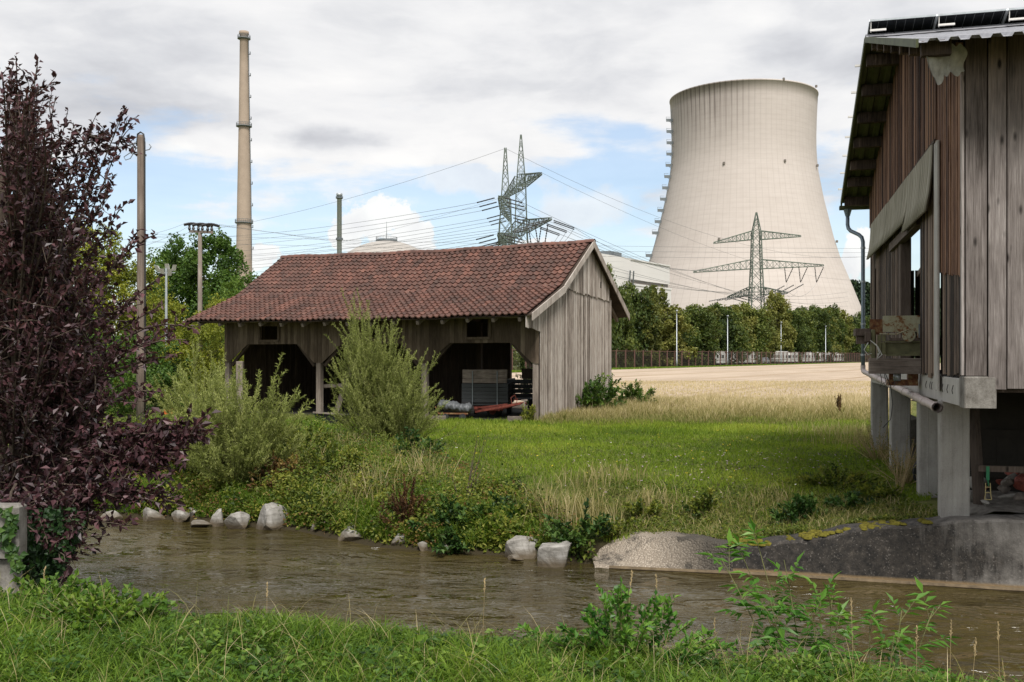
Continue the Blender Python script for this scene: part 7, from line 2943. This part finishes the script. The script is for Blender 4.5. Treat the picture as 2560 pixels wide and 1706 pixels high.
# near bank
arrs, broad, dry = [], [], []
rng = np.random.default_rng(37)
n = 150000
x = rng.uniform(-5.6, 4.2, n)
yc = np.interp(x, CR_X, CR_Y)
y = 4.6 + (yc + .75 - 4.6) * rng.uniform(0, 1, n)
keep = (abs(x / y) < .62) & ((x > -3.9) | (y < 7.9))
x, y = x[keep], y[keep]
k1, v1 = density_keep(rng, x, y, 2.6, .35, 1.2, 5)
x, y, v1 = x[k1], y[k1], v1[k1]
yc = np.interp(x, CR_X, CR_Y)
z = ground_z(x, y)
h = rng.uniform(.05, .18, len(x)) * (.6 + .9 * v1)
lowf = .5 + .5 * np.sin(x * 1.9 + 2.2 * np.sin(y * 1.3)) * np.sin(y * 2.6 + x)
tn = np.clip(.02 + .30 * v1 + .28 * lowf + rng.normal(0, .18, len(x)), 0, 1)
arrs.append(blade_arrays(rng, x, y, z, h, rng.uniform(.004, .010, len(x)), rng.uniform(.3, 1.5, len(x)), tn, 4))
stuff_mesh("foreground_grass", arrs, m_grass)
n = 2300
x = rng.uniform(-5, 4, n)
yc = np.interp(x, CR_X, CR_Y)
y = 4.8 + (yc + .5 - 4.8) * rng.uniform(0, 1, n)
z = ground_z(x, y)
stuff_mesh("foreground_dry_stalks", [blade_arrays(rng, x, y, z, rng.uniform(.12, .40, n), rng.uniform(.002, .004, n), rng.uniform(.2, 1.0, n), np.clip(rng.normal(.5, .25, n), 0, 1), 4)], m_dry)
# broad-leaved herbs between the blades: clustered
A = []
for c in range(460):
    cx_ = rng.uniform(-4.6, 3.2)
    ycc = float(np.interp(cx_, CR_X, CR_Y))
    cy_ = rng.uniform(4.9, ycc + .25)
    k = int(rng.uniform(20, 80))
    sz = rng.uniform(.016, .055)
    rr = rng.uniform(.06, .20)
    hh = rng.uniform(.06, .20)
    d_ = rng.normal(size=(k, 2)) * rr * .6
    x, y = cx_ + d_[:, 0], cy_ + d_[:, 1]
    Pp = np.stack([x, y, ground_z(x, y) + rng.uniform(.02, 1, k) * hh], 1)
    tt = rng.uniform(.1, .8)
    A.append(leaf_arrays(Pp, unit(rng.normal(size=(k, 3)) * np.array([1, 1, .35])), unit(rng.normal(size=(k, 3)) * .35 + np.array([0, -.25, 1])), sz * rng.uniform(.7, 1.2, k), sz * rng.uniform(.5, .9, k), np.clip(tt + rng.normal(0, .12, k), 0, 1), .18, .42))
stuff_mesh("foreground_herbs", A, m_nearweed)
# low creeping cover beneath so no bare soil shows
n = 34000
x = rng.uniform(-5.2, 4.2, n)
yc = np.interp(x, CR_X, CR_Y)
y = 4.6 + (yc + 1.2 - 4.6) * rng.uniform(0, 1, n)
Pp = np.stack([x, y, ground_z(x, y) + rng.uniform(.0, .06, n)], 1)
stuff_mesh("foreground_ground_cover", [leaf_arrays(Pp, unit(rng.normal(size=(n, 3)) * np.array([1, 1, .3])), unit(rng.normal(size=(n, 3)) * .4 + np.array([0, -.2, 1])), rng.uniform(.015, .04, n), rng.uniform(.012, .028, n), np.clip(rng.normal(.4, .2, n), 0, 1))], m_nearweed)


# ------------------------------------------------------------------ foreground plants
def compound_plant(label, name, px, Y, stems_, seed, mat=m_elder, L=.15, pairs=3, group=None, cat="sapling"):
    """saplings with feather-like leaves; stems_: list of (tip px, tip py, tip depth offset, number of leaves)"""
    rng = np.random.default_rng(seed)
    x0, y0 = on_ground(px, Y)
    zb = gz(x0, y0)
    t = thing(name, label, cat, (x0, y0, zb), 0, group)
    arrs = []
    mb = MB()
    for (tx, ty, dY, nl) in stems_:
        tip = np.array(P(tx, ty, Y + dY))
        org = np.array([x0, y0, zb - .03])
        ln_ = np.linalg.norm(tip - org)
        mid_ = (org + tip) / 2 + np.array([rng.uniform(-.05, .05), 0, ln_ * .10])
        pts = bez(org, mid_, tip, 14)
        mb.tube([tuple(q) for q in pts], list(np.linspace(.0065, .0025, 14)), 5, False)
        tangent = unit(np.diff(pts, axis=0))
        for k in range(nl):
            f = .28 + .72 * (k + .5) / nl
            i = min(12, int(f * 13))
            c_ = pts[i]
            for sg in (-1, 1):
                a = rng.uniform(-.5, .5) + (0 if k % 2 else 1.2)
                d_ = np.array([sg * math.cos(a), math.sin(a) * .9 * sg, rng.uniform(.15, .65)])
                if f > .9: d_ = d_ * .6 + tangent[i]
                d_ = d_ / np.linalg.norm(d_)
                pl_ = L * rng.uniform(.8, 1.3) * (1 - .35 * abs(f - .6))
                pe = c_ + d_ * pl_
                mb.tube([tuple(c_), tuple(pe)], [.0022, .0012], 3, False)
                sdv = np.cross(d_, [0, 0, 1])
                sdv = sdv / max(1e-6, np.linalg.norm(sdv))
                Pp, Dd, Ll = [], [], []
                for q in range(pairs):
                    g = .38 + .55 * q / max(1, pairs - 1)
                    for s2 in (-1, 1):
                        Pp.append(c_ + d_ * pl_ * g)
                        Dd.append(d_ * .55 + sdv * s2 * .85 - np.array([0, 0, .25]))
                        Ll.append(pl_ * .70)
                Pp.append(pe)
                Dd.append(d_ - np.array([0, 0, .3]))
                Ll.append(pl_ * .78)
                Pp, Dd, Ll = np.array(Pp), unit(np.array(Dd) + rng.normal(size=(len(Pp), 3)) * .12), np.array(Ll)
                N_ = np.tile(np.array([[0, 0, 1.0]]), (len(Pp), 1)) + rng.normal(size=(len(Pp), 3)) * .2
                arrs.append(leaf_arrays(Pp, Dd, unit(N_), Ll, Ll * .30, np.clip(.12 + .62 * f + rng.normal(0, .12, len(Pp)), 0, 1), .22, .42))
    V, Fc, T = join(arrs)
    np_mesh("foliage", V, Fc, T, mat, t)
    build("stems", mb, m_stem, t, world=True)


EG = "young elder saplings on the near bank"
compound_plant("tallest elder sapling with feathery leaves, leaning left before the stained wall", "elder_sapling", 2035, 6.55,
               [(1805, 1400, .3, 6), (1850, 1380, .4, 5), (1890, 1345, .3, 7), (1960, 1400, .2, 4), (1925, 1500, .0, 4)], 401, group=EG, L=.165)
compound_plant("bright green upright elder sapling in the middle of the three", "elder_sapling", 2060, 6.5,
               [(2052, 1475, .2, 8), (2078, 1500, .1, 7), (2028, 1530, .0, 6), (2090, 1560, .0, 5)], 402, group=EG, L=.135)
compound_plant("spreading elder sapling reaching right over the water", "elder_sapling", 2200, 6.5,
               [(2335, 1520, .5, 8), (2255, 1525, .4, 6), (2175, 1555, .2, 5), (2130, 1600, .2, 5), (2235, 1590, .1, 4)], 403, group=EG, L=.165)
scatter_bush("leafy_bush", "round-leaved green bush on the near bank edge, left of the elder saplings", "bush", on_ground(1565, 6.35), 34, .58, .55, .055, .55, .030, m_elder, 410, per=2, twigs=4, tn=.55, droop=.05, tvar=.15)
scatter_bush("leafy_bush", "small leafy sprig standing in the grass at mid picture", "bush", on_ground(1312, 7.0), 7, .42, .10, .055, .6, .03, m_elder, 411, per=2, twigs=1, tn=.55)
scatter_bush("leafy_bush", "tiny leafy sprig in the grass edge against the river", "bush", on_ground(770, 7.3), 5, .34, .08, .05, .6, .03, m_elder, 412, per=2, twigs=1, tn=.6)
scatter_bush("leafy_bush", "low green herb cushion beneath the ivy-covered pier", "bush", on_ground(120, 7.6), 60, .34, .5, .055, .7, .03, m_nearweed, 413, per=2, twigs=2, tn=.5)
scatter_bush("leafy_bush", "low green herb at the left picture edge in the near grass", "bush", on_ground(250, 7.0), 60, .26, .5, .055, .7, .03, m_nearweed, 414, per=2, twigs=2, tn=.65)
scatter_bush("leafy_bush", "low green shoots at the feet of the elder saplings", "bush", on_ground(1860, 6.45), 40, .30, .45, .05, .6, .03, m_elder, 415, per=2, twigs=2, tn=.55)
scatter_bush("wild_herb", "tangle of brown dried weeds at the right picture corner", "plant", on_ground(2520, 5.95), 40, .62, .40, .022, .4, .02, m_dry, 416, per=1, twigs=6, tn=.25, stem_mat=m_straw, r0=.003)

# ivy on the pier and at the foot of the purple tree
rng = np.random.default_rng(51)
t = thing("ivy", "dark green ivy trailing over the concrete pier and under the purple tree", "ivy", (-4.1, 8.3, .4))
k = 3200
u_ = rng.uniform(0, 1, k)
px = rng.normal(120, 42, k) * (1 - .0 * u_)
py = rng.uniform(1270, 1480, k)
px = np.where(py > 1400, px * .9, px)
px = np.clip(px, 20, 120 + (1480 - py) * .55)
Y = 8.9 + rng.uniform(-.5, .7, k)
Pp = np.stack([(px - 1280) / F * Y, Y, EYE + (HZ - py) / F * Y], 1)
A = [leaf_arrays(Pp, unit(rng.normal(size=Pp.shape) * np.array([1, .6, .6]) - np.array([0, 0, .5])), unit(rng.normal(size=Pp.shape) * .5 + np.array([.2, -1, .5])), rng.uniform(.03, .06, k), rng.uniform(.025, .045, k), np.clip(rng.normal(.05, .18, k), 0, 1), .12, .35)]
k = 130
path = rng.uniform(0, 1, k)
px = 15 + 25 * np.sin(path * 9) * .5 + path * 25 + rng.normal(0, 7, k)
py = 1275 + path * 150 + rng.normal(0, 6, k)
Pp = np.stack([(px - 1280) / F * 8.13, np.full(k, 8.12) + rng.uniform(-.03, 0, k), EYE + (HZ - py) / F * 8.13], 1)
A.append(leaf_arrays(Pp, unit(rng.normal(size=Pp.shape) * np.array([1, .2, .8]) - np.array([0, 0, .4])), unit(rng.normal(size=Pp.shape) * .25 + np.array([0, -1, .25])), rng.uniform(.04, .075, k), rng.uniform(.04, .065, k), np.clip(rng.normal(.5, .2, k), 0, 1), .1, .35))
V, Fc, T = join(A)
np_mesh("foliage", V, Fc, T, m_bramble, t)

# tall seeding grass stems at the near edge on the right
rg = random.Random(9)
SG = "single tall seeding grass stems on the near bank"
for k, (px, tx, ty, Y) in enumerate(((2370, 2378, 1555, 6.1), (2290, 2292, 1570, 6.1), (2505, 2495, 1560, 6.0), (1545, 1580, 1430, 7.0), (1660, 1640, 1440, 6.9), (1200, 1212, 1450, 7.3), (2420, 2440, 1600, 5.9), (100, 112, 1420, 7.9), (1795, 1786, 1550, 6.7), (2140, 2128, 1500, 6.4), (665, 668, 1460, 7.4))):
    x0, y0 = on_ground(px, Y)
    z0 = gz(x0, y0)
    tip = P(tx, ty, Y)
    side = "left" if px < 1280 else "right"
    t = thing("grass_stem", f"thin straw-coloured seeding grass stem rising against the river", "grass stem", (x0, y0, z0), 0, SG)
    b0 = Vector((x0, y0, z0))
    mid_ = (b0 + tip) / 2 + Vector((0, 0, .04))
    pts = [b0, mid_, tip]
    bp = [tuple(q) for q in bez(np.array(b0), np.array(mid_), np.array(tip), 8)]
    mb = MB()
    mb.tube(bp, list(np.linspace(.0022, .0012, 8)), 4, False)
    build("stem", mb, m_straw, t, world=True)
    mb = MB()
    d_ = (Vector(bp[-1]) - Vector(bp[-2])).normalized()
    for q in range(16):
        c_ = Vector(bp[-1]) - d_ * (.10 - q * .0065)
        mb.bar(c_, c_ + d_ * .012 + Vector((rg.uniform(-.008, .008), rg.uniform(-.008, .008), .004)), .005, .004)
    build("seed_head", mb, m_straw, t, world=True)
